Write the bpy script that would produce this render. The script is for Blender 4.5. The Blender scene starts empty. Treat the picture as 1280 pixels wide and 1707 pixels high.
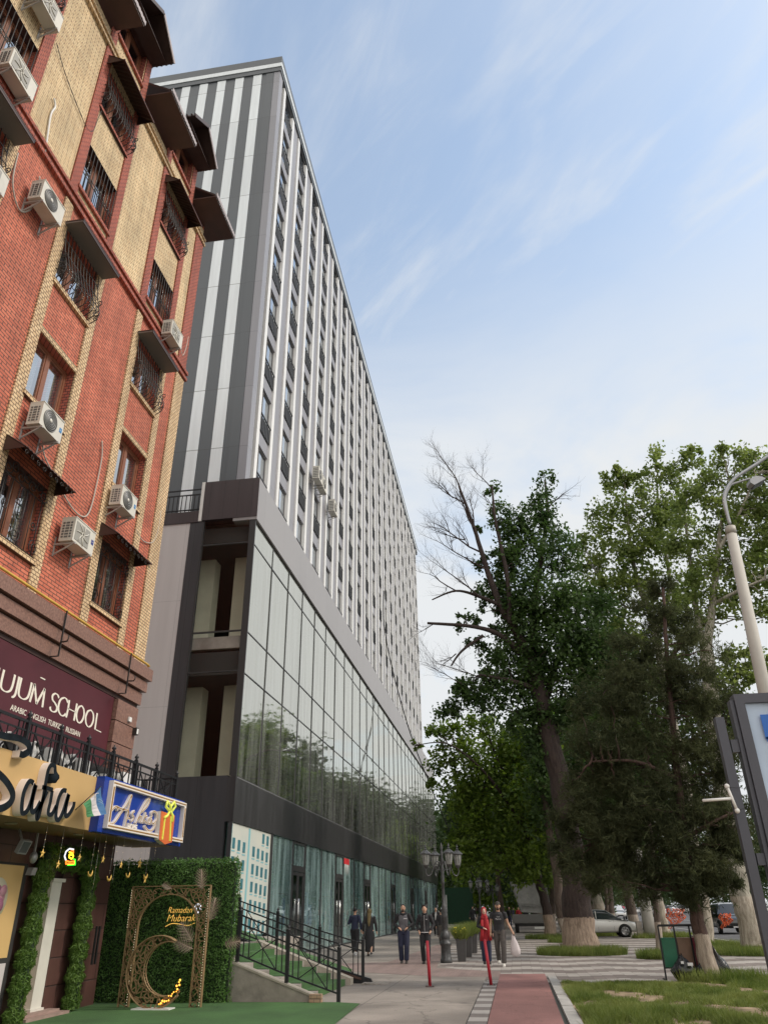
import bpy, math, random
import numpy as np
from math import sin, cos, pi, radians, hypot, atan2, sqrt
from mathutils import Vector, Matrix
random.seed(7); RNG = np.random.default_rng(7)
scene = bpy.context.scene
C = scene.collection

# ------------------------------------------------------------------ camera
F_PX, PITCH, YAW, ROLL, EYE = 1244.6, 28.11, 8.50, 0.85, 1.6
_p, _y, _r = map(radians, (PITCH, YAW, ROLL))
FW = Vector((-sin(_y)*cos(_p), cos(_y)*cos(_p), sin(_p)))
_rt = Vector((cos(_y), sin(_y), 0)); _up = _rt.cross(FW)
RT = _rt*cos(_r) - _up*sin(_r); UP = _up*cos(_r) + _rt*sin(_r)
EYEP = Vector((0, 0, EYE))
cam = bpy.data.cameras.new('camera'); camo = bpy.data.objects.new('camera', cam); C.objects.link(camo)
cam.sensor_fit = 'HORIZONTAL'; cam.sensor_width = 36; cam.lens = 36*F_PX/1280
cam.clip_start = .1; cam.clip_end = 5000
camo.matrix_world = Matrix(((RT.x, UP.x, -FW.x, 0), (RT.y, UP.y, -FW.y, 0), (RT.z, UP.z, -FW.z, EYE), (0, 0, 0, 1)))
scene.camera = camo
scene.view_settings.view_transform = 'Standard'; scene.view_settings.look = 'None'
scene.view_settings.exposure = 0.88; scene.view_settings.gamma = 1

def ray(x, y): return FW*F_PX + RT*(x-640) + UP*(853.5-y)
def at(x, y, Y):                     # the point seen at a photo position, at a distance Y down the street
    d = ray(x, y); return EYEP + d*(Y/d.y)
def atX(x, y, X):
    d = ray(x, y); return EYEP + d*(X/d.x)
def atZ(x, y, Z=0):
    d = ray(x, y); return EYEP + d*((Z-EYE)/d.z)

# ------------------------------------------------------------------ sky and sun
SUN_EL, SUN_AZ = 44, 86              # azimuth clockwise from the street direction (+Y)
w = bpy.data.worlds.new('World'); scene.world = w; w.use_nodes = True
nt = w.node_tree; nt.nodes.clear(); N = nt.nodes.new; L = nt.links.new
out = N('ShaderNodeOutputWorld'); bg = N('ShaderNodeBackground'); bg.inputs[1].default_value = 0.14
sky = N('ShaderNodeTexSky'); sky.sky_type = 'NISHITA'; sky.sun_disc = False
sky.sun_elevation = radians(SUN_EL); sky.sun_rotation = radians(SUN_AZ); sky.air_density = 1.0; sky.dust_density = 1.2; sky.ozone_density = 1.1
tc = N('ShaderNodeTexCoord'); sep = N('ShaderNodeSeparateXYZ'); L(tc.outputs['Generated'], sep.inputs[0])
def math_(op, a, b=None):
    m = N('ShaderNodeMath'); m.operation = op
    for i, v in enumerate((a, b)):
        if v is None: continue
        if isinstance(v, (int, float)): m.inputs[i].default_value = v
        else: L(v, m.inputs[i])
    return m.outputs[0]
zc = math_('MAXIMUM', sep.outputs[2], 0.04); zc = math_('ADD', zc, 0.12)
px = math_('DIVIDE', sep.outputs[0], zc); py = math_('DIVIDE', sep.outputs[1], zc)
cmb = N('ShaderNodeCombineXYZ'); L(px, cmb.inputs[0]); L(py, cmb.inputs[1])
def cloud(rot, scl, scale, detail, lo, hi, dist=.4, off=(0, 0, 0)):
    mp = N('ShaderNodeMapping'); mp.vector_type = 'TEXTURE'; mp.inputs['Rotation'].default_value = (0, 0, radians(rot)); mp.inputs['Scale'].default_value = scl; mp.inputs['Location'].default_value = off
    L(cmb.outputs[0], mp.inputs[0])
    nz = N('ShaderNodeTexNoise'); nz.inputs['Scale'].default_value = scale; nz.inputs['Detail'].default_value = detail
    nz.inputs['Roughness'].default_value = .58; nz.inputs['Distortion'].default_value = dist; L(mp.outputs[0], nz.inputs[0])
    mr = N('ShaderNodeMapRange'); mr.inputs[1].default_value = lo; mr.inputs[2].default_value = hi; mr.interpolation_type = 'SMOOTHSTEP'; L(nz.outputs[0], mr.inputs[0])
    return mr.outputs[0]
c1 = cloud(-52, (2.6, .62, 1), 3.2, 12, .44, .80, .35)       # streaky cirrus
c2 = cloud(-40, (1.6, 1.0, 1), 1.1, 4, .42, .78, .6, (3.3, 1.2, 0))   # broad veils
c3 = cloud(-48, (2.2, .7, 1), 9, 10, .46, .78, .6)
cl = math_('ADD', math_('MULTIPLY', c1, .66), math_('MULTIPLY', math_('ADD', math_('MULTIPLY', c2, c3), math_('MULTIPLY', c3, .25)), .5))
cl = math_('ADD', cl, math_('MULTIPLY', c2, .22))
# thick pale cloud low over the street
lowr = N('ShaderNodeMapRange'); lowr.inputs[1].default_value = .84; lowr.inputs[2].default_value = .30; lowr.interpolation_type = 'SMOOTHSTEP'; L(sep.outputs[2], lowr.inputs[0])
lown = cloud(0, (1, 1, 1), 1.3, 8, .22, .62, .5, (1, 5, 0))
low2 = N('ShaderNodeMapRange'); low2.inputs[1].default_value = .45; low2.inputs[2].default_value = .12; L(sep.outputs[2], low2.inputs[0])
fac = math_('MAXIMUM', cl, math_('MULTIPLY', lowr.outputs[0], math_('ADD', math_('MULTIPLY', lown, 1.25), .28)))
fac = math_('MAXIMUM', fac, math_('MULTIPLY', low2.outputs[0], .93)); fac = math_('ADD', math_('MULTIPLY', fac, .84), .20)
south = N('ShaderNodeMapRange'); south.inputs[1].default_value = .22; south.inputs[2].default_value = -.30; south.interpolation_type = 'SMOOTHSTEP'; L(sep.outputs[1], south.inputs[0])   # added bright fill veil in the unseen half of the sky behind the camera
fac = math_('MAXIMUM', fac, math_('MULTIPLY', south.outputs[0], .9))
cp = N('ShaderNodeClamp'); L(fac, cp.inputs[0])
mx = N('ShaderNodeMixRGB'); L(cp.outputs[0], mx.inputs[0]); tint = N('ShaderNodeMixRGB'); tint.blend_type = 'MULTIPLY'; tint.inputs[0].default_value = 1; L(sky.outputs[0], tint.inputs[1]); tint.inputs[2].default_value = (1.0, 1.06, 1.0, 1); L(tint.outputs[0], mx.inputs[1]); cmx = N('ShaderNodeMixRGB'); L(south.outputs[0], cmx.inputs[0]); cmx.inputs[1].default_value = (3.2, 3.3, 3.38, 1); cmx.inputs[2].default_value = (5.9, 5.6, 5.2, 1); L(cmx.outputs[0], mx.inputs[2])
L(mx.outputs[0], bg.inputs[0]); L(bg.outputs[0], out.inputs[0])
sl = bpy.data.lights.new('sun', 'SUN'); sl.energy = 1.2; sl.angle = radians(11); sl.color = (1, .93, .84)
so = bpy.data.objects.new('sun', sl); C.objects.link(so); so.location = (20, -10, 60)
sl.color = (1, .90, .78); so.rotation_euler = (radians(90-SUN_EL), 0, radians(180-SUN_AZ))

# ------------------------------------------------------------------ materials
MATS = {}
def mat(name, col, rough=.6, metal=0., nscale=0, namt=0., bump=0., bscale=None, spec=.5, emit=0, mix2=None, stretch=(1, 1, 1), alpha=None):
    if name in MATS: return MATS[name]
    m = bpy.data.materials.new(name); m.use_nodes = True; t = m.node_tree; b = t.nodes['Principled BSDF']
    b.inputs['Base Color'].default_value = (*col, 1); b.inputs['Roughness'].default_value = rough; b.inputs['Metallic'].default_value = metal
    b.inputs['Specular IOR Level'].default_value = spec
    if emit: b.inputs['Emission Color'].default_value = (*col, 1); b.inputs['Emission Strength'].default_value = emit
    if nscale:
        g = t.nodes.new('ShaderNodeNewGeometry'); mp = t.nodes.new('ShaderNodeMapping'); mp.inputs['Scale'].default_value = stretch
        t.links.new(g.outputs['Position'], mp.inputs[0])
        n = t.nodes.new('ShaderNodeTexNoise'); n.inputs['Scale'].default_value = nscale; n.inputs['Detail'].default_value = 7; n.inputs['Roughness'].default_value = .62
        t.links.new(mp.outputs[0], n.inputs[0])
        r = t.nodes.new('ShaderNodeMapRange'); r.inputs[1].default_value = .3; r.inputs[2].default_value = .7; t.links.new(n.outputs[0], r.inputs[0])
        x = t.nodes.new('ShaderNodeMixRGB'); t.links.new(r.outputs[0], x.inputs[0])
        c2_ = mix2 or tuple(max(0, v*(1+namt)) for v in col); c1_ = tuple(max(0, v*(1-namt)) for v in col) if not mix2 else col
        x.inputs[1].default_value = (*c1_, 1); x.inputs[2].default_value = (*c2_, 1); t.links.new(x.outputs[0], b.inputs['Base Color'])
        r2 = t.nodes.new('ShaderNodeMapRange'); r2.inputs[3].default_value = max(0, rough-.1); r2.inputs[4].default_value = min(1, rough+.12); t.links.new(n.outputs[0], r2.inputs[0]); t.links.new(r2.outputs[0], b.inputs['Roughness'])
        if bump:
            n2 = t.nodes.new('ShaderNodeTexNoise'); n2.inputs['Scale'].default_value = bscale or nscale*4; n2.inputs['Detail'].default_value = 5; t.links.new(mp.outputs[0], n2.inputs[0])
            bp = t.nodes.new('ShaderNodeBump'); bp.inputs['Strength'].default_value = bump; bp.inputs['Distance'].default_value = .02
            t.links.new(n2.outputs[0], bp.inputs['Height']); t.links.new(bp.outputs[0], b.inputs['Normal'])
    MATS[name] = m; return m
def tree_uz(t, ux=1., uy=1.):        # u along the wall, v up, for walls facing either way
    g = t.nodes.new('ShaderNodeNewGeometry'); s = t.nodes.new('ShaderNodeSeparateXYZ'); t.links.new(g.outputs['Position'], s.inputs[0])
    a = t.nodes.new('ShaderNodeMath'); a.operation = 'ADD'; t.links.new(s.outputs[0], a.inputs[0]); t.links.new(s.outputs[1], a.inputs[1])
    c = t.nodes.new('ShaderNodeCombineXYZ'); t.links.new(a.outputs[0], c.inputs[0]); t.links.new(s.outputs[2], c.inputs[1]); return c.outputs[0], g, s
def brickmat(name, c1, c2, mortar, bw=.25, rh=.075, ms=.009, off=.5, rough=.8, var=.12, bump=.6, squash=1):
    m = bpy.data.materials.new(name); m.use_nodes = True; t = m.node_tree; b = t.nodes['Principled BSDF']; b.inputs['Roughness'].default_value = rough
    uv, g, s = tree_uz(t)
    k = t.nodes.new('ShaderNodeTexBrick'); k.inputs['Scale'].default_value = 1; k.inputs['Brick Width'].default_value = bw; k.inputs['Row Height'].default_value = rh
    k.inputs['Mortar Size'].default_value = ms; k.inputs['Mortar Smooth'].default_value = .15; k.inputs['Bias'].default_value = 0; k.offset = off
    k.inputs['Color1'].default_value = (*c1, 1); k.inputs['Color2'].default_value = (*c2, 1); k.inputs['Mortar'].default_value = (*mortar, 1)
    t.links.new(uv, k.inputs[0])
    n = t.nodes.new('ShaderNodeTexNoise'); n.inputs['Scale'].default_value = .8; n.inputs['Detail'].default_value = 9; n.inputs['Roughness'].default_value = .7; t.links.new(g.outputs['Position'], n.inputs[0])
    r = t.nodes.new('ShaderNodeMapRange'); r.inputs[1].default_value = .25; r.inputs[2].default_value = .75; r.inputs[3].default_value = 1-var*1.6; r.inputs[4].default_value = 1+var; t.links.new(n.outputs[0], r.inputs[0])
    h = t.nodes.new('ShaderNodeHueSaturation'); t.links.new(k.outputs[0], h.inputs['Color'])
    mps = t.nodes.new('ShaderNodeMapping'); mps.inputs['Scale'].default_value = (2.6, .35, 1); t.links.new(uv, mps.inputs[0])     # rain streaks and soot
    ns = t.nodes.new('ShaderNodeTexNoise'); ns.inputs['Scale'].default_value = 1; ns.inputs['Detail'].default_value = 8; ns.inputs['Roughness'].default_value = .7; t.links.new(mps.outputs[0], ns.inputs[0])
    rs = t.nodes.new('ShaderNodeMapRange'); rs.inputs[1].default_value = .40; rs.inputs[2].default_value = .68; rs.inputs[3].default_value = 1.06; rs.inputs[4].default_value = .74; t.links.new(ns.outputs[0], rs.inputs[0])
    ml_ = t.nodes.new('ShaderNodeMath'); ml_.operation = 'MULTIPLY'; t.links.new(r.outputs[0], ml_.inputs[0]); t.links.new(rs.outputs[0], ml_.inputs[1])
    t.links.new(ml_.outputs[0], h.inputs['Value']); t.links.new(h.outputs[0], b.inputs['Base Color'])
    bp = t.nodes.new('ShaderNodeBump'); bp.inputs['Strength'].default_value = bump; bp.inputs['Distance'].default_value = .012; bp.invert = True
    t.links.new(k.outputs['Fac'], bp.inputs['Height']); t.links.new(bp.outputs[0], b.inputs['Normal'])
    MATS[name] = m; return m
def panelmat(name, col, seam, bw, rh, ms=.006, rough=.35, metal=0., var=.06, streak=.12, off=0., spec=.5, uoff=0.):
    m = bpy.data.materials.new(name); m.use_nodes = True; t = m.node_tree; b = t.nodes['Principled BSDF']; b.inputs['Roughness'].default_value = rough; b.inputs['Metallic'].default_value = metal
    b.inputs['Specular IOR Level'].default_value = spec
    uv, g, s = tree_uz(t)
    mp0 = t.nodes.new('ShaderNodeMapping'); mp0.inputs['Location'].default_value = (uoff, 0, 0); t.links.new(uv, mp0.inputs[0])
    k = t.nodes.new('ShaderNodeTexBrick'); k.inputs['Scale'].default_value = 1; k.inputs['Brick Width'].default_value = bw; k.inputs['Row Height'].default_value = rh; k.inputs['Mortar Size'].default_value = ms; k.inputs['Mortar Smooth'].default_value = 0; k.offset = off
    a = tuple(v*(1-var) for v in col); c = tuple(v*(1+var) for v in col)
    k.inputs['Color1'].default_value = (*a, 1); k.inputs['Color2'].default_value = (*c, 1); k.inputs['Mortar'].default_value = (*seam, 1); t.links.new(mp0.outputs[0], k.inputs[0])
    mp = t.nodes.new('ShaderNodeMapping'); mp.inputs['Scale'].default_value = (3.2, .22, 1); t.links.new(uv, mp.inputs[0])
    n = t.nodes.new('ShaderNodeTexNoise'); n.inputs['Scale'].default_value = 1; n.inputs['Detail'].default_value = 8; n.inputs['Roughness'].default_value = .65; t.links.new(mp.outputs[0], n.inputs[0])
    r = t.nodes.new('ShaderNodeMapRange'); r.inputs[1].default_value = .3; r.inputs[2].default_value = .7; r.inputs[3].default_value = 1-streak; r.inputs[4].default_value = 1+streak; t.links.new(n.outputs[0], r.inputs[0])
    h = t.nodes.new('ShaderNodeHueSaturation'); t.links.new(k.outputs[0], h.inputs['Color']); t.links.new(r.outputs[0], h.inputs['Value']); t.links.new(h.outputs[0], b.inputs['Base Color'])
    r2 = t.nodes.new('ShaderNodeMapRange'); r2.inputs[3].default_value = max(.02, rough-.12); r2.inputs[4].default_value = rough+.15; t.links.new(n.outputs[0], r2.inputs[0]); t.links.new(r2.outputs[0], b.inputs['Roughness'])
    MATS[name] = m; return m
def glassmat(name, tint, refl=.5, rough=.02, wav=.0, gcol=(.9, .95, .95), dirt_glow=0., dcol=(.34, .37, .36)):
    m = bpy.data.materials.new(name); m.use_nodes = True; t = m.node_tree; t.nodes.clear(); n = t.nodes.new; l = t.links.new
    o = n('ShaderNodeOutputMaterial'); tr = n('ShaderNodeBsdfTransparent'); tr.inputs[0].default_value = (*tint, 1)
    gl = n('ShaderNodeBsdfGlossy'); gl.inputs[0].default_value = (*gcol, 1); gl.inputs[1].default_value = rough
    lw = n('ShaderNodeLayerWeight'); lw.inputs[0].default_value = .5
    r = n('ShaderNodeMapRange'); r.inputs[1].default_value = 0; r.inputs[2].default_value = 1; r.inputs[3].default_value = refl*.35; r.inputs[4].default_value = min(1, refl*1.25); l(lw.outputs['Facing'], r.inputs[0])
    mx_ = n('ShaderNodeMixShader'); l(r.outputs[0], mx_.inputs[0]); l(tr.outputs[0], mx_.inputs[1]); l(gl.outputs[0], mx_.inputs[2])
    g = n('ShaderNodeNewGeometry')
    if wav:
        nz = n('ShaderNodeTexNoise'); nz.inputs['Scale'].default_value = .55; nz.inputs['Detail'].default_value = 1.5; l(g.outputs['Position'], nz.inputs[0])
        bp = n('ShaderNodeBump'); bp.inputs['Strength'].default_value = wav; bp.inputs['Distance'].default_value = .05; l(nz.outputs[0], bp.inputs['Height']); l(bp.outputs[0], gl.inputs['Normal'])
    res = mx_.outputs[0]
    if dirt_glow:  # streaky pale diffuse layer; shop glass uses it to paint in interior glow
        df = n('ShaderNodeBsdfDiffuse'); df.inputs[0].default_value = (*dcol, 1); m2 = n('ShaderNodeMixShader')
        mp = n('ShaderNodeMapping'); mp.inputs['Scale'].default_value = (2.2, 2.2, .3); l(g.outputs['Position'], mp.inputs[0])
        nz = n('ShaderNodeTexNoise'); nz.inputs['Scale'].default_value = 1.1; nz.inputs['Detail'].default_value = 7; l(mp.outputs[0], nz.inputs[0])
        r3 = n('ShaderNodeMapRange'); r3.inputs[1].default_value = .35; r3.inputs[2].default_value = .75; r3.inputs[3].default_value = dirt_glow*.25; r3.inputs[4].default_value = dirt_glow*1.5; l(nz.outputs[0], r3.inputs[0])
        l(r3.outputs[0], m2.inputs[0]); l(res, m2.inputs[1]); l(df.outputs[0], m2.inputs[2]); res = m2.outputs[0]
    l(res, o.inputs[0]); MATS[name] = m; return m
def leafmat(name, c1, c2, trans=.35, rough=.55):
    m = bpy.data.materials.new(name); m.use_nodes = True; t = m.node_tree; t.nodes.clear(); n = t.nodes.new; l = t.links.new
    o = n('ShaderNodeOutputMaterial'); g = n('ShaderNodeNewGeometry'); mx_ = n('ShaderNodeMixRGB'); mx_.inputs[1].default_value = (*c1, 1); mx_.inputs[2].default_value = (*c2, 1)
    nz = n('ShaderNodeTexNoise'); nz.inputs['Scale'].default_value = .7; nz.inputs['Detail'].default_value = 3; l(g.outputs['Position'], nz.inputs[0])
    a = n('ShaderNodeMath'); a.operation = 'MULTIPLY_ADD'; l(nz.outputs[0], a.inputs[0]); a.inputs[1].default_value = 1.6; a.inputs[2].default_value = -.55
    b = n('ShaderNodeMath'); b.operation = 'MULTIPLY_ADD'; l(g.outputs['Random Per Island'], b.inputs[0]); b.inputs[1].default_value = .5; l(a.outputs[0], b.inputs[2]); b.use_clamp = True
    l(b.outputs[0], mx_.inputs[0])
    d = n('ShaderNodeBsdfPrincipled'); d.inputs['Roughness'].default_value = rough; d.inputs['Specular IOR Level'].default_value = .35; l(mx_.outputs[0], d.inputs['Base Color'])
    tl = n('ShaderNodeBsdfTranslucent'); br = n('ShaderNodeHueSaturation'); br.inputs['Value'].default_value = 1.5; br.inputs['Saturation'].default_value = 1.1; l(mx_.outputs[0], br.inputs['Color']); l(br.outputs[0], tl.inputs[0])
    s = n('ShaderNodeMixShader'); s.inputs[0].default_value = trans; l(d.outputs[0], s.inputs[1]); l(tl.outputs[0], s.inputs[2]); l(s.outputs[0], o.inputs[0])
    MATS[name] = m; return m

# ------------------------------------------------------------------ mesh building
class MB:
    def __init__(s): s.v = []; s.f = []; s.m = []; s.mats = []; s.sm = []
    def mi(s, m):
        if m not in s.mats: s.mats.append(m)
        return s.mats.index(m)
    def add(s, vs, fs, m, smooth=False):
        o = len(s.v); s.v.extend([tuple(v) for v in vs]); k = s.mi(m)
        for f in fs: s.f.append([o+i for i in f]); s.m.append(k); s.sm.append(smooth)
        return s
    def box(s, x0, x1, y0, y1, z0, z1, m):
        if x0 > x1: x0, x1 = x1, x0
        if y0 > y1: y0, y1 = y1, y0
        if z0 > z1: z0, z1 = z1, z0
        v = [(x, y, z) for z in (z0, z1) for y in (y0, y1) for x in (x0, x1)]
        return s.add(v, [(0, 2, 3, 1), (4, 5, 7, 6), (0, 1, 5, 4), (2, 6, 7, 3), (0, 4, 6, 2), (1, 3, 7, 5)], m)
    def obox(s, c, ax, ay, az, m):      # oriented box from centre and half axes
        c, ax, ay, az = map(Vector, (c, ax, ay, az))
        v = [c+ax*i+ay*j+az*k for k in (-1, 1) for j in (-1, 1) for i in (-1, 1)]
        return s.add(v, [(0, 2, 3, 1), (4, 5, 7, 6), (0, 1, 5, 4), (2, 6, 7, 3), (0, 4, 6, 2), (1, 3, 7, 5)], m)
    def bar(s, a, b, wd, m, up=(0, 0, 1), h=None):
        a, b = Vector(a), Vector(b); d = b-a
        if d.length < 1e-6: return s
        u = Vector(up)
        if abs(d.normalized().dot(u)) > .98: u = Vector((1, 0, 0))
        sx = d.cross(u).normalized()*wd/2; sy = sx.cross(d).normalized()*(h or wd)/2
        return s.obox((a+b)/2, sx, d/2, sy, m)
    def tube(s, path, rad, m, n=8, cap=True, smooth=True, ell=None):
        path = [Vector(p) for p in path]
        if not hasattr(rad, '__len__'): rad = [rad]*len(path)
        vs = []; ref = None
        for i, p in enumerate(path):
            d = (path[min(i+1, len(path)-1)]-path[max(i-1, 0)])
            if d.length < 1e-7: d = Vector((0, 0, 1))
            d.normalize()
            if ref is None: ref = Vector((1, 0, 0)) if abs(d.x) < .9 else Vector((0, 1, 0))
            a = (ref-d*ref.dot(d)).normalized(); ref = a; b = d.cross(a)
            for k in range(n):
                t = 2*pi*k/n; r = rad[i]; vs.append(p+a*cos(t)*r+b*sin(t)*r*(ell or 1))
        fs = [(i*n+k, i*n+(k+1) % n, (i+1)*n+(k+1) % n, (i+1)*n+k) for i in range(len(path)-1) for k in range(n)]
        if cap: fs += [tuple(range(n))[::-1], tuple((len(path)-1)*n+k for k in range(n))]
        return s.add(vs, fs, m, smooth)
    def lathe(s, o, prof, m, n=16, smooth=True, ax=None):
        vs = []; o = Vector(o)
        for r, z in prof:
            for k in range(n):
                t = 2*pi*k/n; v = Vector((r*cos(t), r*sin(t), z))
                if ax == 'X': v = Vector((v.z, v.x, v.y))
                if ax == 'Y': v = Vector((v.x, v.z, v.y))
                vs.append(o+v)
        fs = [(i*n+k, i*n+(k+1) % n, (i+1)*n+(k+1) % n, (i+1)*n+k) for i in range(len(prof)-1) for k in range(n)]
        fs += [tuple(range(n))[::-1], tuple((len(prof)-1)*n+k for k in range(n))]
        return s.add(vs, fs, m, smooth)
    def ball(s, c, r, m, n=10, sc=(1, 1, 1)):
        prof = [(cos(a)*r, sin(a)*r) for a in [(-.5+i/n)*pi for i in range(n+1)]]
        c = Vector(c); vs = []; k_ = n*2
        for rr, z in prof:
            for k in range(k_): vs.append(c+Vector((max(rr, 1e-4)*cos(2*pi*k/k_)*sc[0], max(rr, 1e-4)*sin(2*pi*k/k_)*sc[1], z*sc[2])))
        return s.add(vs, [(i*k_+k, i*k_+(k+1) % k_, (i+1)*k_+(k+1) % k_, (i+1)*k_+k) for i in range(n) for k in range(k_)], m, True)
    def prism(s, poly, vec, m, smooth=False):       # polygon swept along vec
        vec = Vector(vec); n = len(poly); v = [Vector(p) for p in poly]; v += [p+vec for p in v]
        return s.add(v, [tuple(range(n))[::-1], tuple(range(n, 2*n))]+[(i, (i+1) % n, n+(i+1) % n, n+i) for i in range(n)], m, smooth)
    def quad(s, a, b, c, d, m): return s.add([a, b, c, d], [(0, 1, 2, 3)], m)
    def build(s, name, parent=None, **kw):
        me = bpy.data.meshes.new(name); o = bpy.data.objects.new(name, me); C.objects.link(o)
        v = s.v
        if parent is not None:
            q = parent
            org = Vector((0, 0, 0))
            while q is not None: org += Vector(q.location); q = q.parent
            v = [(a-org.x, b-org.y, c-org.z) for a, b, c in v]; o.parent = parent
        elif kw.get('org') is not None:
            q = Vector(kw['org']); v = [(a-q.x, b-q.y, c-q.z) for a, b, c in v]; o.location = q
        me.from_pydata(v, [], s.f)
        for m in s.mats: me.materials.append(m)
        me.polygons.foreach_set('material_index', s.m); me.polygons.foreach_set('use_smooth', s.sm); me.update()
        if kw.get('bev'):
            b = o.modifiers.new('bevel', 'BEVEL'); b.width = kw['bev']; b.segments = 2; b.limit_method = 'ANGLE'
        tag(o, **{k: kw[k] for k in ('label', 'cat', 'group', 'kind') if k in kw}); return o
def tag(o, label=None, cat=None, group=None, kind=None):
    if label: o['label'] = label
    if cat: o['category'] = cat
    if group: o['group'] = group
    if kind: o['kind'] = kind
    return o
def thing(name, loc, label, cat, group=None, rz=0):
    o = bpy.data.objects.new(name, None); C.objects.link(o); o.location = loc; o.rotation_euler = (0, 0, rz); o.empty_display_size = .2
    return tag(o, label, cat, group)
def copy_tree(o, parent=None):
    c = o.copy(); C.objects.link(c)
    if parent is not None: c.parent = parent
    for ch in list(o.children): copy_tree(ch, c)
    return c
def ground(name, poly, z, m, kind='structure', **kw):
    b = MB(); b.add([(x, y, z) for x, y in poly], [tuple(range(len(poly)))], m); return b.build(name, kind=kind, **kw)
def catmull(pts, n=6, closed=False):
    P = [Vector(p) for p in pts]; out_ = []
    if len(P) < 3: return P
    rng_ = range(len(P)) if closed else range(len(P)-1)
    for i in rng_:
        if closed: p0, p1, p2, p3 = P[i-1], P[i], P[(i+1) % len(P)], P[(i+2) % len(P)]
        else: p0, p1, p2, p3 = P[max(i-1, 0)], P[i], P[i+1], P[min(i+2, len(P)-1)]
        for k in range(n):
            t = k/n; out_.append(.5*((2*p1)+(p2-p0)*t+(2*p0-5*p1+4*p2-p3)*t*t+(3*p1-p0-3*p2+p3)*t**3))
    if not closed: out_.append(P[-1])
    return out_
# ------------------------------------------------------------------ colours
DARK = panelmat('dark_cladding', (.050, .052, .058), (.02, .02, .02), 1.2, 40, rough=.38, streak=.16)
FASC = panelmat('fascia_cladding', (.30, .292, .298), (.12, .12, .12), 3.0, 40, ms=.004, rough=.42, streak=.04, var=.02)
FASCD = panelmat('fascia_end', (.055, .042, .045), (.015, .015, .015), .62, 40, rough=.45, streak=.12)
BAND = panelmat('storefront_band', (.043, .043, .046), (.015, .015, .015), 1.31, 40, ms=.008, rough=.32, streak=.32)
TGREY = panelmat('tower_grey', (.088, .100, .112), (.05, .05, .05), 50, 3.4, ms=.008, rough=.45, streak=.06)
TWHITE = panelmat('tower_white', (.72, .77, .80), (.30, .32, .33), 50, 3.4, ms=.02, rough=.45, streak=.09)
TLAV = panelmat('tower_lavender', (.26, .262, .29), (.15, .15, .16), 50, 3.4, ms=.01, rough=.45, streak=.05)
TSTRIP = mat('tower_strip', (.76, .755, .74), .35, 0, 2, .05)
GREYW = panelmat('end_wall', (.58, .56, .56), (.46, .45, .45), 3.5, 4.2, ms=.01, rough=.55, streak=.05, var=.02)
MULL = mat('mullion', (.06, .062, .064), .4, .3)
CURT = glassmat('curtain_glass', (.36, .39, .37), .76, .03, .16, (.86, .85, .78), .22, (.34, .36, .34))
ENDG = glassmat('end_glass', (.88, .90, .86), .10, .02, .05, (.8, .85, .82))
SHOPG = glassmat('shop_glass', (.60, .78, .76), .46, .02, .10, (.84, .94, .93), .36, (.44, .62, .61))  # last colour paints the lit teal shop interior into the pane
WING = glassmat('window_glass', (.50, .52, .54), .66, .02, .12, (.9, .95, 1.0))
CONC = mat('concrete', (.33, .30, .27), .85, 0, 1.4, .28, .5)
CREAM = mat('cream_plaster', (.78, .76, .64), .8, 0, 1.2, .08)
BLACKM = mat('black_metal', (.018, .019, .022), .45, .3)
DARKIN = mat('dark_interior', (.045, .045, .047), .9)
WHITE = mat('white_paint', (.72, .72, .70), .5, 0, 6, .05)

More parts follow.
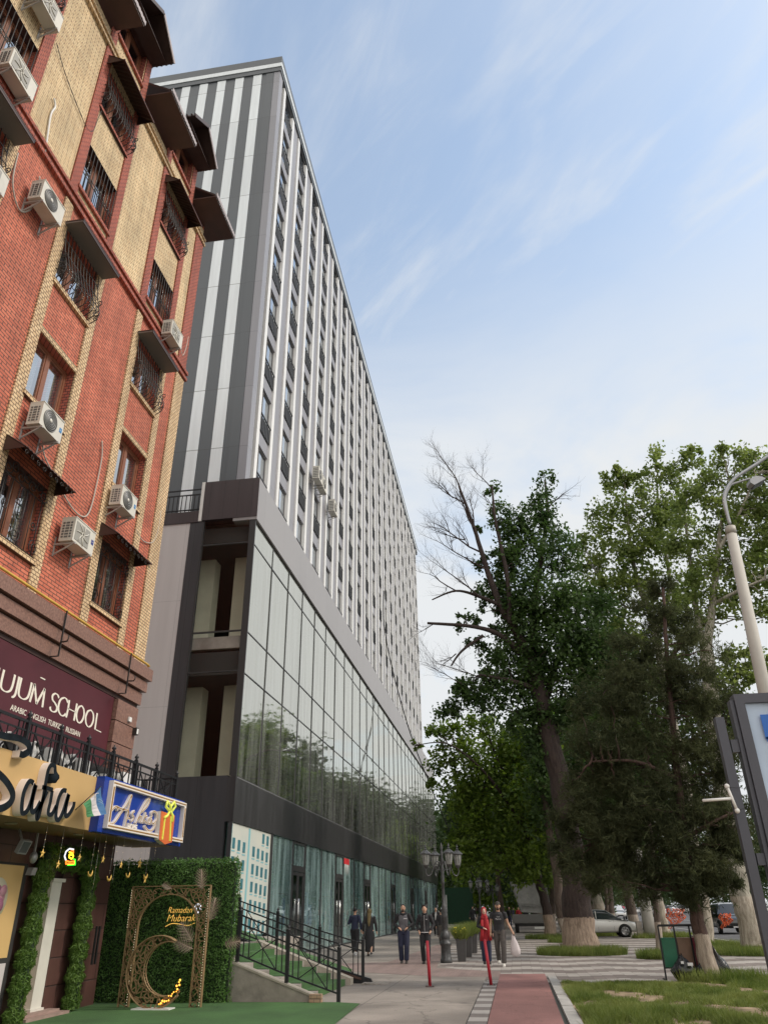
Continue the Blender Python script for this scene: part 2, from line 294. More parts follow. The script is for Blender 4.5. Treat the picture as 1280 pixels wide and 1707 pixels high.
# ------------------------------------------------------------------ ground
M_EARTH = mat('far_ground', (.10, .105, .09), .9, 0, .05, .2)
M_ASPH = mat('asphalt', (.115, .115, .12), .85, 0, 1.5, .16, .4, 40)
M_CONC = mat('pavement_concrete', (.25, .222, .195), .85, 0, .55, .24, .35, 22)
def wear(m, seams=None, sc=.22, cs=.55, base_noise=9):
    t = m.node_tree; b = t.nodes['Principled BSDF']; n = t.nodes.new; l = t.links.new; src = b.inputs['Base Color'].links[0].from_socket; g = n('ShaderNodeNewGeometry')
    nz = n('ShaderNodeTexNoise'); nz.inputs['Scale'].default_value = 1.6; nz.inputs['Detail'].default_value = 6; l(g.outputs['Position'], nz.inputs[0])
    v1 = n('ShaderNodeVectorMath'); v1.operation = 'MULTIPLY_ADD'; l(nz.outputs['Color'], v1.inputs[0]); v1.inputs[1].default_value = (1.4, 1.4, 0); l(g.outputs['Position'], v1.inputs[2])
    vo = n('ShaderNodeTexVoronoi'); vo.feature = 'DISTANCE_TO_EDGE'; vo.inputs['Scale'].default_value = sc; l(v1.outputs[0], vo.inputs['Vector'])
    r = n('ShaderNodeMapRange'); r.inputs[1].default_value = .0; r.inputs[2].default_value = .006; r.inputs[3].default_value = cs; r.inputs[4].default_value = 1; l(vo.outputs['Distance'], r.inputs[0])
    n2 = n('ShaderNodeTexNoise'); n2.inputs['Scale'].default_value = 55; n2.inputs['Detail'].default_value = 3; l(g.outputs['Position'], n2.inputs[0])
    r2 = n('ShaderNodeMapRange'); r2.inputs[1].default_value = .3; r2.inputs[2].default_value = .7; r2.inputs[3].default_value = .82; r2.inputs[4].default_value = 1.15; l(n2.outputs[0], r2.inputs[0])
    v2 = n('ShaderNodeTexVoronoi'); v2.inputs['Scale'].default_value = 2.6; l(g.outputs['Position'], v2.inputs['Vector'])      # spots and patches
    r3 = n('ShaderNodeMapRange'); r3.inputs[1].default_value = .05; r3.inputs[2].default_value = .09; r3.inputs[3].default_value = .66; r3.inputs[4].default_value = 1; l(v2.outputs['Distance'], r3.inputs[0])
    n4 = n('ShaderNodeTexNoise'); n4.inputs['Scale'].default_value = .33; n4.inputs['Detail'].default_value = 5; n4.inputs['Distortion'].default_value = 1.2; l(g.outputs['Position'], n4.inputs[0])
    r4 = n('ShaderNodeMapRange'); r4.inputs[1].default_value = .42; r4.inputs[2].default_value = .60; r4.inputs[3].default_value = .78; r4.inputs[4].default_value = 1.1; l(n4.outputs[0], r4.inputs[0])
    val = r.outputs[0]
    for q in (r2, r3, r4): m_ = n('ShaderNodeMath'); m_.operation = 'MULTIPLY'; l(val, m_.inputs[0]); l(q.outputs[0], m_.inputs[1]); val = m_.outputs[0]
    if seams:
        k = n('ShaderNodeTexBrick'); k.inputs['Scale'].default_value = 1; k.inputs['Brick Width'].default_value = seams[0]; k.inputs['Row Height'].default_value = seams[1]; k.inputs['Mortar Size'].default_value = .012; k.offset = 0; l(g.outputs['Position'], k.inputs[0])
        r5 = n('ShaderNodeMapRange'); r5.inputs[3].default_value = 1; r5.inputs[4].default_value = .55; l(k.outputs['Fac'], r5.inputs[0]); m_ = n('ShaderNodeMath'); m_.operation = 'MULTIPLY'; l(val, m_.inputs[0]); l(r5.outputs[0], m_.inputs[1]); val = m_.outputs[0]
    h = n('ShaderNodeHueSaturation'); l(src, h.inputs['Color']); l(val, h.inputs['Value']); l(h.outputs[0], b.inputs['Base Color'])
wear(M_CONC, (3.1, 4.2))
M_PINK = brickmat('pink_tiles', (.23, .165, .15), (.25, .185, .165), (.16, .12, .11), .2, .1, .006, bump=.2)
M_RED = mat('bike_lane', (.235, .115, .105), .85, 0, .7, .20, .35, 30)
wear(M_RED, None, .35, .6); wear(M_ASPH, None, .12, .7)
M_KERB = mat('kerb_stone', (.36, .35, .33), .85, 0, 2.5, .22, .4)
def ground_uv(m):                    # brick patterns on the ground run along X,Y
    t = m.node_tree
    for n in list(t.nodes):
        if n.type == 'COMBXYZ':
            s = [q for q in t.nodes if q.type == 'SEPXYZ'][0]
            t.links.new(s.outputs[0], n.inputs[0]); t.links.new(s.outputs[1], n.inputs[1])
ground_uv(M_PINK)
def paving():
    m = bpy.data.materials.new('striped_paving'); m.use_nodes = True; t = m.node_tree; b = t.nodes['Principled BSDF']; b.inputs['Roughness'].default_value = .8; n = t.nodes.new; l = t.links.new
    g = n('ShaderNodeNewGeometry'); s = n('ShaderNodeSeparateXYZ'); l(g.outputs['Position'], s.inputs[0])
    def mt(op, a, c=None, e=None):
        q = n('ShaderNodeMath'); q.operation = op
        for i, v in enumerate((a, c, e)):
            if v is None: continue
            if isinstance(v, (int, float)): q.inputs[i].default_value = v
            else: l(v, q.inputs[i])
        return q.outputs[0]
    tx = mt('MULTIPLY', mt('FLOOR', mt('DIVIDE', s.outputs[0], .30)), .30)     # snapped to slab width
    tri = mt('PINGPONG', tx, 1.2)
    yy = mt('ADD', s.outputs[1], mt('MULTIPLY', tri, .55))
    fr = mt('FRACT', mt('DIVIDE', yy, 2.30)); sel = mt('GREATER_THAN', fr, .52)
    fr2 = mt('FRACT', mt('DIVIDE', yy, 2.30/2)); mid = mt('GREATER_THAN', fr2, .5)
    k = n('ShaderNodeTexBrick'); k.inputs['Scale'].default_value = 1; k.inputs['Brick Width'].default_value = .3; k.inputs['Row Height'].default_value = .3; k.inputs['Mortar Size'].default_value = .006; k.offset = .0; l(g.outputs['Position'], k.inputs[0])
    k.inputs['Color1'].default_value = (.86, .86, .86, 1); k.inputs['Color2'].default_value = (1.12, 1.12, 1.12, 1); k.inputs['Mortar'].default_value = (.62, .6, .58, 1)
    x = n('ShaderNodeMixRGB'); l(sel, x.inputs[0]); x.inputs[1].default_value = (.175, .148, .135, 1); x.inputs[2].default_value = (.34, .315, .29, 1)
    nz = n('ShaderNodeTexNoise'); nz.inputs['Scale'].default_value = .45; nz.inputs['Detail'].default_value = 8; l(g.outputs['Position'], nz.inputs[0])
    r = n('ShaderNodeMapRange'); r.inputs[1].default_value = .3; r.inputs[2].default_value = .7; r.inputs[3].default_value = .78; r.inputs[4].default_value = 1.18; l(nz.outputs[0], r.inputs[0])
    y = n('ShaderNodeMixRGB'); y.blend_type = 'MULTIPLY'; y.inputs[0].default_value = 1; l(x.outputs[0], y.inputs[1]); l(k.outputs[0], y.inputs[2])
    h = n('ShaderNodeHueSaturation'); l(y.outputs[0], h.inputs['Color']); l(r.outputs[0], h.inputs['Value']); l(h.outputs[0], b.inputs['Base Color'])
    bp = n('ShaderNodeBump'); bp.inputs['Strength'].default_value = .4; bp.inputs['Distance'].default_value = .008; bp.invert = True; l(k.outputs['Fac'], bp.inputs['Height']); l(bp.outputs[0], b.inputs['Normal'])
    return m
M_PAVE = paving()
M_CHK = bpy.data.materials.new('checker_edge'); M_CHK.use_nodes = True
def _chk(m):
    t = m.node_tree; b = t.nodes['Principled BSDF']; b.inputs['Roughness'].default_value = .8; n = t.nodes.new; l = t.links.new
    g = n('ShaderNodeNewGeometry'); s = n('ShaderNodeSeparateXYZ'); l(g.outputs['Position'], s.inputs[0]); a = n('ShaderNodeMath'); a.operation = 'DIVIDE'; a.inputs[1].default_value = 1.0; l(s.outputs[1], a.inputs[0])
    f = n('ShaderNodeMath'); f.operation = 'FRACT'; l(a.outputs[0], f.inputs[0]); c = n('ShaderNodeMath'); c.operation = 'GREATER_THAN'; c.inputs[1].default_value = .5; l(f.outputs[0], c.inputs[0])
    nz = n('ShaderNodeTexNoise'); nz.inputs['Scale'].default_value = 3; l(g.outputs['Position'], nz.inputs[0])
    x = n('ShaderNodeMixRGB'); l(c.outputs[0], x.inputs[0]); x.inputs[1].default_value = (.17, .15, .14, 1); x.inputs[2].default_value = (.36, .34, .32, 1)
    y = n('ShaderNodeMixRGB'); y.blend_type = 'MULTIPLY'; y.inputs[0].default_value = .4; l(x.outputs[0], y.inputs[1]); l(nz.outputs[0], y.inputs[2]); l(y.outputs[0], b.inputs['Base Color'])
_chk(M_CHK)
ground('ground', [(-1500, -600), (1500, -600), (1500, 2500), (-1500, 2500)], -.02, M_EARTH)
ground('road', [(9.9, -60), (42, -60), (42, 900), (9.9, 900)], -.012, M_ASPH)
ground('side_road', [(-60, 210), (300, 210), (300, 232), (-60, 232)], -.008, M_ASPH)
ground('pavement', [(-30, -10), (-.95, -10), (-.95, 24.6), (-2.6, 28), (-3.4, 42), (-3.4, 200), (-30, 200)], 0, M_CONC)
ground('striped_pavement', [(-.95, 21.75), (9.7, 21.75), (9.7, 200), (-3.4, 200), (-3.4, 42), (-2.6, 28), (-.95, 24.6)], 0, M_PAVE)
ground('pink_pavement', [(-9.2, 28.6), (-2.2, 23.6), (-.6, 23.6), (-.6, 25.4), (-2.6, 27.0), (-2.75, 29.2), (-3.4, 44), (-4.2, 44), (-4.6, 30)], .004, M_PINK)
ground('bike_lane', [(-.62, -10), (.50, -10), (.62, 24.5), (-.60, 24.5)], .004, M_RED)
ground('lane_edging', [(-.93, -10), (-.63, -10), (-.61, 22.2), (-.93, 22.2)], .008, M_CHK)
b = MB()
for i in range(34):
    y0 = -10+i*.98; b.box(.66, .86, y0, y0+.965, -.02, .035+.012*random.random(), M_KERB)
b.build('verge_kerb', kind='structure')
b = MB()
for i in range(9): b.box(.9+i*1.1, .9+i*1.1+1.085, 21.5, 21.68, -.02, .03+.02*random.random(), M_KERB)
b.build('lawn_kerb', kind='structure')
b = MB()
for i in range(150): b.box(9.7, 9.86, 22+i*1.2, 22+i*1.2+1.19, -.02, .13, M_KERB)
b.build('road_kerb', kind='structure')
RM = mat('road_paint', (.62, .62, .60), .7, 0, 5, .15)
b = MB()
for i in range(60): b.box(21.3, 21.45, 30+i*10, 30+i*10+5, -.009, -.006, RM)
b.box(12.9, 13.03, 60, 900, -.009, -.006, RM)
b.add([(12.9, 48.5, -.006), (13.5, 45.8, -.006), (13.15, 45.8, -.006), (13.15, 42.5, -.006), (12.85, 42.5, -.006), (12.85, 45.8, -.006), (12.4, 45.8, -.006)], [(0, 1, 2, 3, 4, 5, 6)], RM)
b.box(9.9, 42, 206.5, 206.9, -.0045, -.002, RM)
b.build('road_markings', kind='structure')

# ------------------------------------------------------------------ podium building (shops, curtain wall)
PX, PY0, PY1 = -9.3, 26.3, 103.0
pod = thing('commercial_building', (PX, PY0, 0), 'long dark podium with shop fronts at street level and a reflective glass curtain wall above', 'building')
b = MB()
b.box(PX-.02, PX-.30, PY0, PY1, 4.35, 5.80, BAND)
b.box(-12.15, PX-.30, PY0, PY0+.3, 0, 5.86, DARK)                    # end, below the corner window
b.box(-12.15, -11.6, PY0, PY0+.3, 5.86, 16.1, DARK)
b.box(PX+.0, PX-.31, PY0-.01, PY0+.12, 4.35, 5.81, BAND)
b.box(PX-.02, PX-.16, PY0, PY0+.07, 0, 4.35, DARK)
b.build('dark_cladding', pod)
b = MB(); b.box(-32, -12.15, PY0+.02, PY0+.3, 0, 16.07, GREYW); b.build('end_wall', pod)
b = MB(); b.box(-32, -11.8, PY0-.03, PY0+.3, 16.07, 16.6, FASCD); b.box(-32, -10.35, PY0+.3, 40, 16.2, 16.45, CONC); b.build('parapet', pod)
b = MB()
b.box(PX+.05, -10.29, PY0-.02, PY1, 15.98, 17.96, FASC)
b.build('fascia', pod)
b = MB(); b.box(-11.66, PX+.045, PY0-.045, PY0-.021, 16.12, 17.97, FASCD); b.box(-11.66, -10.3, PY0-.02, PY0+.5, 16.12, 17.95, FASCD)
b.box(-11.80, -11.665, PY0-.05, PY0+.05, 16.1, 17.98, WHITE); b.build('fascia_end', pod)
# far end and back, roof, interior floors
b = MB(); b.box(-32, PX-.35, PY1-.3, PY1, 0, 15.97, DARK); b.box(-32, -31.7, PY0+.31, PY1-.31, 0, 15.97, DARK)
b.box(-31.6, -10.4, 41, PY1-.4, 16.0, 16.2, CONC)
b.build('shell', pod)
b = MB()
b.box(-31.6, PX-.4, PY0+.35, PY1-.4, 10.62, 11.1, CONC); b.box(-31.6, PX-.4, PY0+.35, PY1-.4, 5.3, 5.78, CONC)
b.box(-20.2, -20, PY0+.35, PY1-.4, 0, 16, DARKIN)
b.build('floor_slabs', pod)
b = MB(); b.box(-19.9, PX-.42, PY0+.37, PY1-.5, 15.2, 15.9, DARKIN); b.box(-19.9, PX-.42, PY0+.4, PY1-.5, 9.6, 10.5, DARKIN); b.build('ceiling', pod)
for z0, z1 in ((11.1, 15.2), (5.8, 9.6)):
    for x0 in (-11.05, -9.95-.1): pass
for k in range(14):
    for z0, z1 in ((11.1, 15.19), (5.8, 9.59)):
        b = MB(); y = 28.2+k*5.5
        b.box(-10.75, -10.1, y, y+.65, z0, z1, CREAM); b.build('column', pod)
        if k < 3:
            b = MB(); b.box(-12.3, -11.65, y, y+.65, z0, z1, CREAM); b.build('column', pod)
# curtain wall panes: one per bay
mull = [26.32, 29.05]+[29.05+2.64*(i+1) for i in range(28)]
mull = [m for m in mull if m < PY1-.2]+[PY1-.05]
TR = [5.84, 9.55, 11.17, 14.92, 15.95]
for i in range(len(mull)-1):
    b = MB()
    for j in range(4):
        dx = random.uniform(-.006, .006); dz = random.uniform(-.004, .004)
        b.quad((PX-.06+dx, mull[i]+.02, TR[j]+.02), (PX-.06-dx, mull[i+1]-.02, TR[j]+.02), (PX-.06-dx+dz, mull[i+1]-.02, TR[j+1]-.02), (PX-.06+dx+dz, mull[i]+.02, TR[j+1]-.02), CURT)
    b.build('glass_panel', pod)
b = MB()
for y in mull: b.box(PX-.03, PX-.13, y-.016, y+.016, 5.8, 15.98, MULL)
for z in TR: b.box(PX-.034, PX-.12, PY0, PY1-.05, z-.018, z+.018, MULL)
b.box(PX+.0, PX-.2, PY0+.005, PY0+.075, 5.82, 15.97, MULL)
b.box(PX-.02, PX-.3, PY0+.1, PY1, 5.805, 5.82, mat('sill', (.30, .31, .31), .5))
b.build('mullion_frame', pod)
b = MB()
for z0, z1 in ((5.87, 10.55), (11.2, 14.95), (15.0, 16.08)):
    b.quad((-11.56, PY0+.06, z0), (-9.5, PY0+.06, z0), (-9.5, PY0+.06, z1), (-11.56, PY0+.06, z1), ENDG)
b.build('corner_window', pod)
b = MB()
for x in (-11.57, -9.53): b.box(x-.03, x+.03, PY0+.01, PY0+.12, 5.86, 16.1, MULL)
for z in (9.62, 11.2, 14.97): b.box(-11.54, -9.56, PY0+.012, PY0+.1, z-.025, z+.025, MULL)
b.box(-9.5, -9.36, PY0+.02, PY0+.09, 5.87, 13.6, mat('peeling_film', (.55, .58, .60), .4, 0, 9, .3)); b.box(-9.5, -9.36, PY0+.02, PY0+.09, 13.61, 16.1, MULL)
b.build('corner_frame', pod)
# rental notices behind the glass
NOT = mat('notice_paper', (.62, .66, .64), .6)
def text_mesh(s, size, m, sx=1, ext=.0, bold=0):
    cu = bpy.data.curves.new('txt', 'FONT'); cu.body = s; cu.size = size; cu.extrude = ext; cu.offset = bold; cu.align_x = 'CENTER'; cu.align_y = 'CENTER'; cu.resolution_u = 3
    o = bpy.data.objects.new('txt', cu); C.objects.link(o); dg = bpy.context.evaluated_depsgraph_get(); dg.update()
    me = bpy.data.meshes.new_from_object(o.evaluated_get(dg)); bpy.data.objects.remove(o)
    vs = [(v.co.x*sx, v.co.y, v.co.z) for v in me.vertices]; fs = [tuple(p.vertices) for p in me.polygons]; bpy.data.meshes.remove(me); return vs, fs
def put_text(b, s, size, org, ux, uy, m, sx=1, ext=0., bold=0):    # ux = reading direction, uy = up
    vs, fs = text_mesh(s, size, m, sx, ext, bold); o = Vector(org); ux = Vector(ux); uy = Vector(uy); n_ = ux.cross(uy)
    b.add([o+ux*x+uy*y+n_*z for x, y, z in vs], fs, m)
nb = 0
for yc, zc_, s in ((33.2, 7.75, 1.0), (52.0, 7.55, .9)):
    root = thing('rental_notice', (PX-.12, yc, zc_), ('larger white rental notice in two strips in the third bay of the glass wall', 'small white rental notice in two strips further along the glass wall')[nb], 'notice', 'rental notices in the glass wall'); nb += 1
    b = MB(); b.box(PX-.12, PX-.125, yc-1*s, yc+1*s, zc_-.75*s, zc_-.02*s, NOT); put_text(b, '97 777 99 95', .38*s, (PX-.113, yc, zc_-.38*s), (0, 1, 0), (0, 0, 1), DARKIN, .8, 0, .012); b.build('number_strip', root)
    b = MB(); put_text(b, 'АРЕНДА', .62*s, (PX-.113, yc, zc_+.45*s), (0, 1, 0), (0, 0, 1), NOT, .78, 0, .02); b.build('lettering', root)
# shop fronts
SHIN = mat('shop_back', (.30, .52, .52), .8, 0, .8, .35); SHD = mat('shop_door_frame', (.05, .05, .052), .4, .2)
shop = [(31.35, 34.5, 'g'), (34.5, 36.65, 'd'), (36.75, 39.95, 'g'), (40.0, 43.2, 'g'), (43.25, 45.3, 'd'), (45.35, 48.5, 'g'), (48.55, 51.8, 'g'), (51.9, 54.2, 'd'), (54.3, 57.6, 'g'), (57.65, 60.9, 'g'), (60.95, 63.4, 'g'), (63.5, 65.7, 'o'), (65.8, 69, 'g'), (69.1, 72.4, 'g'), (72.5, 75.6, 'g'), (75.7, 77.8, 'd')]
y = 77.9; k = 0
while y < 101:
    shop.append((y, y+3.2 if k % 4 < 3 else y+2, 'g' if k % 4 < 3 else 'd')); y = shop[-1][1]+.08; k += 1
GOODS = [mat('goods_%s' % n_, c_, .8) for n_, c_ in (('white', (.6, .62, .6)), ('blue', (.05, .16, .42)), ('teal', (.10, .35, .38)), ('beige', (.45, .36, .27)), ('red', (.40, .08, .07)), ('black', (.03, .03, .03)))]
for y0, y1, kd in shop:
    b = MB()
    if kd == 'g':
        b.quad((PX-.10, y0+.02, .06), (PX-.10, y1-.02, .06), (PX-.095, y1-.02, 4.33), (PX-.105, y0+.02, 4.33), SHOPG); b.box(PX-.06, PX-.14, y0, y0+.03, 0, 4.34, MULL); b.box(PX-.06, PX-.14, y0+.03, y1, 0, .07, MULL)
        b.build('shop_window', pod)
    else:
        b.box(PX-.05, PX-.16, y0, y0+.09, 0, 4.34, SHD); b.box(PX-.05, PX-.16, y1-.09, y1, 0, 4.34, SHD); b.box(PX-.05, PX-.16, y0+.09, y1-.09, 3.15, 3.38, SHD); b.box(PX-.05, PX-.15, y0+.09, y1-.09, 4.25, 4.33, SHD)
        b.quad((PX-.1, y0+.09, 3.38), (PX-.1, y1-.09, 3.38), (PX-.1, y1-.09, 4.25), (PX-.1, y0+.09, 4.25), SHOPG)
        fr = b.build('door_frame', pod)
        mid = (y0+y1)/2
        for a_, c_ in ((y0+.1, mid-.01), (mid+.01, y1-.1)):
            if kd == 'o' and a_ > mid: continue
            b = MB(); b.box(PX-.07, PX-.12, a_, a_+.12, .02, 3.13, SHD); b.box(PX-.07, PX-.12, c_-.12, c_, .02, 3.13, SHD); b.box(PX-.07, PX-.12, a_+.12, c_-.12, .02, .3, SHD); b.box(PX-.07, PX-.12, a_+.12, c_-.12, 3.0, 3.13, SHD)
            b.quad((PX-.095, a_+.12, .3), (PX-.095, c_-.12, .3), (PX-.095, c_-.12, 3.0), (PX-.095, a_+.12, 3.0), glassmat('door_glass', (.16, .18, .18), .5, .05) if 'door_glass' not in MATS else MATS['door_glass'])
            dr = b.build('door', pod)
            hy = c_-.06 if c_ < mid+.02 else a_+.06
            b = MB(); b.tube([(PX-.02, hy, .9), (PX-.02, hy, 2.1)], .018, mat('steel', (.6, .6, .6), .25, 1)); b.bar((PX-.07, hy, 1.0), (PX-.02, hy, 1.0), .02, MATS['steel']); b.bar((PX-.07, hy, 2.0), (PX-.02, hy, 2.0), .02, MATS['steel']); b.build('handle', dr)
b = MB(); b.box(PX-.04, PX-.2, 31.1, 31.34, 0, 4.35, MULL); b.build('pier', pod)
b = MB(); b.box(PX-3.2, PX-3.4, PY0+.4, PY1-.5, 0, 5.2, SHIN); b.build('shop_back_wall', pod)
rr = random.Random(3)
for y0, y1, kd in shop:
    if kd != 'g': continue
    b = MB(); y = y0+.3
    while y < y1-.5:                 # hanging goods and racks behind the glass
        wd = rr.uniform(.15, .5); z0 = rr.uniform(.5, 1.5); h = rr.uniform(.5, 1.4); x = PX-rr.uniform(.8, 2.6)
        b.prism([(x, y, z0), (x, y+wd, z0), (x, y+wd*.85, z0+h), (x, y+wd*.5, z0+h+.12), (x, y+wd*.15, z0+h)], (-.12, 0, 0), rr.choice(GOODS)); y += wd+rr.uniform(.02, .3)
    b.bar((PX-1.5, y0+.2, 2.35), (PX-1.5, y1-.2, 2.35), .04, MATS['steel']); b.build('goods_display', pod)
# small red awning-like sign inside the second door bay
b = MB(); b.box(PX-.085, PX-.09, 45.6, 47.1, 3.95, 4.25, mat('red_sticker', (.6, .03, .04), .5))
for k in range(3): b.add([(PX-.086, 45.75+k*.42, 3.95), (PX-.086, 46.1+k*.42, 3.95), (PX-.086, 46.0+k*.42, 3.35)], [(0, 1, 2)], NOT)
root = b.build('window_sticker', org=(PX-.085, 46.3, 4.1), label='red and white sticker at the top of the shop window next to the second door', cat='sticker')
# poster of a white building with teal windows
def poster_mat():
    m = bpy.data.materials.new('facade_poster'); m.use_nodes = True; t = m.node_tree; b = t.nodes['Principled BSDF']; b.inputs['Roughness'].default_value = .35; n = t.nodes.new; l = t.links.new
    g = n('ShaderNodeNewGeometry'); s = n('ShaderNodeSeparateXYZ'); l(g.outputs['Position'], s.inputs[0]); c = n('ShaderNodeCombineXYZ'); l(s.outputs[1], c.inputs[0])
    a = n('ShaderNodeMath'); a.operation = 'MULTIPLY_ADD'; l(s.outputs[1], a.inputs[0]); a.inputs[1].default_value = .12; l(s.outputs[2], a.inputs[2]); l(a.outputs[0], c.inputs[1])
    nz = n('ShaderNodeTexNoise'); nz.inputs['Scale'].default_value = 1.1; l(g.outputs['Position'], nz.inputs[0])
    x = n('ShaderNodeMixRGB'); l(nz.outputs[0], x.inputs[0]); x.inputs[1].default_value = (.50, .56, .53, 1); x.inputs[2].default_value = (.66, .66, .58, 1); l(x.outputs[0], b.inputs['Base Color']); return m
PM = poster_mat(); PT = mat('poster_teal', (.05, .18, .22), .35, 0, 3, .3); PC = mat('poster_cyan', (.22, .50, .55), .35)
b = MB(); b.box(PX-.07, PX-.09, PY0+.1, 31.08, .9, 4.33, PM); pr_ = b.build('window_poster', org=(PX-.08, 28.7, .9), label='large poster of a white building with teal windows at the corner of the podium', cat='poster')
b = MB()
for r_ in range(6):
    for c_ in range(8):
        y = 26.62+c_*.56; z = .95+r_*.58+(31-y)*.06
        if z+.36 > 4.3: continue
        if c_ in (3,): continue
        b.box(PX-.062, PX-.068, y, y+.27, z, z+.34, PT); b.box(PX-.063, PX-.0685, y-.03, y+.3, z-.09, z-.05, PC)
b.box(PX-.0645, PX-.0685, 28.32, 28.5, .95, 4.3, PC); b.box(PX-.0645, PX-.0685, 26.42, 26.52, .95, 4.3, PC)
b.build('printed_windows', pr_)
# terrace railing
b = MB()
for z in (17.70, 17.45, 16.72): b.bar((-32, PY0+.05, z), (-11.85, PY0+.05, z), .045, BLACKM)
x = -18.
while x < -11.9: b.bar((x, PY0+.05, 16.6), (x, PY0+.05, 17.45), .03, BLACKM); x += .19
tag(b.build('terrace_railing', org=(-15, PY0, 16.6)), 'black metal railing on the podium terrace at the foot of the striped wall', 'railing')

# ------------------------------------------------------------------ tower
TX, TY0, TY1 = -10.3, 27.3, 101.6
tower = thing('striped_tower', (TX, TY0, 17), 'tall grey and white striped apartment slab rising above the glass podium', 'building')
ZT = 50.15
b = MB()
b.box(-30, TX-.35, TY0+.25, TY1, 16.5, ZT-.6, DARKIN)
b.build('core', tower)
b = MB()
b.box(-30, TX-.42, TY0+.02, TY0+.24, 16.5, 48.66, TGREY)           # end wall
x = -11.5
k = 0
while x > -28:
    b.box(x-.55, x, TY0-.003, TY0+.021, 16.5, 48.64, TWHITE); x -= 1.19
b.box(TX-.9, TX-.41, TY0-.02, TY0+.2, 16.5, 48.6, TGREY)
b.build('end_wall', tower)
b = MB(); b.box(-30, TX+.06, TY0-.06, TY1, 48.66, 49.06, TGREY); b.box(-30, TX+.10, TY0-.10, TY1, 49.06, 49.42, TWHITE); b.box(-30, TX+.06, TY0-.06, TY1, 49.42, ZT, TGREY); b.build('parapet', tower)
b = MB(); b.box(TX-.4, TX, TY0-.0, TY0+.6, 16.5, 48.655, TLAV)
BAY0, BP, WW, FH, FP = 28.62, 3.61, 1.72, 21.55, 3.40
cols = [BAY0+BP*i for i in range(20)]
for c_ in cols:
    b.box(TX-.36, TX-.05, c_+WW+.40, c_+BP-.40, 16.5, 48.65, TLAV)
ST = MB()
for c_ in cols:
    for a_ in (c_-.38, c_+WW): ST.box(TX-.36, TX+.03, a_, a_+.38, 16.5, 48.4, TSTRIP)
    for k in range(9):                                               # spandrels
        h = FH+FP*k; b.box(TX-.36, TX-.07, c_, c_+WW, h-.02, h+.72 if k < 8 else 48.65, TLAV)
b.build('wall', tower); ST.build('white_fins', tower)
WFR = mat('window_frame_grey', (.16, .15, .15), .5); CURTN = mat('curtain_white', (.55, .56, .56), .8)
RAILP = mat('balcony_panel', (.05, .052, .056), .5)
def win_geo(b, c_, h, q):
    z0 = h-2.62
    b.box(TX-.21, TX-.15, c_, c_+.06, z0, h-.02, WFR); b.box(TX-.21, TX-.15, c_+WW-.06, c_+WW, z0, h-.02, WFR); b.box(TX-.21, TX-.15, c_+.06, c_+WW-.06, h-.1, h-.02, WFR)
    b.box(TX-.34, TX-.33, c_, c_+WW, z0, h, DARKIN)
    for s0, s1 in ((.07, .07+(.25 if int(c_*7+h*3) % 3 else .55)), (WW-.4-.3*(int(c_+h*5) % 2), WW-.07)): b.box(TX-.26, TX-.25, c_+s0, c_+s1, z0, h-.1, CURTN)
    b.box(TX-.21, TX-.15, c_+WW*.36, c_+WW*.36+.05, z0, h-.1, WFR)
    b.quad((TX-.18, c_+.06, z0), (TX-.18, c_+WW-.06, z0), (TX-.18+q, c_+WW-.06, h-.1), (TX-.18+q, c_+.06, h-.1), WING)
def rail_geo(b, c_, h):
    z0 = h-2.64
    b.bar((TX+.0, c_, z0+.95), (TX+.0, c_+WW, z0+.95), .05, BLACKM); b.box(TX-.06, TX-.03, c_, c_+WW, z0+.04, z0+.86, RAILP)
    for k in range(7): b.bar((TX-.005, c_+.1+k*.25, z0), (TX-.005, c_+.1+k*.25, z0+.94), .025, BLACKM)
SW = MB()
for i, c_ in enumerate(cols):
    for k in range(9):
        h = FH+FP*k; q = random.uniform(-.012, .012)
        if i < 11:
            b = MB(); win_geo(b, c_, h, q); wo = b.build('window', tower); b = MB(); rail_geo(b, c_, h); b.build('balcony_rail', wo)
        else: win_geo(SW, c_, h, q); rail_geo(SW, c_, h)
tag(SW.build('distant_windows', tower), kind='stuff')
# ------------------------------------------------------------------ brick building
BX, BY1 = -8.6, 16.85
RED = brickmat('red_brick', (.64, .19, .112), (.51, .13, .074), (.085, .045, .035), var=.2)
YEL = brickmat('cream_brick', (.80, .63, .38), (.70, .51, .29), (.17, .10, .06), var=.16)
YELQ = brickmat('cream_quoin', (.74, .55, .33), (.62, .43, .24), (.14, .08, .05), bw=.125, var=.10)
REDQ = brickmat('red_quoin', (.48, .13, .085), (.40, .10, .065), (.07, .03, .025), bw=.125, var=.12)
GRAN = mat('brown_granite', (.13, .065, .05), .4, 0, 22, .6, .1, 60, mix2=(.30, .17, .13))
GRAND = brickmat('granite_blocks', (.085, .042, .036), (.10, .048, .04), (.03, .015, .013), .9, .45, .012, .5, rough=.45, var=.2, bump=.5)
BFR = mat('brown_window_frame', (.22, .085, .045), .45, 0, 5, .15)
HOOD = mat('brown_roof_sheet', (.045, .022, .018), .5, .0, 3, .25)
SOFF = mat('eave_soffit', (.075, .038, .032), .6, 0, 2, .2)
DRIP = mat('eave_trim', (.38, .33, .33), .5)
bl = thing('brick_apartment_house', (BX, BY1, 0), 'red and cream brick apartment house with barred windows and dark gabled eaves', 'building')
WY = [(.25+3.6*k, 1.65+3.6*k) for k in (-1, 0, 1, 2)] + [(10.45+.0, 11.85), (14.05, 15.45)]
WY = [(14.05-3.6*k, 15.45-3.6*k) for k in range(6)]
SZ = [7.60, 10.60, 13.55, 16.50, 19.45, 22.50]; WH = [1.55, 1.52, 1.50, 1.50, 1.50, 1.35]
REC = .20
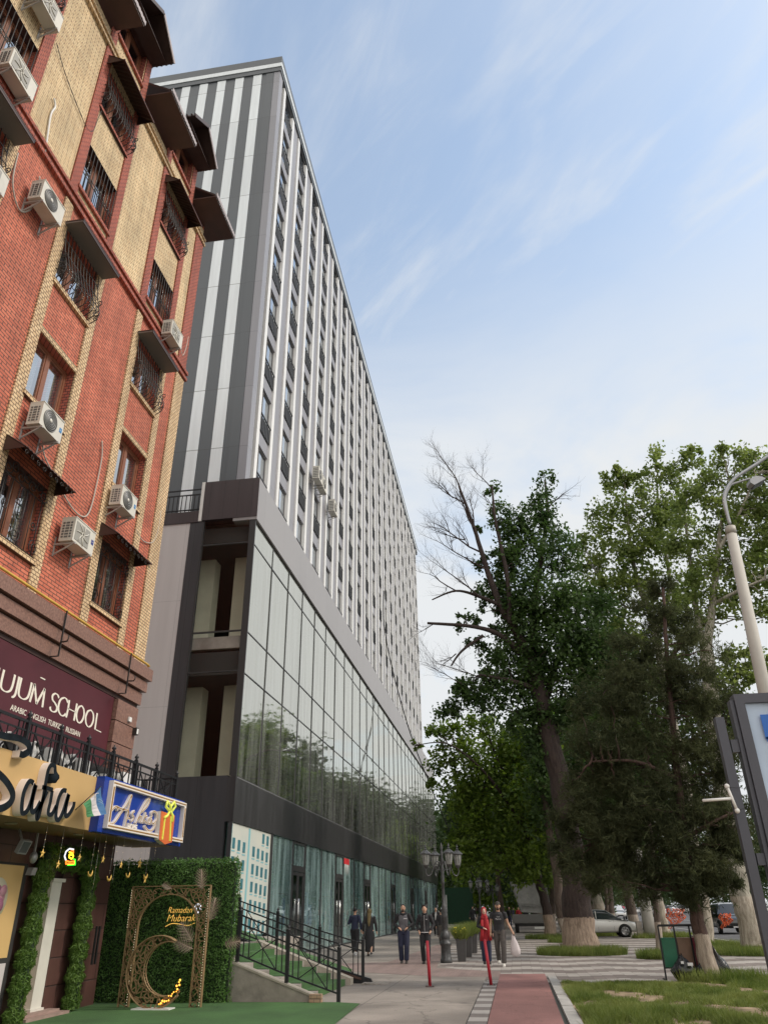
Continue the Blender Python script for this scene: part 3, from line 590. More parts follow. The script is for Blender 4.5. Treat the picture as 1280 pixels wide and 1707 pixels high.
def wall_x(b, x, y0, y1, z0, z1, holes, m, rev):      # wall facing +X with real openings and reveals
    ys = sorted({y0, y1, *[h[0] for h in holes if y0 < h[0] < y1], *[h[1] for h in holes if y0 < h[1] < y1]}); zs = sorted({z0, z1, *[h[2] for h in holes if z0 < h[2] < z1], *[h[3] for h in holes if z0 < h[3] < z1]})
    for a, c in zip(ys, ys[1:]):
        for e, f in zip(zs, zs[1:]):
            my, mz = (a+c)/2, (e+f)/2
            if any(h[0] < my < h[1] and h[2] < mz < h[3] for h in holes): continue
            b.quad((x, a, e), (x, c, e), (x, c, f), (x, a, f), m)
    for h in holes:
        if h[3] <= z0 or h[2] >= z1: continue
        a, c, e, f = h
        b.quad((x, a, e), (x, a, f), (x-REC, a, f), (x-REC, a, e), rev); b.quad((x, c, e), (x-REC, c, e), (x-REC, c, f), (x, c, f), rev)
        b.quad((x, a, e), (x-REC, a, e), (x-REC, c, e), (x, c, e), rev); b.quad((x, a, f), (x, c, f), (x-REC, c, f), (x-REC, a, f), rev)
holes = [(y0, y1, z, z+h) for y0, y1 in WY for z, h in zip(SZ, WH)]
b = MB()
wall_x(b, BX, -5, BY1, 6.9, 15.80, [h for h in holes if h[2] < 15.8], RED, REDQ)
wall_x(b, BX, -5, BY1, 15.80, 22.2, [h for h in holes if 15.8 < h[2] < 22], YEL, REDQ)
# attic: brick cheeks around dormer windows
for y0, y1 in WY:
    wall_x(b, BX, y0-.25, y1+.25, 22.2, 23.95, [(y0, y1, 22.5, 23.85)], YEL, REDQ)
b.box(-22, BX-.001, BY1-.02, BY1, 6.9, 22.4, RED)
b.build('wall', bl)
b = MB(); q = MB()
for y0, y1 in WY:
    for a, c in ((y0-.30, y0-.0), (y1+.0, y1+.28)):
        b.box(BX-.01, BX+.045, a, c, 6.9, 15.76, YELQ)
        q.box(BX-.01, BX+.045, a, c, 16.1, 21.5, REDQ); q.box(BX-.01, BX+.04, a+.03, c, 21.8, 23.9, REDQ)
b.box(BX-.01, BX+.045, 16.33, BY1+.02, 6.9, 15.76, YELQ); q.box(BX-.01, BX+.045, 16.33, BY1+.02, 16.1, 21.5, REDQ); 
b.build('cream_strip', bl); q.build('red_strip', bl)
b = MB()
for (y0, y1) in WY: b.box(BX-.01, BX+.035, y0, y1, SZ[1]+WH[1]+.002, SZ[1]+WH[1]+.13, YELQ)
b.build('lintels', bl)
b = MB()
for z0, z1, d in ((15.80, 15.90, .10), (15.90, 16.02, .05), (16.02, 16.12, .11)): b.box(BX-.01, BX+d, -5, BY1+d, z0, z1, REDQ if d > .06 else RED)
for z0, z1, d in ((21.50, 21.58, .09), (21.58, 21.72, .04), (21.72, 21.80, .09)): b.box(BX-.01, BX+d, -5, BY1+d, z0, z1, YELQ if d > .06 else YEL)
b.build('brick_cornice', bl)
b = MB()                                               # granite cornice below the brick
for z0, z1, d in ((5.93, 6.02, .04), (6.02, 6.30, .10), (6.30, 6.34, .05), (6.34, 6.58, .17), (6.58, 6.62, .10), (6.62, 6.90, .24)): b.box(BX-.3, BX+d, -5, BY1+d-.06, z0, z1, GRAN if z1-z0 > .1 else HOOD)
b.build('granite_cornice', bl)
b = MB()
b.box(BX-.02, BX-.3, -5, 14.2, 0, 5.93, GRAND); b.box(BX-.02, BX-.3, 14.95, BY1-.2, 0, 2.45, GRAND); b.box(BX-.02, BX-.3, 14.2, BY1-.2, 2.45, 5.93, GRAND); b.box(-22, BX-.3, BY1-.45, BY1-.2, 0, 6.9, GRAND)
b.build('ground_floor_wall', bl)
b = MB()
for i in range(5): b.box(BX-.3, BX+.12, 15.75, BY1-.08, 3.55+i*.475, 3.55+i*.475+.455, GRAN)
b.box(BX-.25, BX+.07, 15.8, BY1-.13, 3.3, 5.92, GRAND); b.box(BX-.25, BX+.05, 16.0, BY1-.1, 0, 3.3, GRAND)
b.build('corner_pier', bl)
# windows
LACE = mat('lace_curtain', (.55, .56, .58), .85, 0, 30, .5); INS = mat('room_dark', (.03, .028, .028), .9)
IRON = mat('wrought_iron', (.035, .03, .028), .5, .3)
def spiral(c, r, turns, sgn=1, ph=0, n=18):
    return [(c[0]+r*(1-t*.8)*cos(ph+sgn*t*turns*2*pi), c[1]+r*(1-t*.8)*sin(ph+sgn*t*turns*2*pi)) for t in [i/n for i in range(n+1)]]
for ci, (y0, y1) in enumerate(WY):
    for ri, (z, h) in enumerate(zip(SZ, WH)):
        x = BX-REC+.0; mid = (y0+y1)/2; b = MB(); fw = .07; z1 = z+h
        for a, c in ((y0, y0+fw), (y1-fw, y1), (mid-.06, mid+.06)): b.box(x-.05, x+.03, a, c, z, z1, BFR)
        for e, f in ((z, z+fw), (z1-fw, z1)):
            b.box(x-.05, x+.028, y0+fw, mid-.06, e, f, BFR); b.box(x-.05, x+.028, mid+.06, y1-fw, e, f, BFR)
        for a, c in ((y0+fw, mid-.06), (mid+.06, y1-fw)):        # inner sash
            for g in (a, c-.04): b.box(x-.05, x+.012, g, g+.04, z+fw, z1-fw, BFR)
            for g in (z+fw, z1-fw-.04): b.box(x-.05, x+.011, a+.04, c-.04, g, g+.04, BFR)
        wo = b.build('window', bl)
        b = MB(); b.box(BX-.02, BX+.075, y0-.05, y1+.05, z-.10, z-.002, YELQ if ri < 3 else REDQ); b.build('sill', wo)
        b = MB()
        for a, c in ((y0+fw+.04, mid-.1), (mid+.1, y1-fw-.04)):
            dx = random.uniform(-.006, .006); b.quad((x-.02-dx, a, z+fw), (x-.02+dx, c, z+fw), (x-.02+dx, c, z1-fw), (x-.02-dx, a, z1-fw), WING)
        b.build('pane', wo)
        b = MB()
        if ri < 5:
            for a, c in ((y0+.08, y0+.08+(.5 if (ri+ci) % 3 else .62)), (y1-.3, y1-.06)):   # pleated curtain
                n = 9; vs = []
                for k in range(n+1):
                    yy = a+(c-a)*k/n; vs += [(x-.14+.03*(k % 2), yy, z+.02), (x-.14+.03*(k % 2), yy, z1-.03)]
                b.add(vs, [(2*k, 2*k+2, 2*k+3, 2*k+1) for k in range(n)], LACE)
        b.box(x-.5, x-.48, y0, y1, z, z1, INS if ri < 5 else LACE)
        b.build('curtain', wo)
        if ri == 1 or ri == 5: continue
        b = MB(); r_ = .011
        if ri == 0:                       # scrolled grille
            gx = BX+.02
            for k in range(6): yy = y0+.1+k*(1.2/5); b.tube([(gx, yy, z+.02), (gx, yy, z1-.35+.06*(k % 2))], r_, IRON, 5)
            for k in range(7):
                cy = y0+.12+k*.195; cz = z1-.22+.09*(k % 2)
                b.tube([(gx+.015, a, c) for a, c in spiral((cy, cz), .13, 1.4, 1 if k % 2 else -1, k)], r_, IRON, 5)
            for k in range(3):
                b.tube([(gx+.012, a, c) for a, c in spiral((y0+.1+k*.6, z+.22), .15, 1.5, -1 if k % 2 else 1, k)], r_, IRON, 5)
                b.tube([(gx+.012, a, c) for a, c in spiral((y0+.25+k*.45, z+.62), .10, 1.3, 1, 2+k)], r_, IRON, 5)
            b.tube([(gx, y0, z+.05), (gx, y1, z+.05)], r_*1.2, IRON, 5); b.tube([(gx, y0, z1-.35), (gx, y1, z1-.35)], r_, IRON, 5)
        elif ri == 3:                     # flat grille
            gx = BX+.015
            for k in range(11): yy = y0+.03+k*.134; b.tube([(gx, yy, z+.01), (gx, yy, z1-.01)], r_, IRON, 5)
            for zz in (z+.02, z+.5, z+.62, z1-.02): b.tube([(gx, y0, zz), (gx, y1, zz)], r_, IRON, 5)
            for k in range(6):
                b.tube([(gx+.01, a, c) for a, c in spiral((y0+.17+k*.21, z+.56), .06, 1.3, 1, k)], r_*.8, IRON, 4)
        else:                             # belly grille bulging out at the bottom
            for k in range(12):
                yy = y0-.02+k*.131
                prof = [(0, h), (.04, h*.75), (.10, h*.5), (.19, h*.28), (.22, h*.16), (.17, h*.06), (.03, h*.0)]
                b.tube(catmull([(BX+.04+px_, yy, z+pz_) for px_, pz_ in prof], 4), r_, IRON, 5)
            for px_, pz_ in ((.19, .28), (.22, .16), (.10, .5), (.04, .75)):
                b.tube([(BX+.04, y0-.05, z+pz_*h), (BX+.04+px_, y0-.04, z+pz_*h), (BX+.04+px_, y1+.04, z+pz_*h), (BX+.04, y1+.05, z+pz_*h)], r_, IRON, 5)
            for sy in (y0-.045, y1+.045):
                for zz, rr_ in ((.22, .11), (.42, .09), (.10, .07)): b.tube([(BX+.06+(a-0), sy, z+c*1.0) for a, c in spiral((.13, zz*h), rr_, 1.3, 1, zz*9)], r_, IRON, 5)
        b.build('window_grille', wo)
# hoods over windows
for ci, (y0, y1) in enumerate(WY):
    for ri in (0, 2, 4):
        z1 = SZ[ri]+WH[ri]; b = MB()
        if ri == 2:
            b.box(BX+.0, BX+.46, y0-.12, y1+.16, z1+.02, z1+.06, mat('grey_soffit', (.17, .155, .14), .7)); b.box(BX+.0, BX+.48, y0-.13, y1+.17, z1+.062, z1+.09, HOOD)
            b.box(BX+.46, BX+.475, y0-.12, y1+.16, z1+.0, z1+.061, HOOD)
        else:
            zr, zl, dpt = z1+.34, z1-.02, .52; n = 30; vs = []
            for k in range(n+1):
                yy = y0-.18+(y1-y0+.38)*k/n; o_ = .022*(k % 2)
                vs += [(BX+.0, yy, zr+o_), (BX+dpt, yy, zl+o_), (BX+.0, yy, zr+o_-.012), (BX+dpt, yy, zl+o_-.012)]
            fs = []
            for k in range(n): i = 4*k; fs += [(i, i+1, i+5, i+4), (i+2, i+6, i+7, i+3), (i+1, i+3, i+7, i+5)]
            b.add(vs, fs, HOOD)
            for yy in (y0-.16, y1+.17): b.add([(BX+.001, yy, zr-.01), (BX+dpt-.02, yy, zl), (BX+.001, yy, zl-.03), (BX+.001, yy-.012, zr-.01), (BX+dpt-.02, yy-.012, zl), (BX+.001, yy-.012, zl-.03)], [(0, 1, 2), (5, 4, 3), (0, 3, 4, 1), (1, 4, 5, 2)], HOOD)
            if ri == 4: b.bar((BX+dpt, y0-.18, zl+.01), (BX+dpt, y1+.2, zl+.01), .03, mat('hood_trim', (.10, .04, .03), .5))
            if ri == 0:
                for k in range(9): b.tube([(BX+dpt-.03, a, c) for a, c in spiral((y0-.1+k*.2, zl-.07), .06, 1.2, 1, k)], .008, IRON, 4)
        b.build('window_hood', bl)
# eaves between the dormers, dormer gables, roof
def corr_edge(b, x, y0, y1, z, m, d=.07):
    n = max(4, int((y1-y0)/.06)); vs = []
    for k in range(n+1): yy = y0+(y1-y0)*k/n; o_ = .03*(k % 2); vs += [(x+.02, yy, z+.10+o_), (x+.02, yy, z-.02-o_), (x, yy, z+.10+o_), (x, yy, z-.02-o_)]
    fs = []
    for k in range(n): i = 4*k; fs += [(i, i+1, i+5, i+4), (i+2, i+6, i+7, i+3), (i+1, i+3, i+7, i+5), (i, i+4, i+6, i+2)]
    b.add(vs, fs, m)
for ci, (y0, y1) in enumerate(WY):
    a, c = y1+.28, (y1+2.05 if ci == 0 else WY[ci-1][0]-.15)
    b = MB(); b.box(BX-.25, BX+.80, a, c, 22.38, 22.42, SOFF)
    b.prism([(BX+.80, a, 22.42), (BX+.80, a, 22.50), (BX-2.2, a, 24.6), (BX-2.2, a, 24.5)], (0, c-a, 0), HOOD)
    b.box(BX+.80, BX+.82, a, c+.01, 22.375, 22.45, HOOD); corr_edge(b, BX+.83, a, c+.02, 22.47, DRIP)
    b.build('eave', bl)
    b = MB(); m_ = (y0+y1)/2; xo = BX+.72                             # gabled dormer
    zl, zp, hw = 23.75, 24.55, .98
    n = 16
    for s_ in (-1, 1):
        b.prism([(xo, m_, zp), (xo, m_+s_*hw, zl), (xo, m_+s_*hw, zl+.05), (xo, m_, zp+.06)], (-3.2, 0, 0), HOOD)
        b.bar((xo+.01, m_, zp+.03), (xo+.01, m_+s_*hw, zl+.02), .03, DRIP if s_ > 0 else HOOD, h=.12)
        for k in range(18): b.bar((xo-.1-k*.15, m_+s_*hw*.02, zp+.07), (xo-.1-k*.15, m_+s_*hw*1.03, zl+.03), .05, HOOD)
        b.prism([(BX, m_+s_*.96, 22.42), (BX, m_+s_*.96, zl), (BX-2.4, m_+s_*.96, zl), (BX-2.0, m_+s_*.96, 24.4)], (0, .03, 0), HOOD)
    b.add([(BX+.02, m_-hw, zl), (BX+.02, m_+hw, zl), (BX+.02, m_, zp)], [(0, 1, 2)], INS)
    b.box(BX+.021, BX+.5, m_-hw+.1, m_+hw-.1, zl-.02, zl+.005, HOOD)
    b.build('dormer', bl)
b = MB(); b.add([(BX-2.2, -5, 24.55), (BX-2.2, 18.6, 24.55), (-16, 18.6, 26.5), (-16, -5, 26.5)], [(0, 1, 2, 3)], HOOD)
b.prism([(BX+.8, 16.9, 22.42), (BX-2.2, 16.9, 24.55), (-16, 16.9, 26.5), (-20, 16.9, 22.42)], (0, .2, 0), HOOD); b.build('roof', bl)
# gas pipe and brackets
PIPE = mat('yellow_pipe', (.55, .34, .06), .5, 0, 4, .2)
b = MB(); b.tube([(BX+.20, -5, 6.98), (BX+.20, 16.78, 6.98), (BX+.19, 16.86, 6.97), (BX+.1, 16.92, 6.97)], .028, PIPE, 8)
tag(b.build('gas_pipe', org=(BX+.2, 8, 6.95)), 'yellow gas pipe running along the granite cornice under the brick wall', 'pipe')
b = MB()
for y in (12.9, 15.75, 10.05):
    b.bar((BX+.27, y, 6.95), (BX+.27, y, 6.02), .025, IRON); b.bar((BX+.27, y, 6.30), (BX+.55, y-.25, 6.22), .025, IRON); b.tube([(BX+.55, y-.25, 6.22), (BX+.6, y-.3, 6.24), (BX+.6, y-.3, 6.32)], .012, IRON, 5)
    b.bar((BX+.27, y, 6.02), (BX+.10, y, 6.02), .02, IRON)
    tag(b.build('cornice_bracket', org=(BX+.27, y, 6)), {12.9: 'thin iron bracket on the granite cornice, above the maroon sign', 15.75: 'thin iron bracket on the granite cornice, near the building corner', 10.05: 'thin iron bracket on the cornice, near the photo\'s left edge'}[y], 'bracket', 'iron brackets on the cornice'); b = MB()
# ------------------------------------------------------------------ air conditioners
ACW = mat('ac_casing', (.60, .58, .52), .5, 0, 3, .08); ACG = mat('ac_grille', (.13, .13, .13), .5); ACL = {'blue': mat('ac_blue', (.03, .20, .45), .4), 'navy': mat('ac_navy', (.03, .04, .22), .4), 'none': ACW}
ACB = mat('ac_bracket', (.42, .40, .38), .5, .3)
def ac(X, y, z, w_, h_, d_, badge, label, fan='round', group='air conditioner units on the brick wall', gap=.12):
    if X == BX: kq = .965; y, z, w_, h_, d_ = y*kq, 1.6+(z-1.6)*kq, w_*.93, h_*.93, d_*.95
    root = thing('air_conditioner', (X, y+w_/2, z), label, 'air conditioner', group)
    x0, x1 = X+gap, X+gap+d_
    b = MB(); b.box(x0, x1, y, y+w_, z+.06, z+h_, ACW); b.box(x0-.0, x1+.012, y-.004, y+w_+.004, z+h_, z+h_+.02, ACW)
    for k in range(6): b.box(x0+.04, x1-.05, y-.008, y-.001, z+.13+k*(h_-.2)/6, z+.13+k*(h_-.2)/6+(h_-.2)/6*.62, ACG)
    for k in (1, 2): b.box(x0+d_*k/3-.008, x0+d_*k/3+.008, y-.012, y-.0085, z+.1, z+h_-.06, ACW)
    b.build('casing', root, bev=.008)
    cy, cz, r = y+w_*.40, z+.06+(h_-.06)*.5, min(h_*.40, w_*.31)
    b = MB()
    if fan == 'round':
        b.lathe((x1+.002, cy, cz), [(r, 0), (r, .012), (.001, .014)], ACG, 28, ax='X')
        for k in range(1, 6): b.tube([(x1+.02, cy+r*k/5.3*cos(t*pi/12), cz+r*k/5.3*sin(t*pi/12)) for t in range(25)], .006, mat('ac_wire', (.35, .35, .34), .4), 4, cap=False)
        b.lathe((x1+.014, cy, cz), [(r*.2, 0), (r*.2, .012), (.001, .014)], ACW, 16, ax='X')
    else:
        b.box(x1+.002, x1+.008, y+.05, y+w_*.72, z+.12, z+h_-.06, mat('ac_panel', (.30, .29, .26), .5))
        for k in range(7):
            a = k*2*pi/7; b.tube([(x1+.014, cy+r*.15*cos(a), cz+r*.15*sin(a)), (x1+.016, cy+r*.6*cos(a+.35), cz+r*.6*sin(a+.35)), (x1+.014, cy+r*cos(a+.5), cz+r*sin(a+.5))], .012, ACW, 4)
        b.tube([(x1+.016, cy+r*.2*cos(t*pi/8), cz+r*.2*sin(t*pi/8)) for t in range(17)], .012, ACW, 4, cap=False)
    b.build('fan_grille', root)
    if badge != 'none': b = MB(); b.box(x1+.001, x1+.006, y+w_*.84, y+w_*.95, z+h_*.50, z+h_*.68, ACL[badge]); b.box(x1+.0062, x1+.008, y+w_*.86, y+w_*.93, z+h_*.585, z+h_*.60, ACW); b.build('badge', root)
    b = MB()
    for yy in (y+.08, y+w_-.1):
        b.bar((X+.0, yy, z+.03), (x1+.03, yy, z+.03), .04, ACB); b.bar((X+.0, yy, z+.2), (X+.0, yy, z-.22), .035, ACB); b.bar((X+.0, yy, z-.2), (x1-.03, yy, z+.01), .025, ACB)
    b.build('bracket', root); return root
def hose(pts, label, r=.018, m=None, kn='drain_hose'):
    b = MB(); b.tube(catmull([(BX+.04, p[0], p[1]) for p in pts], 5), r, m or mat('hose', (.42, .38, .33), .6), 6); p = pts[0]
    return tag(b.build(kn, org=(BX+.03, p[0], p[1])), label, 'hose', 'hoses and cables on the brick wall')
ac(BX, 10.98, 10.12, .80, .60, .30, 'blue', 'white air conditioner with round fan and blue badge below the nearest plain window')
ac(BX, 14.42, 10.16, .80, .60, .30, 'blue', 'white air conditioner with round fan, under the right-hand plain window')
ac(BX, 12.80, 8.42, .86, .62, .32, 'navy', 'white air conditioner with star-shaped fan guard, alone on the lower red brick', 'star')
ac(BX, 9.35, 14.68, .82, .60, .30, 'none', 'weathered air conditioner with round fan just under the red cornice')
ac(BX, 15.52, 16.42, .80, .58, .30, 'none', 'beige air conditioner near the right corner of the cream brick, above the cornice', 'panel')
ac(BX, 7.60, 16.42, .85, .60, .30, 'none', 'grimy air conditioner hung under the lace-curtained window at the left', 'panel')
ac(BX, 7.72, 19.05, .82, .62, .30, 'none', 'air conditioner seen from below at the top left of the photo', 'panel')
ac(BX, 7.72, 13.6, .80, .58, .30, 'none', 'air conditioner partly cut off by the left photo edge', 'panel')
hose([(11.30, 9.95), (11.45, 9.72), (11.9, 9.50), (12.6, 9.22), (13.1, 9.20), (13.35, 9.45), (13.42, 10.1), (13.42, 10.9), (13.30, 11.28)], 'beige hose looping from the air conditioner to a hole in the red brick')
hose([(15.45, 10.05), (15.9, 9.95), (16.4, 10.15), (16.6, 10.6), (16.62, 11.2)], 'thin pale hoses looping at the right corner by the air conditioner', .014)
hose([(8.55, 15.05), (8.65, 14.3), (9.0, 13.95), (9.28, 14.3), (9.35, 14.9), (9.25, 15.25)], 'beige hose loop on red brick near the left photo edge')
hose([(9.0, 17.5), (9.1, 17.35), (9.05, 17.0), (9.15, 16.3), (9.2, 15.95), (9.25, 15.85)], 'white hose hanging on the cream brick', .022, WHITE)
hose([(8.6, 18.9), (9.0, 18.6), (9.6, 18.35), (10.2, 18.2), (10.42, 18.4), (10.48, 18.9), (10.55, 19.5)], 'black cable sagging across the cream brick', .010, IRON, 'wall_cable')
hose([(16.3, 16.7), (16.55, 16.5), (16.7, 16.9), (16.75, 17.4)], 'short pale hose beside the corner air conditioner', .016)
# units on the tower
for (yy, zz, lb) in ((38.2, 24.95, 'left one of the paired air conditioners on the tower facade'), (39.35, 24.95, 'right one of the paired air conditioners on the tower facade'), (42.6, 25.0, 'single air conditioner on the tower facade, one bay beyond the pair')):
    ac(TX, yy, zz, 1.0, .9, .4, 'none', lb, 'round', 'air conditioner units on the tower', gap=.2)

# ------------------------------------------------------------------ maroon school sign
MAR = mat('maroon_board', (.085, .018, .026), .32, 0, .9, .18); IV = mat('ivory_letters', (.78, .74, .64), .5)
GX = BX+.03
sg = thing('school_sign', (GX, 12, 4.1), 'wide maroon sign board with large ivory lettering above the balcony', 'sign')
b = MB(); b.box(BX-.019, GX, 5.5, 15.72, 3.9, 5.92, MAR); b.build('board', sg)
def nib(b, pts, wd, org, sc, m, x, thick=.03, lo=.35, n=6, face=None):     # pen stroke in the (y,z) plane, wide on the downstrokes
    P = [Vector((p[0]*sc[0]+org[0], p[1]*sc[1]+org[1])) for p in (catmull([(q[0], q[1], 0) for q in pts], n) if len(pts) > 2 else [Vector((*pts[0], 0)), Vector((*pts[1], 0))])]
    vs = []
    for i, p in enumerate(P):
        d = (P[min(i+1, len(P)-1)]-P[max(i-1, 0)]); d = d.normalized() if d.length > 1e-6 else Vector((0, 1)); nrm = Vector((-d.y, d.x)); w_ = wd*(lo+(1-lo)*abs(d.y))/2
        for s_ in (1, -1):
            for xx in (x, x+thick): vs.append((xx, p.x+nrm.x*w_*s_, p.y+nrm.y*w_*s_))
    side, top = [], []
    for i in range(len(P)-1):
        o = 4*i; top.append((o+1, o+3, o+7, o+5)); side += [(o, o+1, o+5, o+4), (o+2, o+6, o+7, o+3), (o, o+4, o+6, o+2)]
    side += [(0, 2, 3, 1), tuple(4*(len(P)-1)+k for k in (0, 1, 3, 2))]
    b.add(vs, side, m); b.add(vs, top, face or m)
GL = {'H': (.62, [[(0, 1), (.02, .5), (0, 0)], [(.5, 1), (.5, 0)], [(0, .52), (.5, .50)]]),
      'U': (.62, [[(0, 1), (0, .35), (.06, .08), (.24, 0), (.40, .12), (.46, .4), (.47, 1)]]),
      'J': (.38, [[(.22, 1), (.22, .3), (.18, .02), (.02, -.12), (-.06, -.10)]]),
      'M': (.80, [[(0, 0), (.06, 1)], [(.06, 1), (.32, .05)], [(.32, .05), (.58, 1)], [(.58, 1), (.64, 0)]]),
      'S': (.56, [[(.42, .86), (.32, .98), (.16, 1), (.02, .84), (.06, .62), (.26, .48), (.42, .30), (.40, .1), (.22, 0), (.05, .06), (0, .2)]]),
      'C': (.60, [[(.48, .82), (.38, .97), (.24, 1), (.06, .82), (0, .5), (.06, .18), (.24, 0), (.40, .05), (.48, .18)]]),
      'O': (.68, [[(.26, 1), (.08, .85), (0, .5), (.08, .15), (.26, 0), (.44, .15), (.52, .5), (.44, .85), (.26, 1)]]),
      'L': (.46, [[(0, 1), (.02, 0)], [(.02, .02), (.38, 0)]]), ' ': (.28, [])}
b = MB()
for ch, ya, yc in (('H', 11.22, 11.60), ('U', 11.74, 12.07), ('J', 12.11, 12.20), ('U', 12.27, 12.60), ('M', 12.66, 13.08), ('S', 13.33, 13.56), ('C', 13.60, 13.90), ('H', 13.94, 14.24), ('O', 14.29, 14.58), ('O', 14.66, 14.98), ('L', 15.09, 15.38)):
    st = GL[ch][1]; xm = max(p[0] for s_ in st for p in s_); xn = min(p[0] for s_ in st for p in s_)
    for s_ in st: nib(b, [((p[0]-xn)/(xm-xn), p[1]) for p in s_], .058, (ya, 5.09), (yc-ya, .345), IV, GX, .006, .30)
b.box(GX, GX+.01, 12.83, 12.99, 5.585, 5.605, IV)
b.build('lettering', sg)
b = MB(); put_text(b, 'ARABIC  ENGLISH  TURKISH  RUSSIAN', .145, (GX+.005, 13.35, 4.87), (0, 1, 0), (0, 0, 1), IV, .98, .004, .0); b.build('small_lettering', sg)

# ------------------------------------------------------------------ canopy with fascia, signs, railing
CX, CZ0, CZ1, CY1 = -7.42, 2.93, 3.83, 17.42
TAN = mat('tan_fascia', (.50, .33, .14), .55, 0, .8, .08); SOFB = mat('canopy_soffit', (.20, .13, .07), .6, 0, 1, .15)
cn = thing('shop_canopy', (CX, 14, CZ0), 'deep tan shop canopy wrapping over the entrance', 'canopy')
b = MB(); b.box(CX-.03, CX, -3, CY1, CZ0, CZ1, TAN); b.box(BX+.1, CX-.03, CY1-.03, CY1, CZ0, CZ1, TAN); b.build('fascia', cn)
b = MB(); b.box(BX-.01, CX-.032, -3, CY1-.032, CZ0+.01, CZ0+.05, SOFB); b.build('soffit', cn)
b = MB(); b.box(BX-.01, CX-.034, -3, CY1-.034, CZ1-.25, CZ1-.18, CONC); b.build('balcony_floor', cn)
LAMPW = mat('warm_lamp', (1, .55, .16), .5, emit=14)
for y, z in ((14.15, 0), (12.0, 0)):
    b = MB(); b.lathe((-8.0, y, CZ0-.012), [(.09, 0), (.10, .02), (.07, .022)], mat('lamp_ring', (.3, .25, .18), .4), 18); b.lathe((-8.0, y, CZ0-.006), [(.07, 0), (.07, .004)], LAMPW, 18); b.build('downlight', cn)
rl = thing('balcony_railing', (CX+.0, 14, CZ1), 'black wrought iron balcony railing on top of the tan canopy', 'railing')
rx = CX-.10; posts = [17.2, 16.1, 15.1, 14.1, 13.12, 12.17, 11.2, 10.2, 9.2, 8.2]
for y in posts:
    b = MB(); b.box(rx-.03, rx+.03, y-.03, y+.03, CZ1-.2, 4.42, BLACKM); b.lathe((rx, y, 4.42), [(.035, 0), (.02, .02), (.045, .045), (.038, .075), (.012, .09), (.016, .105), (.002, .125)], BLACKM, 10); b.build('post', rl)
b = MB(); b.bar((rx, 8, 4.36), (rx, 17.2, 4.36), .04, BLACKM); b.bar((rx, 8, 4.22), (rx, 17.2, 4.22), .025, BLACKM); b.bar((rx, 8, 3.74), (rx, 17.2, 3.74), .03, BLACKM)
b.build('rails', rl)
b = MB()
for a, c in zip(posts[1:], posts):
    for k in (.12, .24, .76, .88): y = a+(c-a)*k; b.bar((rx, y, 3.74), (rx, y, 4.36), .02, BLACKM)
    ya, yc = a+(c-a)*.24, a+(c-a)*.76; b.bar((rx, ya, 3.74), (rx, yc, 4.22), .02, BLACKM); b.bar((rx, ya, 4.22), (rx, yc, 3.74), .02, BLACKM); b.bar((rx, (ya+yc)/2, 4.22), (rx, (ya+yc)/2, 3.74), .014, BLACKM)
b.build('balusters', rl)
b = MB(); b.bar((BX+.0, 17.3, 4.36), (rx, 17.2, 4.36), .04, BLACKM); b.bar((BX+.0, 17.3, 3.74), (rx, 17.2, 3.74), .03, BLACKM)
for k in range(1, 8): x = BX+(rx-BX)*k/8; b.bar((x, 17.25, 3.74), (x, 17.25, 4.36), .02, BLACKM)
b.bar((BX+.1, 17.25, 3.74), (rx-.1, 17.2, 4.3), .02, BLACKM); b.build('side_return', rl)
# white channel letters standing behind the railing
lb_ = thing('balcony_letters', (rx-.25, 13, 3.7), 'row of big white raised letters standing behind the balcony railing', 'sign letters')
WL = mat('white_acrylic', (.74, .74, .72), .4); bx = rx-.30
b = MB(); b.box(bx-.02, bx, 9, 16.4, 3.62, 4.18, INS); b.build('dark_board', lb_)
xs = [(9.6, 'I'), (10.0, 'L'), (10.6, 'X'), (11.5, 'I'), (11.85, 'N'), (12.6, 'X'), (13.0, 'I'), (13.35, 'U'), (13.8, 'o'), (14.3, 'i'), (14.62, 'l'), (15.3, 'i'), (15.6, 'l')]
SH = {'I': [[(0, 0), (0, 1)]], 'L': [[(0, 1), (0, 0)], [(0, 0), (.5, 0)]], 'X': [[(0, 0), (.6, 1)], [(0, 1), (.6, 0)]], 'N': [[(0, 0), (0, 1)], [(0, 1), (.5, 0)], [(.5, 0), (.5, 1)]], 'U': [[(0, 1), (0, 0)], [(.3, 0), (.3, 1)]], 'o': [[(.2, .6), (0, .3), (.2, 0), (.4, .3), (.2, .6)]], 'i': [[(0, 0), (0, .7)]], 'l': [[(0, 0), (0, 1)], [(.25, 0), (.25, .9)]]}
for y, s_ in xs:
    b = MB()
    for st in SH[s_]: nib(b, st, .10, (y, 3.72), (.9, .45), WL, bx, .09, .8, 5)
    b.build('letter', lb_)
tb = MB(); tb.box(rx-.06, rx-.01, 14.62, 15.0, 3.9, 4.12, WL); tag(tb.build('floodlight', org=(rx-.03, 14.8, 3.9)), 'small white box floodlight fixed to the balcony railing', 'lamp')
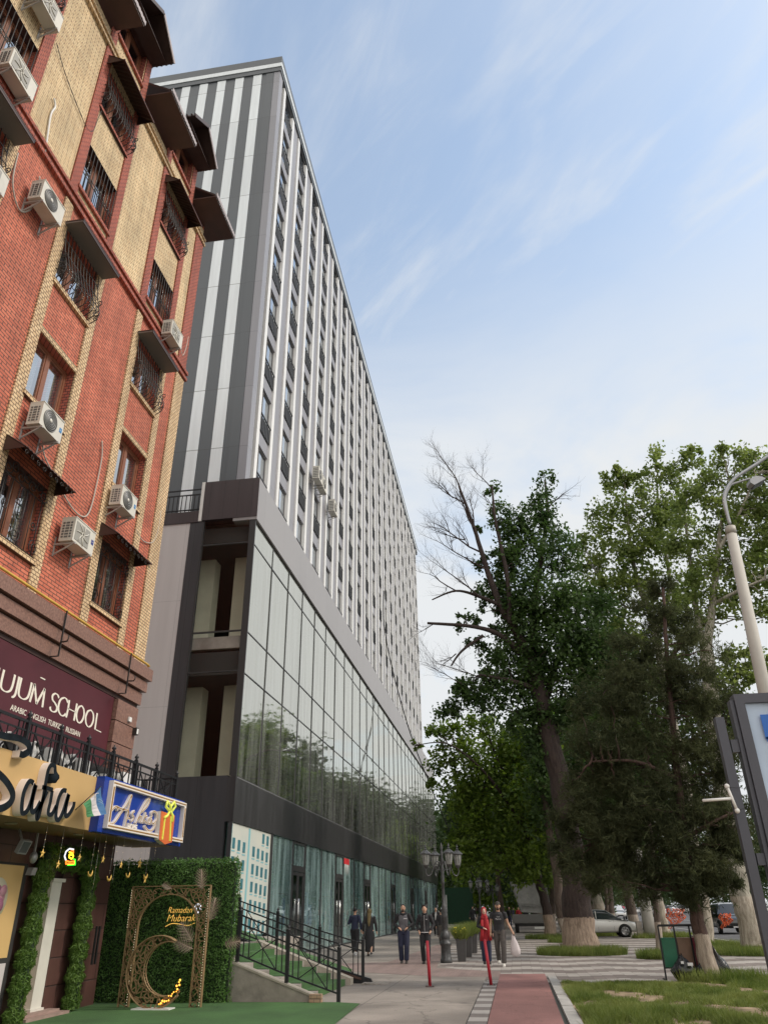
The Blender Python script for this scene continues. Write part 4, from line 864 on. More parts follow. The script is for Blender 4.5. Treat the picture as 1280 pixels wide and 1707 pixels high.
# black script letters on the tan fascia
SF = thing('shop_lettering', (CX, 12, 3.2), 'black marble-look script letters with thick cream edges on the tan canopy', 'sign letters')
BLK = mat('black_marble_face', (.010, .014, .018), .8, 0, 6, .5, spec=.08); EDG = mat('letter_cream_edge', (.70, .62, .57), .5)
def scr(name, strokes, wd, parent, thick, face=BLK, edge=EDG, x=CX+.002, lo=.75):
    b = MB()
    for st in strokes: nib(b, [(q[1], q[2]) for q in [(0,)+tuple(Vector(atX(p[0], p[1], x+thick))[1:]) for p in st]], wd, (0, 0), (1, 1), edge, x, thick, lo, 7, face)
    b.build(name, parent)
TH = .13
def zz(pts, o=(0, 1240), s=180/1280): return [(o[0]+x*s, o[1]+y*s) for x, y in pts]
scr('letter_s', [zz([(-260, 0), (-120, -120), (60, -90), (230, -60), (330, 0), (345, 80), (280, 130), (235, 120)]), zz([(-240, 150), (-140, 260), (0, 370), (90, 470), (150, 590), (130, 690), (40, 760), (-80, 770), (-200, 700)])], .13, SF, TH)
scr('letter_a', [zz([(400, 470), (350, 450), (290, 560), (262, 700), (265, 820), (320, 800), (370, 680), (410, 520), (425, 490)]), zz([(430, 490), (395, 620), (375, 740), (385, 810), (430, 780), (480, 690)])], .095, SF, TH)
scr('letter_f', [zz([(660, 410), (690, 400), (670, 370), (655, 330), (650, 270), (610, 255), (575, 310), (550, 420), (520, 600), (490, 740), (460, 860), (440, 890), (440, 820), (500, 700), (560, 560)]), zz([(500, 515), (560, 530), (630, 550)])], .09, SF, TH)
b = MB(); c_ = atX(92.5, 1297, CX+TH+.004); b.lathe((CX+.003, c_.y, c_.z), [(.085, 0), (.085, TH), (.001, TH+.001)], BLK, 20, ax='X'); b.build('letter_f_dot', SF)
scr('letter_i', [zz([(620, 560), (600, 680), (575, 790), (580, 840), (620, 830), (665, 740)])], .09, SF, TH)
scr('letter_a', [zz([(790, 560), (745, 560), (700, 640), (670, 770), (665, 880), (700, 900), (750, 800), (800, 640), (815, 600)]), zz([(820, 600), (795, 700), (775, 810), (785, 860), (825, 830), (870, 750), (880, 690)])], .095, SF, TH)
# blue board
BLU = mat('blue_board', (.012, .045, .30), .22, 0, 1, .1); GOLD = mat('gold_line', (.40, .22, .07), .4, .3); CRM = mat('cream_channel', (.74, .68, .62), .45)
ab = thing('blue_shop_sign', (CX, 15.4, CZ0), 'glossy blue sign box with cream script letters and an orange gift box', 'sign')
b = MB(); b.box(CX+.001, CX+.16, 13.44, 17.2, CZ0-.02, CZ1+.02, BLU); b.build('board', ab)
BXf = CX+.16
b = MB()
for y0, y1, z0, z1 in ((13.62, 17.12, 3.72, 3.80), (13.62, 17.12, 2.98, 3.06), (13.62, 13.72, 3.06, 3.72), (17.02, 17.12, 3.06, 3.72)):
    b.box(BXf, BXf+.09, y0, y1, z0, z1, CRM); b.box(BXf+.091, BXf+.094, y0+.025, y1-.025, z0+.028, z1-.028, GOLD)
b.build('border_channel', ab)
def z2(pts): return zz(pts, (150, 1290), .125)
A_ = [[(380, 490), (350, 440), (290, 500), (255, 600), (280, 670), (340, 640), (420, 520), (500, 400), (560, 290), (535, 400), (500, 560), (470, 700)], [(360, 440), (420, 470), (510, 490)],
      [(520, 500), (510, 590), (535, 600)], [(600, 500), (565, 540), (590, 590), (555, 640)], [(615, 665), (660, 560), (720, 440), (772, 352), (798, 335), (800, 368), (765, 440), (700, 510)], [(640, 615), (672, 572), (690, 585), (672, 655)],
      [(700, 660), (728, 590), (752, 520)], [(768, 565), (722, 610), (758, 662)], [(826, 585), (790, 600), (776, 650), (798, 668), (824, 612), (826, 650), (845, 672)], [(845, 672), (888, 620), (895, 545), (862, 505), (826, 530), (832, 575)], [(735, 700), (770, 750), (815, 765), (858, 730), (880, 660)]]
scr('script_letters', [z2(s_) for s_ in A_], .046, ab, .05, CRM, CRM, BXf, .8)
def scr_line():
    b = MB()
    for st in [z2(s_) for s_ in A_]: nib(b, [tuple(Vector(atX(p[0], p[1], BXf+.05))[1:]) for p in st], .018, (0, 0), (1, 1), GOLD, BXf+.0505, .002, .9, 7, GOLD)
    b.build('script_gold_line', ab)
scr_line()
b = MB(); p_ = atX(220, 1380, BXf+.04); put_text(b, 'HOME', .155, (BXf+.025, p_.y, p_.z), (0, 1, 0), (0, 0, 1), CRM, .95, .024, .006); b.build('small_letters', ab)
ORG = mat('gift_orange', (.62, .14, .04), .45); LIM = mat('gift_ribbon', (.62, .68, .10), .4, emit=.15)
b = MB(); gy0 = 16.50; gx = BXf+.09
def atg(x, y): q = atX(150+x*.125, 1290+y*.125, gx+.09); return (gx, q.y, q.z)
pl = [atg(*p) for p in ((990, 500), (1170, 560), (1130, 915), (1035, 945), (960, 880))]
b.prism([(p[0]-.08, p[1], p[2]) for p in pl], (.10, 0, 0), CRM); b.prism([(p[0]+.021, p[1], p[2]) for p in pl], (.008, 0, 0), ORG); gb = b.build('gift_box', ab)
b = MB()
for a, c in (((1035, 560), (995, 880)), ((1110, 570), (1095, 900))): A2, C2 = atg(*a), atg(*c); b.bar((gx+.035, A2[1], A2[2]), (gx+.035, C2[1], C2[2]), .03, LIM)
for lp in ([(1090, 500), (1040, 440), (1060, 370), (1100, 430), (1095, 500)], [(1095, 500), (1110, 430), (1150, 380), (1165, 440), (1120, 500)], [(1090, 500), (1060, 560), (1020, 590)], [(1100, 500), (1130, 560), (1125, 640)]):
    b.tube([(gx+.045,)+atg(*p)[1:] for p in lp], .028, LIM, 6)
b.build('ribbon', gb)
# flag
fl = thing('flag', tuple(atX(129, 1345, CX+.25)), 'small striped blue, white and green flag on a stick between the two signs', 'flag')
def ff(x, y, d=.30): return atX(x*180/1280, 1240+y*180/1280, CX+d)
b = MB(); b.tube([ff(890, 790, .12), ff(1200, 505, .30)], .008, BLACKM, 6); b.build('pole', fl)
cl_ = MB(); FC = [mat('flag_green', (.06, .22, .09), .7), mat('flag_white', (.60, .56, .57), .7), mat('flag_blue', (.06, .16, .33), .7)]
top = [(985, 715), (1060, 650), (1125, 590), (1195, 510)]; bot = [(1045, 875), (1120, 860), (1190, 850), (1250, 835)]
for k in range(3):
    n = 6
    for j in range(n):
        def pp(i, t):
            a, c = top[i], bot[i]; q = ff(a[0]+(c[0]-a[0])*t, a[1]+(c[1]-a[1])*t+0, .30); q.x += .02*sin(t*5+i); return q
        cl_.quad(pp(k, j/n), pp(k+1, j/n), pp(k+1, (j+1)/n), pp(k, (j+1)/n), FC[k])
cl_.build('cloth', fl)
b = MB(); b.tube([ff(1160+30*cos(t), 620+32*sin(t), .325) for t in [2.2+i*.35 for i in range(9)]], .006, FC[1], 5)
for k in range(8): b.ball(ff(1175+(k % 4)*14, 660+(k//4)*26+(k % 4)*8, .325), .006, FC[1], 4)
b.build('emblem', fl)
# floodlights and small lamps under the canopy
FLM = mat('lamp_metal', (.30, .30, .30), .4, .4); FLG = mat('lamp_glass', (.07, .075, .08), .1)
b = MB(); p = Vector((-8.05, 12.55, 2.62)); b.obox(p, (.03, 0, -.015), (0, .13, 0), (.04, 0, .10), FLM); b.obox(p+Vector((.034, 0, -.012)), (.004, 0, -.002), (0, .10, 0), (.032, 0, .08), FLG); b.bar(p, p+Vector((-.2, .1, .28)), .03, FLM); b.build('floodlight', org=p, label='small grey floodlight tilted down under the canopy at the left', cat='lamp')
b = MB(); p = Vector((-8.3, 13.3, 2.5)); b.ball(p, .07, FLM, 8, (1, 1, 1.4)); b.bar(p, p+Vector((0, 0, .4)), .03, FLM); b.obox(p+Vector((0, .02, -.22)), (.05, 0, 0), (0, .07, 0), (0, .02, .06), FLM); b.build('security_camera', org=p, label='white bracket camera hanging under the canopy beside the door garland', cat='camera')
b = MB(); b.box(BX+.13, BX+.17, 16.3, 16.42, 5.52, 5.62, WHITE); b.build('junction_box', org=(BX+.15, 16.36, 5.5), label='little white junction box at the top of the granite corner pier', cat='junction box')
b = MB(); b.box(BX+.13, BX+.22, 16.62, 16.74, 5.28, 5.44, IRON); b.box(BX+.221, BX+.224, 16.64, 16.72, 5.30, 5.42, WHITE); b.build('wall_light', org=(BX+.17, 16.68, 5.3), label='small square black wall light on the granite corner pier', cat='lamp')
# ------------------------------------------------------------------ artificial turf, entrance, decorations
TURF = mat('artificial_turf', (.050, .12, .035), .9, 0, .8, .32, .8, 90)
ground('green_carpet', [(-9, -8), (-2.9, -8), (-3.02, 14.2), (-3.15, 17.0), (-3.65, 17.22), (-8.8, 17.22)], .012, TURF)
BRONZE = mat('bronze_lattice', (.27, .18, .09), .5, .2, 8, .2); FANM = mat('palm_bronze', (.36, .28, .22), .55, .1, 9, .2)
LEAFH = leafmat('hedge_leaf', (.048, .115, .028), (.13, .25, .06), .25)
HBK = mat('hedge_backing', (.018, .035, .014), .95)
def leaves(name, pts, nrm, size, m, parent=None, aspect=.45, jit=.9, fold=.0, **kw):
    """many small pointed leaves: pts (n,3), nrm (n,3) or None"""
    n = len(pts); d = RNG.normal(size=(n, 3)); 
    if nrm is not None: d = d*jit+nrm
    d /= np.linalg.norm(d, axis=1)[:, None]; t = RNG.normal(size=(n, 3)); t -= (t*d).sum(1)[:, None]*d; t /= np.linalg.norm(t, axis=1)[:, None]; u = np.cross(d, t)
    s_ = size*RNG.uniform(.6, 1.35, n)[:, None]
    a = pts-t*s_*.5; c = pts+t*s_*.5; l = pts+u*s_*aspect*.5+d*s_*.08; r = pts-u*s_*aspect*.5+d*s_*.08
    v = np.stack([a, l, c, r], 1).reshape(-1, 3)
    org = np.zeros(3); q = parent
    while q is not None: org += np.array(q.location); q = q.parent
    if parent is None and kw.get('org') is not None: org = np.array(kw['org'], float)
    me = bpy.data.meshes.new(name); me.vertices.add(len(v)); me.vertices.foreach_set('co', (v-org).ravel().astype(np.float32))
    me.loops.add(4*n); me.loops.foreach_set('vertex_index', np.arange(4*n, dtype=np.int32)); me.polygons.add(n); me.polygons.foreach_set('loop_start', np.arange(0, 4*n, 4, dtype=np.int32)); me.polygons.foreach_set('loop_total', np.full(n, 4, dtype=np.int32))
    me.materials.append(m); me.update(); me.validate()
    o = bpy.data.objects.new(name, me); C.objects.link(o)
    if parent is not None: o.parent = parent
    else: o.location = Vector(org)
    return tag(o, **{k: kw[k] for k in ('label', 'cat', 'group', 'kind') if k in kw})
def box_surface(n, x0, x1, y0, y1, z0, z1, bump=.05):
    w_ = np.array([(y1-y0)*(z1-z0)]*2+[(x1-x0)*(z1-z0)]*2+[(x1-x0)*(y1-y0)]*2, float); w_[5] *= 1; f = RNG.choice(6, n, p=w_/w_.sum()); p = RNG.uniform(size=(n, 3))*[x1-x0, y1-y0, z1-z0]+[x0, y0, z0]; nn = np.zeros((n, 3))
    for k, (ax_, val, s_) in enumerate(((0, x0, -1), (0, x1, 1), (1, y0, -1), (1, y1, 1), (2, z0, -1), (2, z1, 1))):
        q = f == k; p[q, ax_] = val+s_*np.abs(RNG.normal(0, bump, q.sum())); nn[q, ax_] = s_
    return p, nn
hg = thing('hedge_screen', (-7.4, 17.25, 0), 'upright green artificial hedge screen behind the bronze arch', 'hedge')
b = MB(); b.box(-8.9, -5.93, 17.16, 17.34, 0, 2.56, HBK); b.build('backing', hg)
p, nn = box_surface(42000, -8.93, -5.90, 17.12, 17.37, .0, 2.59, .035)
lump = .035*np.sin(p[:, 0]*9+np.sin(p[:, 2]*7)*2)+.03*np.sin(p[:, 2]*11+p[:, 0]*3); p[:, 1] -= np.abs(lump)*(nn[:, 1] < 0); leaves('foliage', p, nn, .055, LEAFH, hg, .35)
def in_arch(x, z):
    if not (-7.80 <= x <= -6.12 and 0 <= z <= 2.10): return False
    if -7.59 < x < -6.34 and z < 1.38: return False
    if z >= 1.38 and ((x+6.965)/.625)**2+((z-1.38)/.57)**2 < 1: return False
    return True
def lattice(b, inside, x0, x1, z0, z1, step, y, wd, m, dep=.05, seed=1):
    r = random.Random(seed); nx = int((x1-x0)/step)+2; nz = int((z1-z0)/step)+2; P = {}
    for i in range(-1, nx+1):
        for j in range(-1, nz+1): P[i, j] = (x0+(i+.5*(j % 2))*step+r.uniform(-.28, .28)*step, z0+j*step*.9+r.uniform(-.28, .28)*step)
    for (i, j), a in P.items():
        for di, dj in ((1, 0), (0, 1), (-1 if j % 2 == 0 else 1, 1)):
            c = P.get((i+di, j+dj))
            if c is None or r.random() < .12: continue
            ia, ic = inside(*a), inside(*c)
            if not ia and not ic: continue
            if ia != ic:                 # clip at the outline
                s_, e_ = (a, c) if ia else (c, a); lo, hi = 0, 1
                for _ in range(7):
                    mm = (lo+hi)/2
                    if inside(s_[0]+(e_[0]-s_[0])*mm, s_[1]+(e_[1]-s_[1])*mm): lo = mm
                    else: hi = mm
                a, c = s_, (s_[0]+(e_[0]-s_[0])*lo, s_[1]+(e_[1]-s_[1])*lo)
            b.bar((a[0], y, a[1]), (c[0], y, c[1]), wd, m, up=(0, 1, 0), h=dep)
ar = thing('lattice_arch', (-6.96, 16.3, 0), 'tall bronze geometric lattice arch standing on the green turf', 'decoration')
b = MB(); lattice(b, in_arch, -7.8, -6.12, 0, 2.1, .095, 16.3, .015, BRONZE, .02); b.build('lattice', ar)
b = MB()
outl = [(-7.8, 0), (-7.8, 2.1), (-6.12, 2.1), (-6.12, 0)]
inl = [(-7.59, 0), (-7.59, 1.38)]+[(-6.965-.625*cos(t), 1.38+.57*sin(t)) for t in [i*pi/20 for i in range(1, 20)]]+[(-6.34, 1.38), (-6.34, 0)]
for pl_ in (outl, inl):
    for a, c in zip(pl_, pl_[1:]): b.bar((a[0], 16.3, a[1]), (c[0], 16.3, c[1]), .018, BRONZE, up=(0, 1, 0), h=.07)
b.build('frame', ar)
FAIRY = mat('fairy_light', (1, .85, .6), .4, emit=.9)
b = MB()
for k in range(46):
    b.ball((-6.13, 16.23, .05+k*.044), .005, FAIRY, 3); b.ball((-7.60 if k < 30 else -7.79, 16.23, .05+k*.044), .005, FAIRY, 3)
b.build('fairy_lights', ar)
OC, ORd, IC, IR = (-6.93, .62), .60, (-6.73, .67), .45
def in_cres(x, z): return (x-OC[0])**2+(z-OC[1])**2 < ORd**2 and (x-IC[0])**2+(z-IC[1])**2 > IR**2
cr = thing('crescent_ornament', (-6.93, 15.95, 0), 'large bronze lattice crescent moon leaning inside the arch', 'decoration')
b = MB(); lattice(b, in_cres, -7.55, -6.3, .0, 1.25, .105, 15.95, .017, BRONZE, .03, 5); b.build('lattice', cr)
b = MB()
for yy in (15.90, 16.0):
    c1_ = [(OC[0]+ORd*cos(t), yy, OC[1]+ORd*sin(t)) for t in [radians(58+i*(262/40)) for i in range(41)]]
    c2_ = [(IC[0]+IR*cos(t), yy, IC[1]+IR*sin(t)) for t in [radians(76+i*(208/40)) for i in range(41)]]
    for c_ in (c1_, c2_): b.tube(c_, .012, BRONZE, 6)
c1a = [(OC[0]+ORd*cos(t), OC[1]+ORd*sin(t)) for t in [radians(58+i*(262/40)) for i in range(41)]]
for (a, c) in zip(c1a, c1a[1:]): b.add([(a[0], 15.9, a[1]), (c[0], 15.9, c[1]), (c[0], 16.0, c[1]), (a[0], 16.0, a[1])], [(0, 1, 2, 3)], BRONZE)
b.build('rim', cr)
b = MB(); EMB = mat('amber_light', (1, .40, .05), .4, emit=1.6)
for k in range(16):
    t = radians(-75+k*4); rr_ = .50+.07*random.random(); b.ball((OC[0]+rr_*cos(t), 15.89, OC[1]+rr_*sin(t)), .011+.008*random.random(), EMB, 4)
b.build('lights', cr)
b = MB(); b.box(-7.3, -6.55, 15.8, 16.1, .012, .03, WHITE); b.build('base', cr)
def fan(x, z, ang, ln, label, y=16.24, spread=62):
    b = MB(); dx, dz = cos(radians(ang)), sin(radians(ang)); n = 15
    b.tube([(x, y, z), (x+dx*ln, y-.02, z+dz*ln)], .007, FANM, 5)
    for k in range(n):
        f = (k+1)/(n+1)
        for s_ in (-1, 1):
            a2 = radians(ang+s_*(spread-30*f)); l2 = ln*.52*(sin(pi*min(1, f*.9+.12)))**.6; px_, pz_ = x+dx*ln*f, z+dz*ln*f
            ex, ez = px_+cos(a2)*l2, pz_+sin(a2)*l2; b.add([(px_-dx*.008, y, pz_-dz*.008), (px_+dx*.012, y, pz_+dz*.012), (ex, y-.05*(k % 2)-.01, ez)], [(0, 1, 2)], FANM)
    tag(b.build('palm_fan', org=(x, y, z)), label, 'decoration', 'bronze palm leaves on the arch')
fan(-6.28, 2.02, 97, .38, 'bronze palm leaf standing up above the right top corner of the arch')
fan(-6.06, 1.46, 78, .42, 'bronze palm leaf on the outer right side of the arch')
fan(-6.38, 1.10, 128, .44, 'large bronze palm leaf inside the arch beside the right leg')
fan(-6.36, .98, 160, .40, 'bronze palm leaf at the upper tip of the crescent')
fan(-6.02, 1.02, 10, .36, 'single bronze palm leaf lying sideways on the hedge right of the arch', 17.05)
fan(-6.95, 2.05, 150, .2, 'small bronze leaf on top of the arch', 16.26)
NEON = mat('gold_neon', (.95, .55, .12), .4, emit=.35); NEOW = mat('white_neon', (.9, .92, 1), .4, emit=.6)
rm = thing('greeting_sign', (-6.98, 16.6, 1.5), 'glowing gold greeting lettering with a white crescent and star on the hedge', 'sign')
b = MB(); sh = Vector((.28, 0, 1)).normalized()
put_text(b, 'Ramadan', .175, (-7.02, 17.02, 1.66), (1, 0, 0), sh, NEON, .85, .004, -.003); put_text(b, 'Mubarak', .20, (-6.98, 17.02, 1.51), (1, 0, 0), sh, NEON, .9, .004, -.003); b.build('lettering', rm)
b = MB(); b.tube(catmull([(-7.32, 17.02, 1.36), (-7.18, 17.02, 1.415), (-7.0, 17.02, 1.40), (-6.82, 17.02, 1.375), (-6.68, 17.02, 1.42)], 5), .008, NEON, 5); b.build('flourish', rm)
b = MB()
b.tube([(-6.63+.085*cos(t), 17.02, 1.69+.085*sin(t)) for t in [radians(70+i*11) for i in range(20)]], .007, NEOW, 5); b.tube([(-6.61+.06*cos(t), 17.02, 1.69+.07*sin(t)) for t in [radians(80+i*10) for i in range(20)]], .006, NEOW, 5)
def star_pts(cx, cz, r, y): return [(cx+(r if k % 2 == 0 else r*.42)*sin(k*pi/5), y, cz+(r if k % 2 == 0 else r*.42)*cos(k*pi/5)) for k in range(10)]
sp_ = star_pts(-6.58, 1.70, .045, 17.02); b.tube(sp_+[sp_[0]], .006, NEOW, 5); b.build('crescent_and_star', rm)
# hanging strings with stars and moons
GST = mat('gold_plastic', (.62, .40, .10), .35, .4, emit=0)
GLOW = mat('string_bulb', (1, .75, .4), .4, emit=1.0)
hang = [(12.45, 2.50, 's'), (12.98, 2.36, 's'), (13.64, 2.5, 's'), (14.1, 2.30, 'm'), (14.51, 2.52, 's'), (14.84, 2.25, 'm'), (15.26, 2.46, 's'), (15.6, 2.33, 'm'), (16.08, 2.52, 'S'), (16.42, 2.26, 'ms'), (16.75, 2.66, 'n'), (14.28, 2.0, 'n'), (15.0, 2.1, 'n')]
for k, (y, z, kd) in enumerate(hang):
    x = -7.62; lab = {'s': 'small gold star hanging on a light string under the canopy', 'm': 'small gold crescent hanging on a light string under the canopy', 'S': 'bigger gold star hanging in front of the hedge', 'ms': 'gold crescent and star hanging together in front of the hedge', 'n': 'bare light string hanging under the canopy'}[kd]
    root = thing('hanging_ornament', (x, y, z), lab, 'ornament', {'s': 'small gold stars on strings', 'm': 'small gold crescents on strings', 'n': 'bare light strings'}.get(kd))
    b = MB(); b.tube([(x, y, z+.03), (x, y+.005, CZ0)], .002, mat('clear_wire', (.4, .4, .38), .4), 4)
    for q in range(3): b.ball((x, y+.003, z+.1+(CZ0-z-.1)*q/3), .004, GLOW, 3)
    b.build('string', root)
    if 's' in kd.lower():
        b = MB(); r = .11 if kd == 'S' else .078; zz_ = z if kd != 'ms' else z-.03; ps = [(x, y+(r if i % 2 == 0 else r*.42)*sin(i*pi/5), zz_+(r if i % 2 == 0 else r*.42)*cos(i*pi/5)) for i in range(10)]
        b.add(ps+[(x+.02, y, zz_), (x-.02, y, zz_)], [(i, (i+1) % 10, 10) for i in range(10)]+[((i+1) % 10, i, 11) for i in range(10)], GST); b.build('star', root)
    if 'm' in kd:
        b = MB(); zz_ = z+(.07 if kd == 'ms' else 0); pts = [(x, y+.075*cos(t), zz_+.075*sin(t)) for t in [radians(-70+200*i/10-110) for i in range(11)]]
        b.tube(pts, [.003+.02*sin(pi*i/10) for i in range(11)], GST, 6); b.build('crescent', root)
# garland round the door
GL_ = leafmat('garland_leaf', (.050, .115, .022), (.16, .26, .055), .3)
gd = thing('door_garland', (-8.45, 14.9, 0), 'thick green artificial garland framing the shop entrance on both sides and above', 'garland')
def gar(p0, p1, r, n, name):
    t = RNG.uniform(size=n); a = RNG.uniform(0, 2*pi, n); p0, p1 = np.array(p0), np.array(p1); d = p1-p0; d2 = d/np.linalg.norm(d); e1 = np.array([1., 0, 0]); e2 = np.cross(d2, e1)
    rr_ = r*(1+.18*np.sin(t*37)+.1*np.sin(t*91+2))*RNG.uniform(.5, 1.1, n); nn = e1*np.cos(a)[:, None]+e2*np.sin(a)[:, None]; p = p0+d*t[:, None]+nn*rr_[:, None]*[.6, 1, 1]
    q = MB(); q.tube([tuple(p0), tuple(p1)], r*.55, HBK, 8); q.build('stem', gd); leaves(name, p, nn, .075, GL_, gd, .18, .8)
gar((-8.42, 13.78, 0), (-8.42, 13.92, 2.5), .19, 15000, 'foliage'); gar((-8.42, 15.62, 0.05), (-8.42, 15.60, 2.5), .20, 15000, 'foliage'); gar((-8.42, 13.85, 2.55), (-8.42, 15.75, 2.55), .20, 7000, 'foliage')
# door
DW = mat('door_white', (.62, .60, .54), .5, 0, 3, .06); DBG = mat('door_beige', (.55, .42, .31), .6)
dd = thing('entrance_door', (BX-.2, 14.5, 0), 'beige and white shop door between the garland columns, partly behind the greenery', 'door')
b = MB(); b.box(BX-.25, BX-.18, 14.2, 14.56, .1, 2.2, DBG); b.box(BX-.26, BX-.25, 14.2, 14.9, 2.0, 2.45, mat('transom_teal', (.12, .2, .19), .2)); b.build('leaf', dd)
b = MB(); b.box(BX-.2, BX+.0, 14.56, 14.90, .1, 2.16, DW); b.box(BX-.18, BX+.03, 14.54, 14.97, 2.16, 2.22, DW); b.box(BX-.18, BX+.03, 14.52, 14.95, .09, .14, DW); b.build('jamb', dd)
b = MB(); b.box(BX-.175, BX-.14, 14.24, 14.28, .85, 1.65, BLACKM); b.build('handle', dd)
b = MB(); b.box(BX-.3, BX+.32, 13.95, 15.35, .0, .055, mat('step_stone', (.30, .21, .18), .7, 0, 4, .2)); b.box(BX-.3, BX+.2, 14.1, 15.2, .056, .1, MATS['step_stone']); tag(b.build('door_step', org=(BX, 14.6, 0)), 'low pinkish stone step at the shop door', 'step')
b = MB(); b.box(-8.20, -8.17, 15.72, 15.76, .75, 1.40, BLACKM); b.box(-8.20, -8.17, 15.84, 15.88, .75, 1.40, BLACKM); tag(b.build('door_pull', org=(-8.18, 15.8, 1)), 'pair of tall black door pulls on the right garland column', 'handle')
# posters left of the door
b = MB(); b.box(BX-.01, BX+.03, 11.5, 13.62, 0, 2.42, INS); bp_ = b.build('poster_board', org=(BX, 12.5, 0), label='black display board with a tan bakery poster above a pink one', cat='display board')
b = MB(); b.box(BX+.03, BX+.036, 11.6, 13.5, .98, 2.38, mat('poster_tan', (.60, .40, .17), .5)); b.lathe((BX+.0365, 12.85, 1.86), [(.32, 0), (.32, .002), (.001, .003)], mat('poster_cream', (.75, .70, .52), .5), 28, ax='X')
PK = mat('poster_pink', (.62, .30, .38), .5)
for k, (dy, dz, r) in enumerate(((0, .06, .15), (.12, .02, .12), (.13, -.10, .11), (.02, -.13, .13), (-.1, -.02, .13), (.17, .12, .09))): b.lathe((BX+.041+k*.0005, 12.85+dy, 1.86+dz), [(r, 0), (r, .0003), (.001, .0004)], PK if k % 2 else mat('poster_pink_dark', (.45, .18, .28), .5), 20, ax='X')
nib(b, [(13.05, 1.22), (12.98, 1.28), (12.94, 1.18), (13.02, 1.12), (13.10, 1.26), (13.09, 1.14), (13.16, 1.18)], .03, (0, 0), (1, 1), WHITE, BX+.037, .002)
b.build('tan_poster', bp_)
b = MB(); b.box(BX+.03, BX+.036, 11.6, 13.5, .05, .90, mat('poster_pale', (.55, .50, .50), .5)); b.prism([(BX+.0365, 13.1, .06), (BX+.0365, 13.3, .06), (BX+.0365, 13.35, .35), (BX+.0365, 13.2, .5), (BX+.0365, 13.05, .3)], (.001, 0, 0), PK); b.prism([(BX+.0365, 13.15, .5), (BX+.0365, 13.3, .45), (BX+.0365, 13.28, .7), (BX+.0365, 13.18, .72)], (.001, 0, 0), INS); b.build('pink_poster', bp_)
# neon sign under the canopy
ns = thing('neon_sign', (-8.0, 13.95, 2.25), 'bright little orange, yellow and green neon sign hanging under the canopy', 'sign')
def zn(x, y): q = atX(x*180/940, 1380+y*180/940, -8.0); return (q.y, q.z)
NY = mat('neon_yellow', (1, .7, .03), .4, emit=1.3); NO = mat('neon_orange', (1, .2, .02), .4, emit=1.2); NG = mat('neon_green', (.05, .8, .03), .4, emit=1)
b = MB(); b.tube([(-8.0,)+zn(*p) for p in ((640, 190), (605, 185), (575, 210), (562, 250), (575, 290))], .014, NEOW, 6); b.build('white_tube', ns)
b = MB(); b.tube([(-7.99,)+zn(*p) for p in ((600, 215), (625, 225), (635, 250), (620, 275), (598, 262), (600, 235), (620, 240))], .013, NY, 6); b.build('yellow_tube', ns)
b = MB(); b.tube([(-7.99,)+zn(*p) for p in ((570, 320), (570, 290), (600, 300), (640, 295), (640, 315), (575, 318))], .014, NO, 6); b.tube([(-7.99,)+zn(*p) for p in ((615, 205), (635, 200), (635, 225))], .010, NO, 6); b.build('orange_tube', ns)
b = MB(); b.tube([(-8.0,)+zn(*p) for p in ((590, 328), (655, 325), (655, 280), (640, 275))], .012, NG, 6); b.build('green_tube', ns)

# ------------------------------------------------------------------ steps, ramp and railings beside the podium
WCON = mat('weathered_concrete', (.26, .235, .205), .85, 0, 2.2, .35, .5)
LIME = mat('limestone_cap', (.33, .30, .25), .85, 0, 3, .2, .4)
st = thing('entrance_steps', (-5, 19.4, 0), 'concrete steps with green carpet and side walls climbing left to the shop corner', 'steps')
b = MB()
b.prism([(-5.98, 17.25, 0), (-3.98, 17.25, 0), (-3.98, 17.25, .04), (-4.2, 17.25, .10), (-5.86, 17.25, .66), (-6.6, 17.25, .92), (-6.6, 17.25, 0)], (0, .22, 0), WCON); b.build('front_wall', st)
b = MB(); b.prism([(-4.15, 17.23, .09), (-5.86, 17.23, .665), (-6.6, 17.23, .925), (-6.6, 17.23, .965), (-5.86, 17.23, .705), (-4.15, 17.23, .125)], (0, .27, 0), LIME)
b.prism([(-4.15, 21.1, .0), (-4.15, 21.1, .14), (-6.6, 21.1, .98), (-6.6, 21.1, .0)], (0, .35, 0), LIME); b.build('wall_cap', st)
b = MB()
for k in range(7): x1_ = -4.25-k*.36; b.box(x1_-.36, x1_, 17.48, 21.1, 0, .13*(k+1), WCON)
b.box(-9.2, -6.77, 17.48, 26.2, 0, .93, WCON); b.build('treads', st)
b = MB()
for k in range(7): x1_ = -4.25-k*.36; b.box(x1_-.36, x1_-.02, 18.1, 20.9, .13*(k+1), .13*(k+1)+.012, TURF); b.box(x1_-.001, x1_+.006, 18.1, 20.9, .13*k+.012, .13*(k+1)+.012, TURF)
b.build('carpet', st)
rp = thing('green_ramp', (-6.5, 23.8, 0), 'green carpeted ramp with a black steel edge behind the steps', 'ramp')
b = MB(); b.prism([(-4.5, 21.75, .22), (-9.15, 21.75, 1.62), (-9.15, 21.75, 1.3), (-4.5, 21.75, .0)], (0, 1.3, 0), TURF); b.build('carpet', rp)
b = MB(); b.prism([(-3.70, 21.62, .0), (-3.75, 21.62, .10), (-9.15, 21.62, 1.52), (-9.15, 21.62, 1.22), (-4.3, 21.62, .0)], (0, .12, 0), BLACKM); b.bar((-3.9, 21.6, .08), (-9.1, 21.6, 1.4), .05, mat('rust', (.09, .05, .04), .8)); b.build('steel_edge', rp)
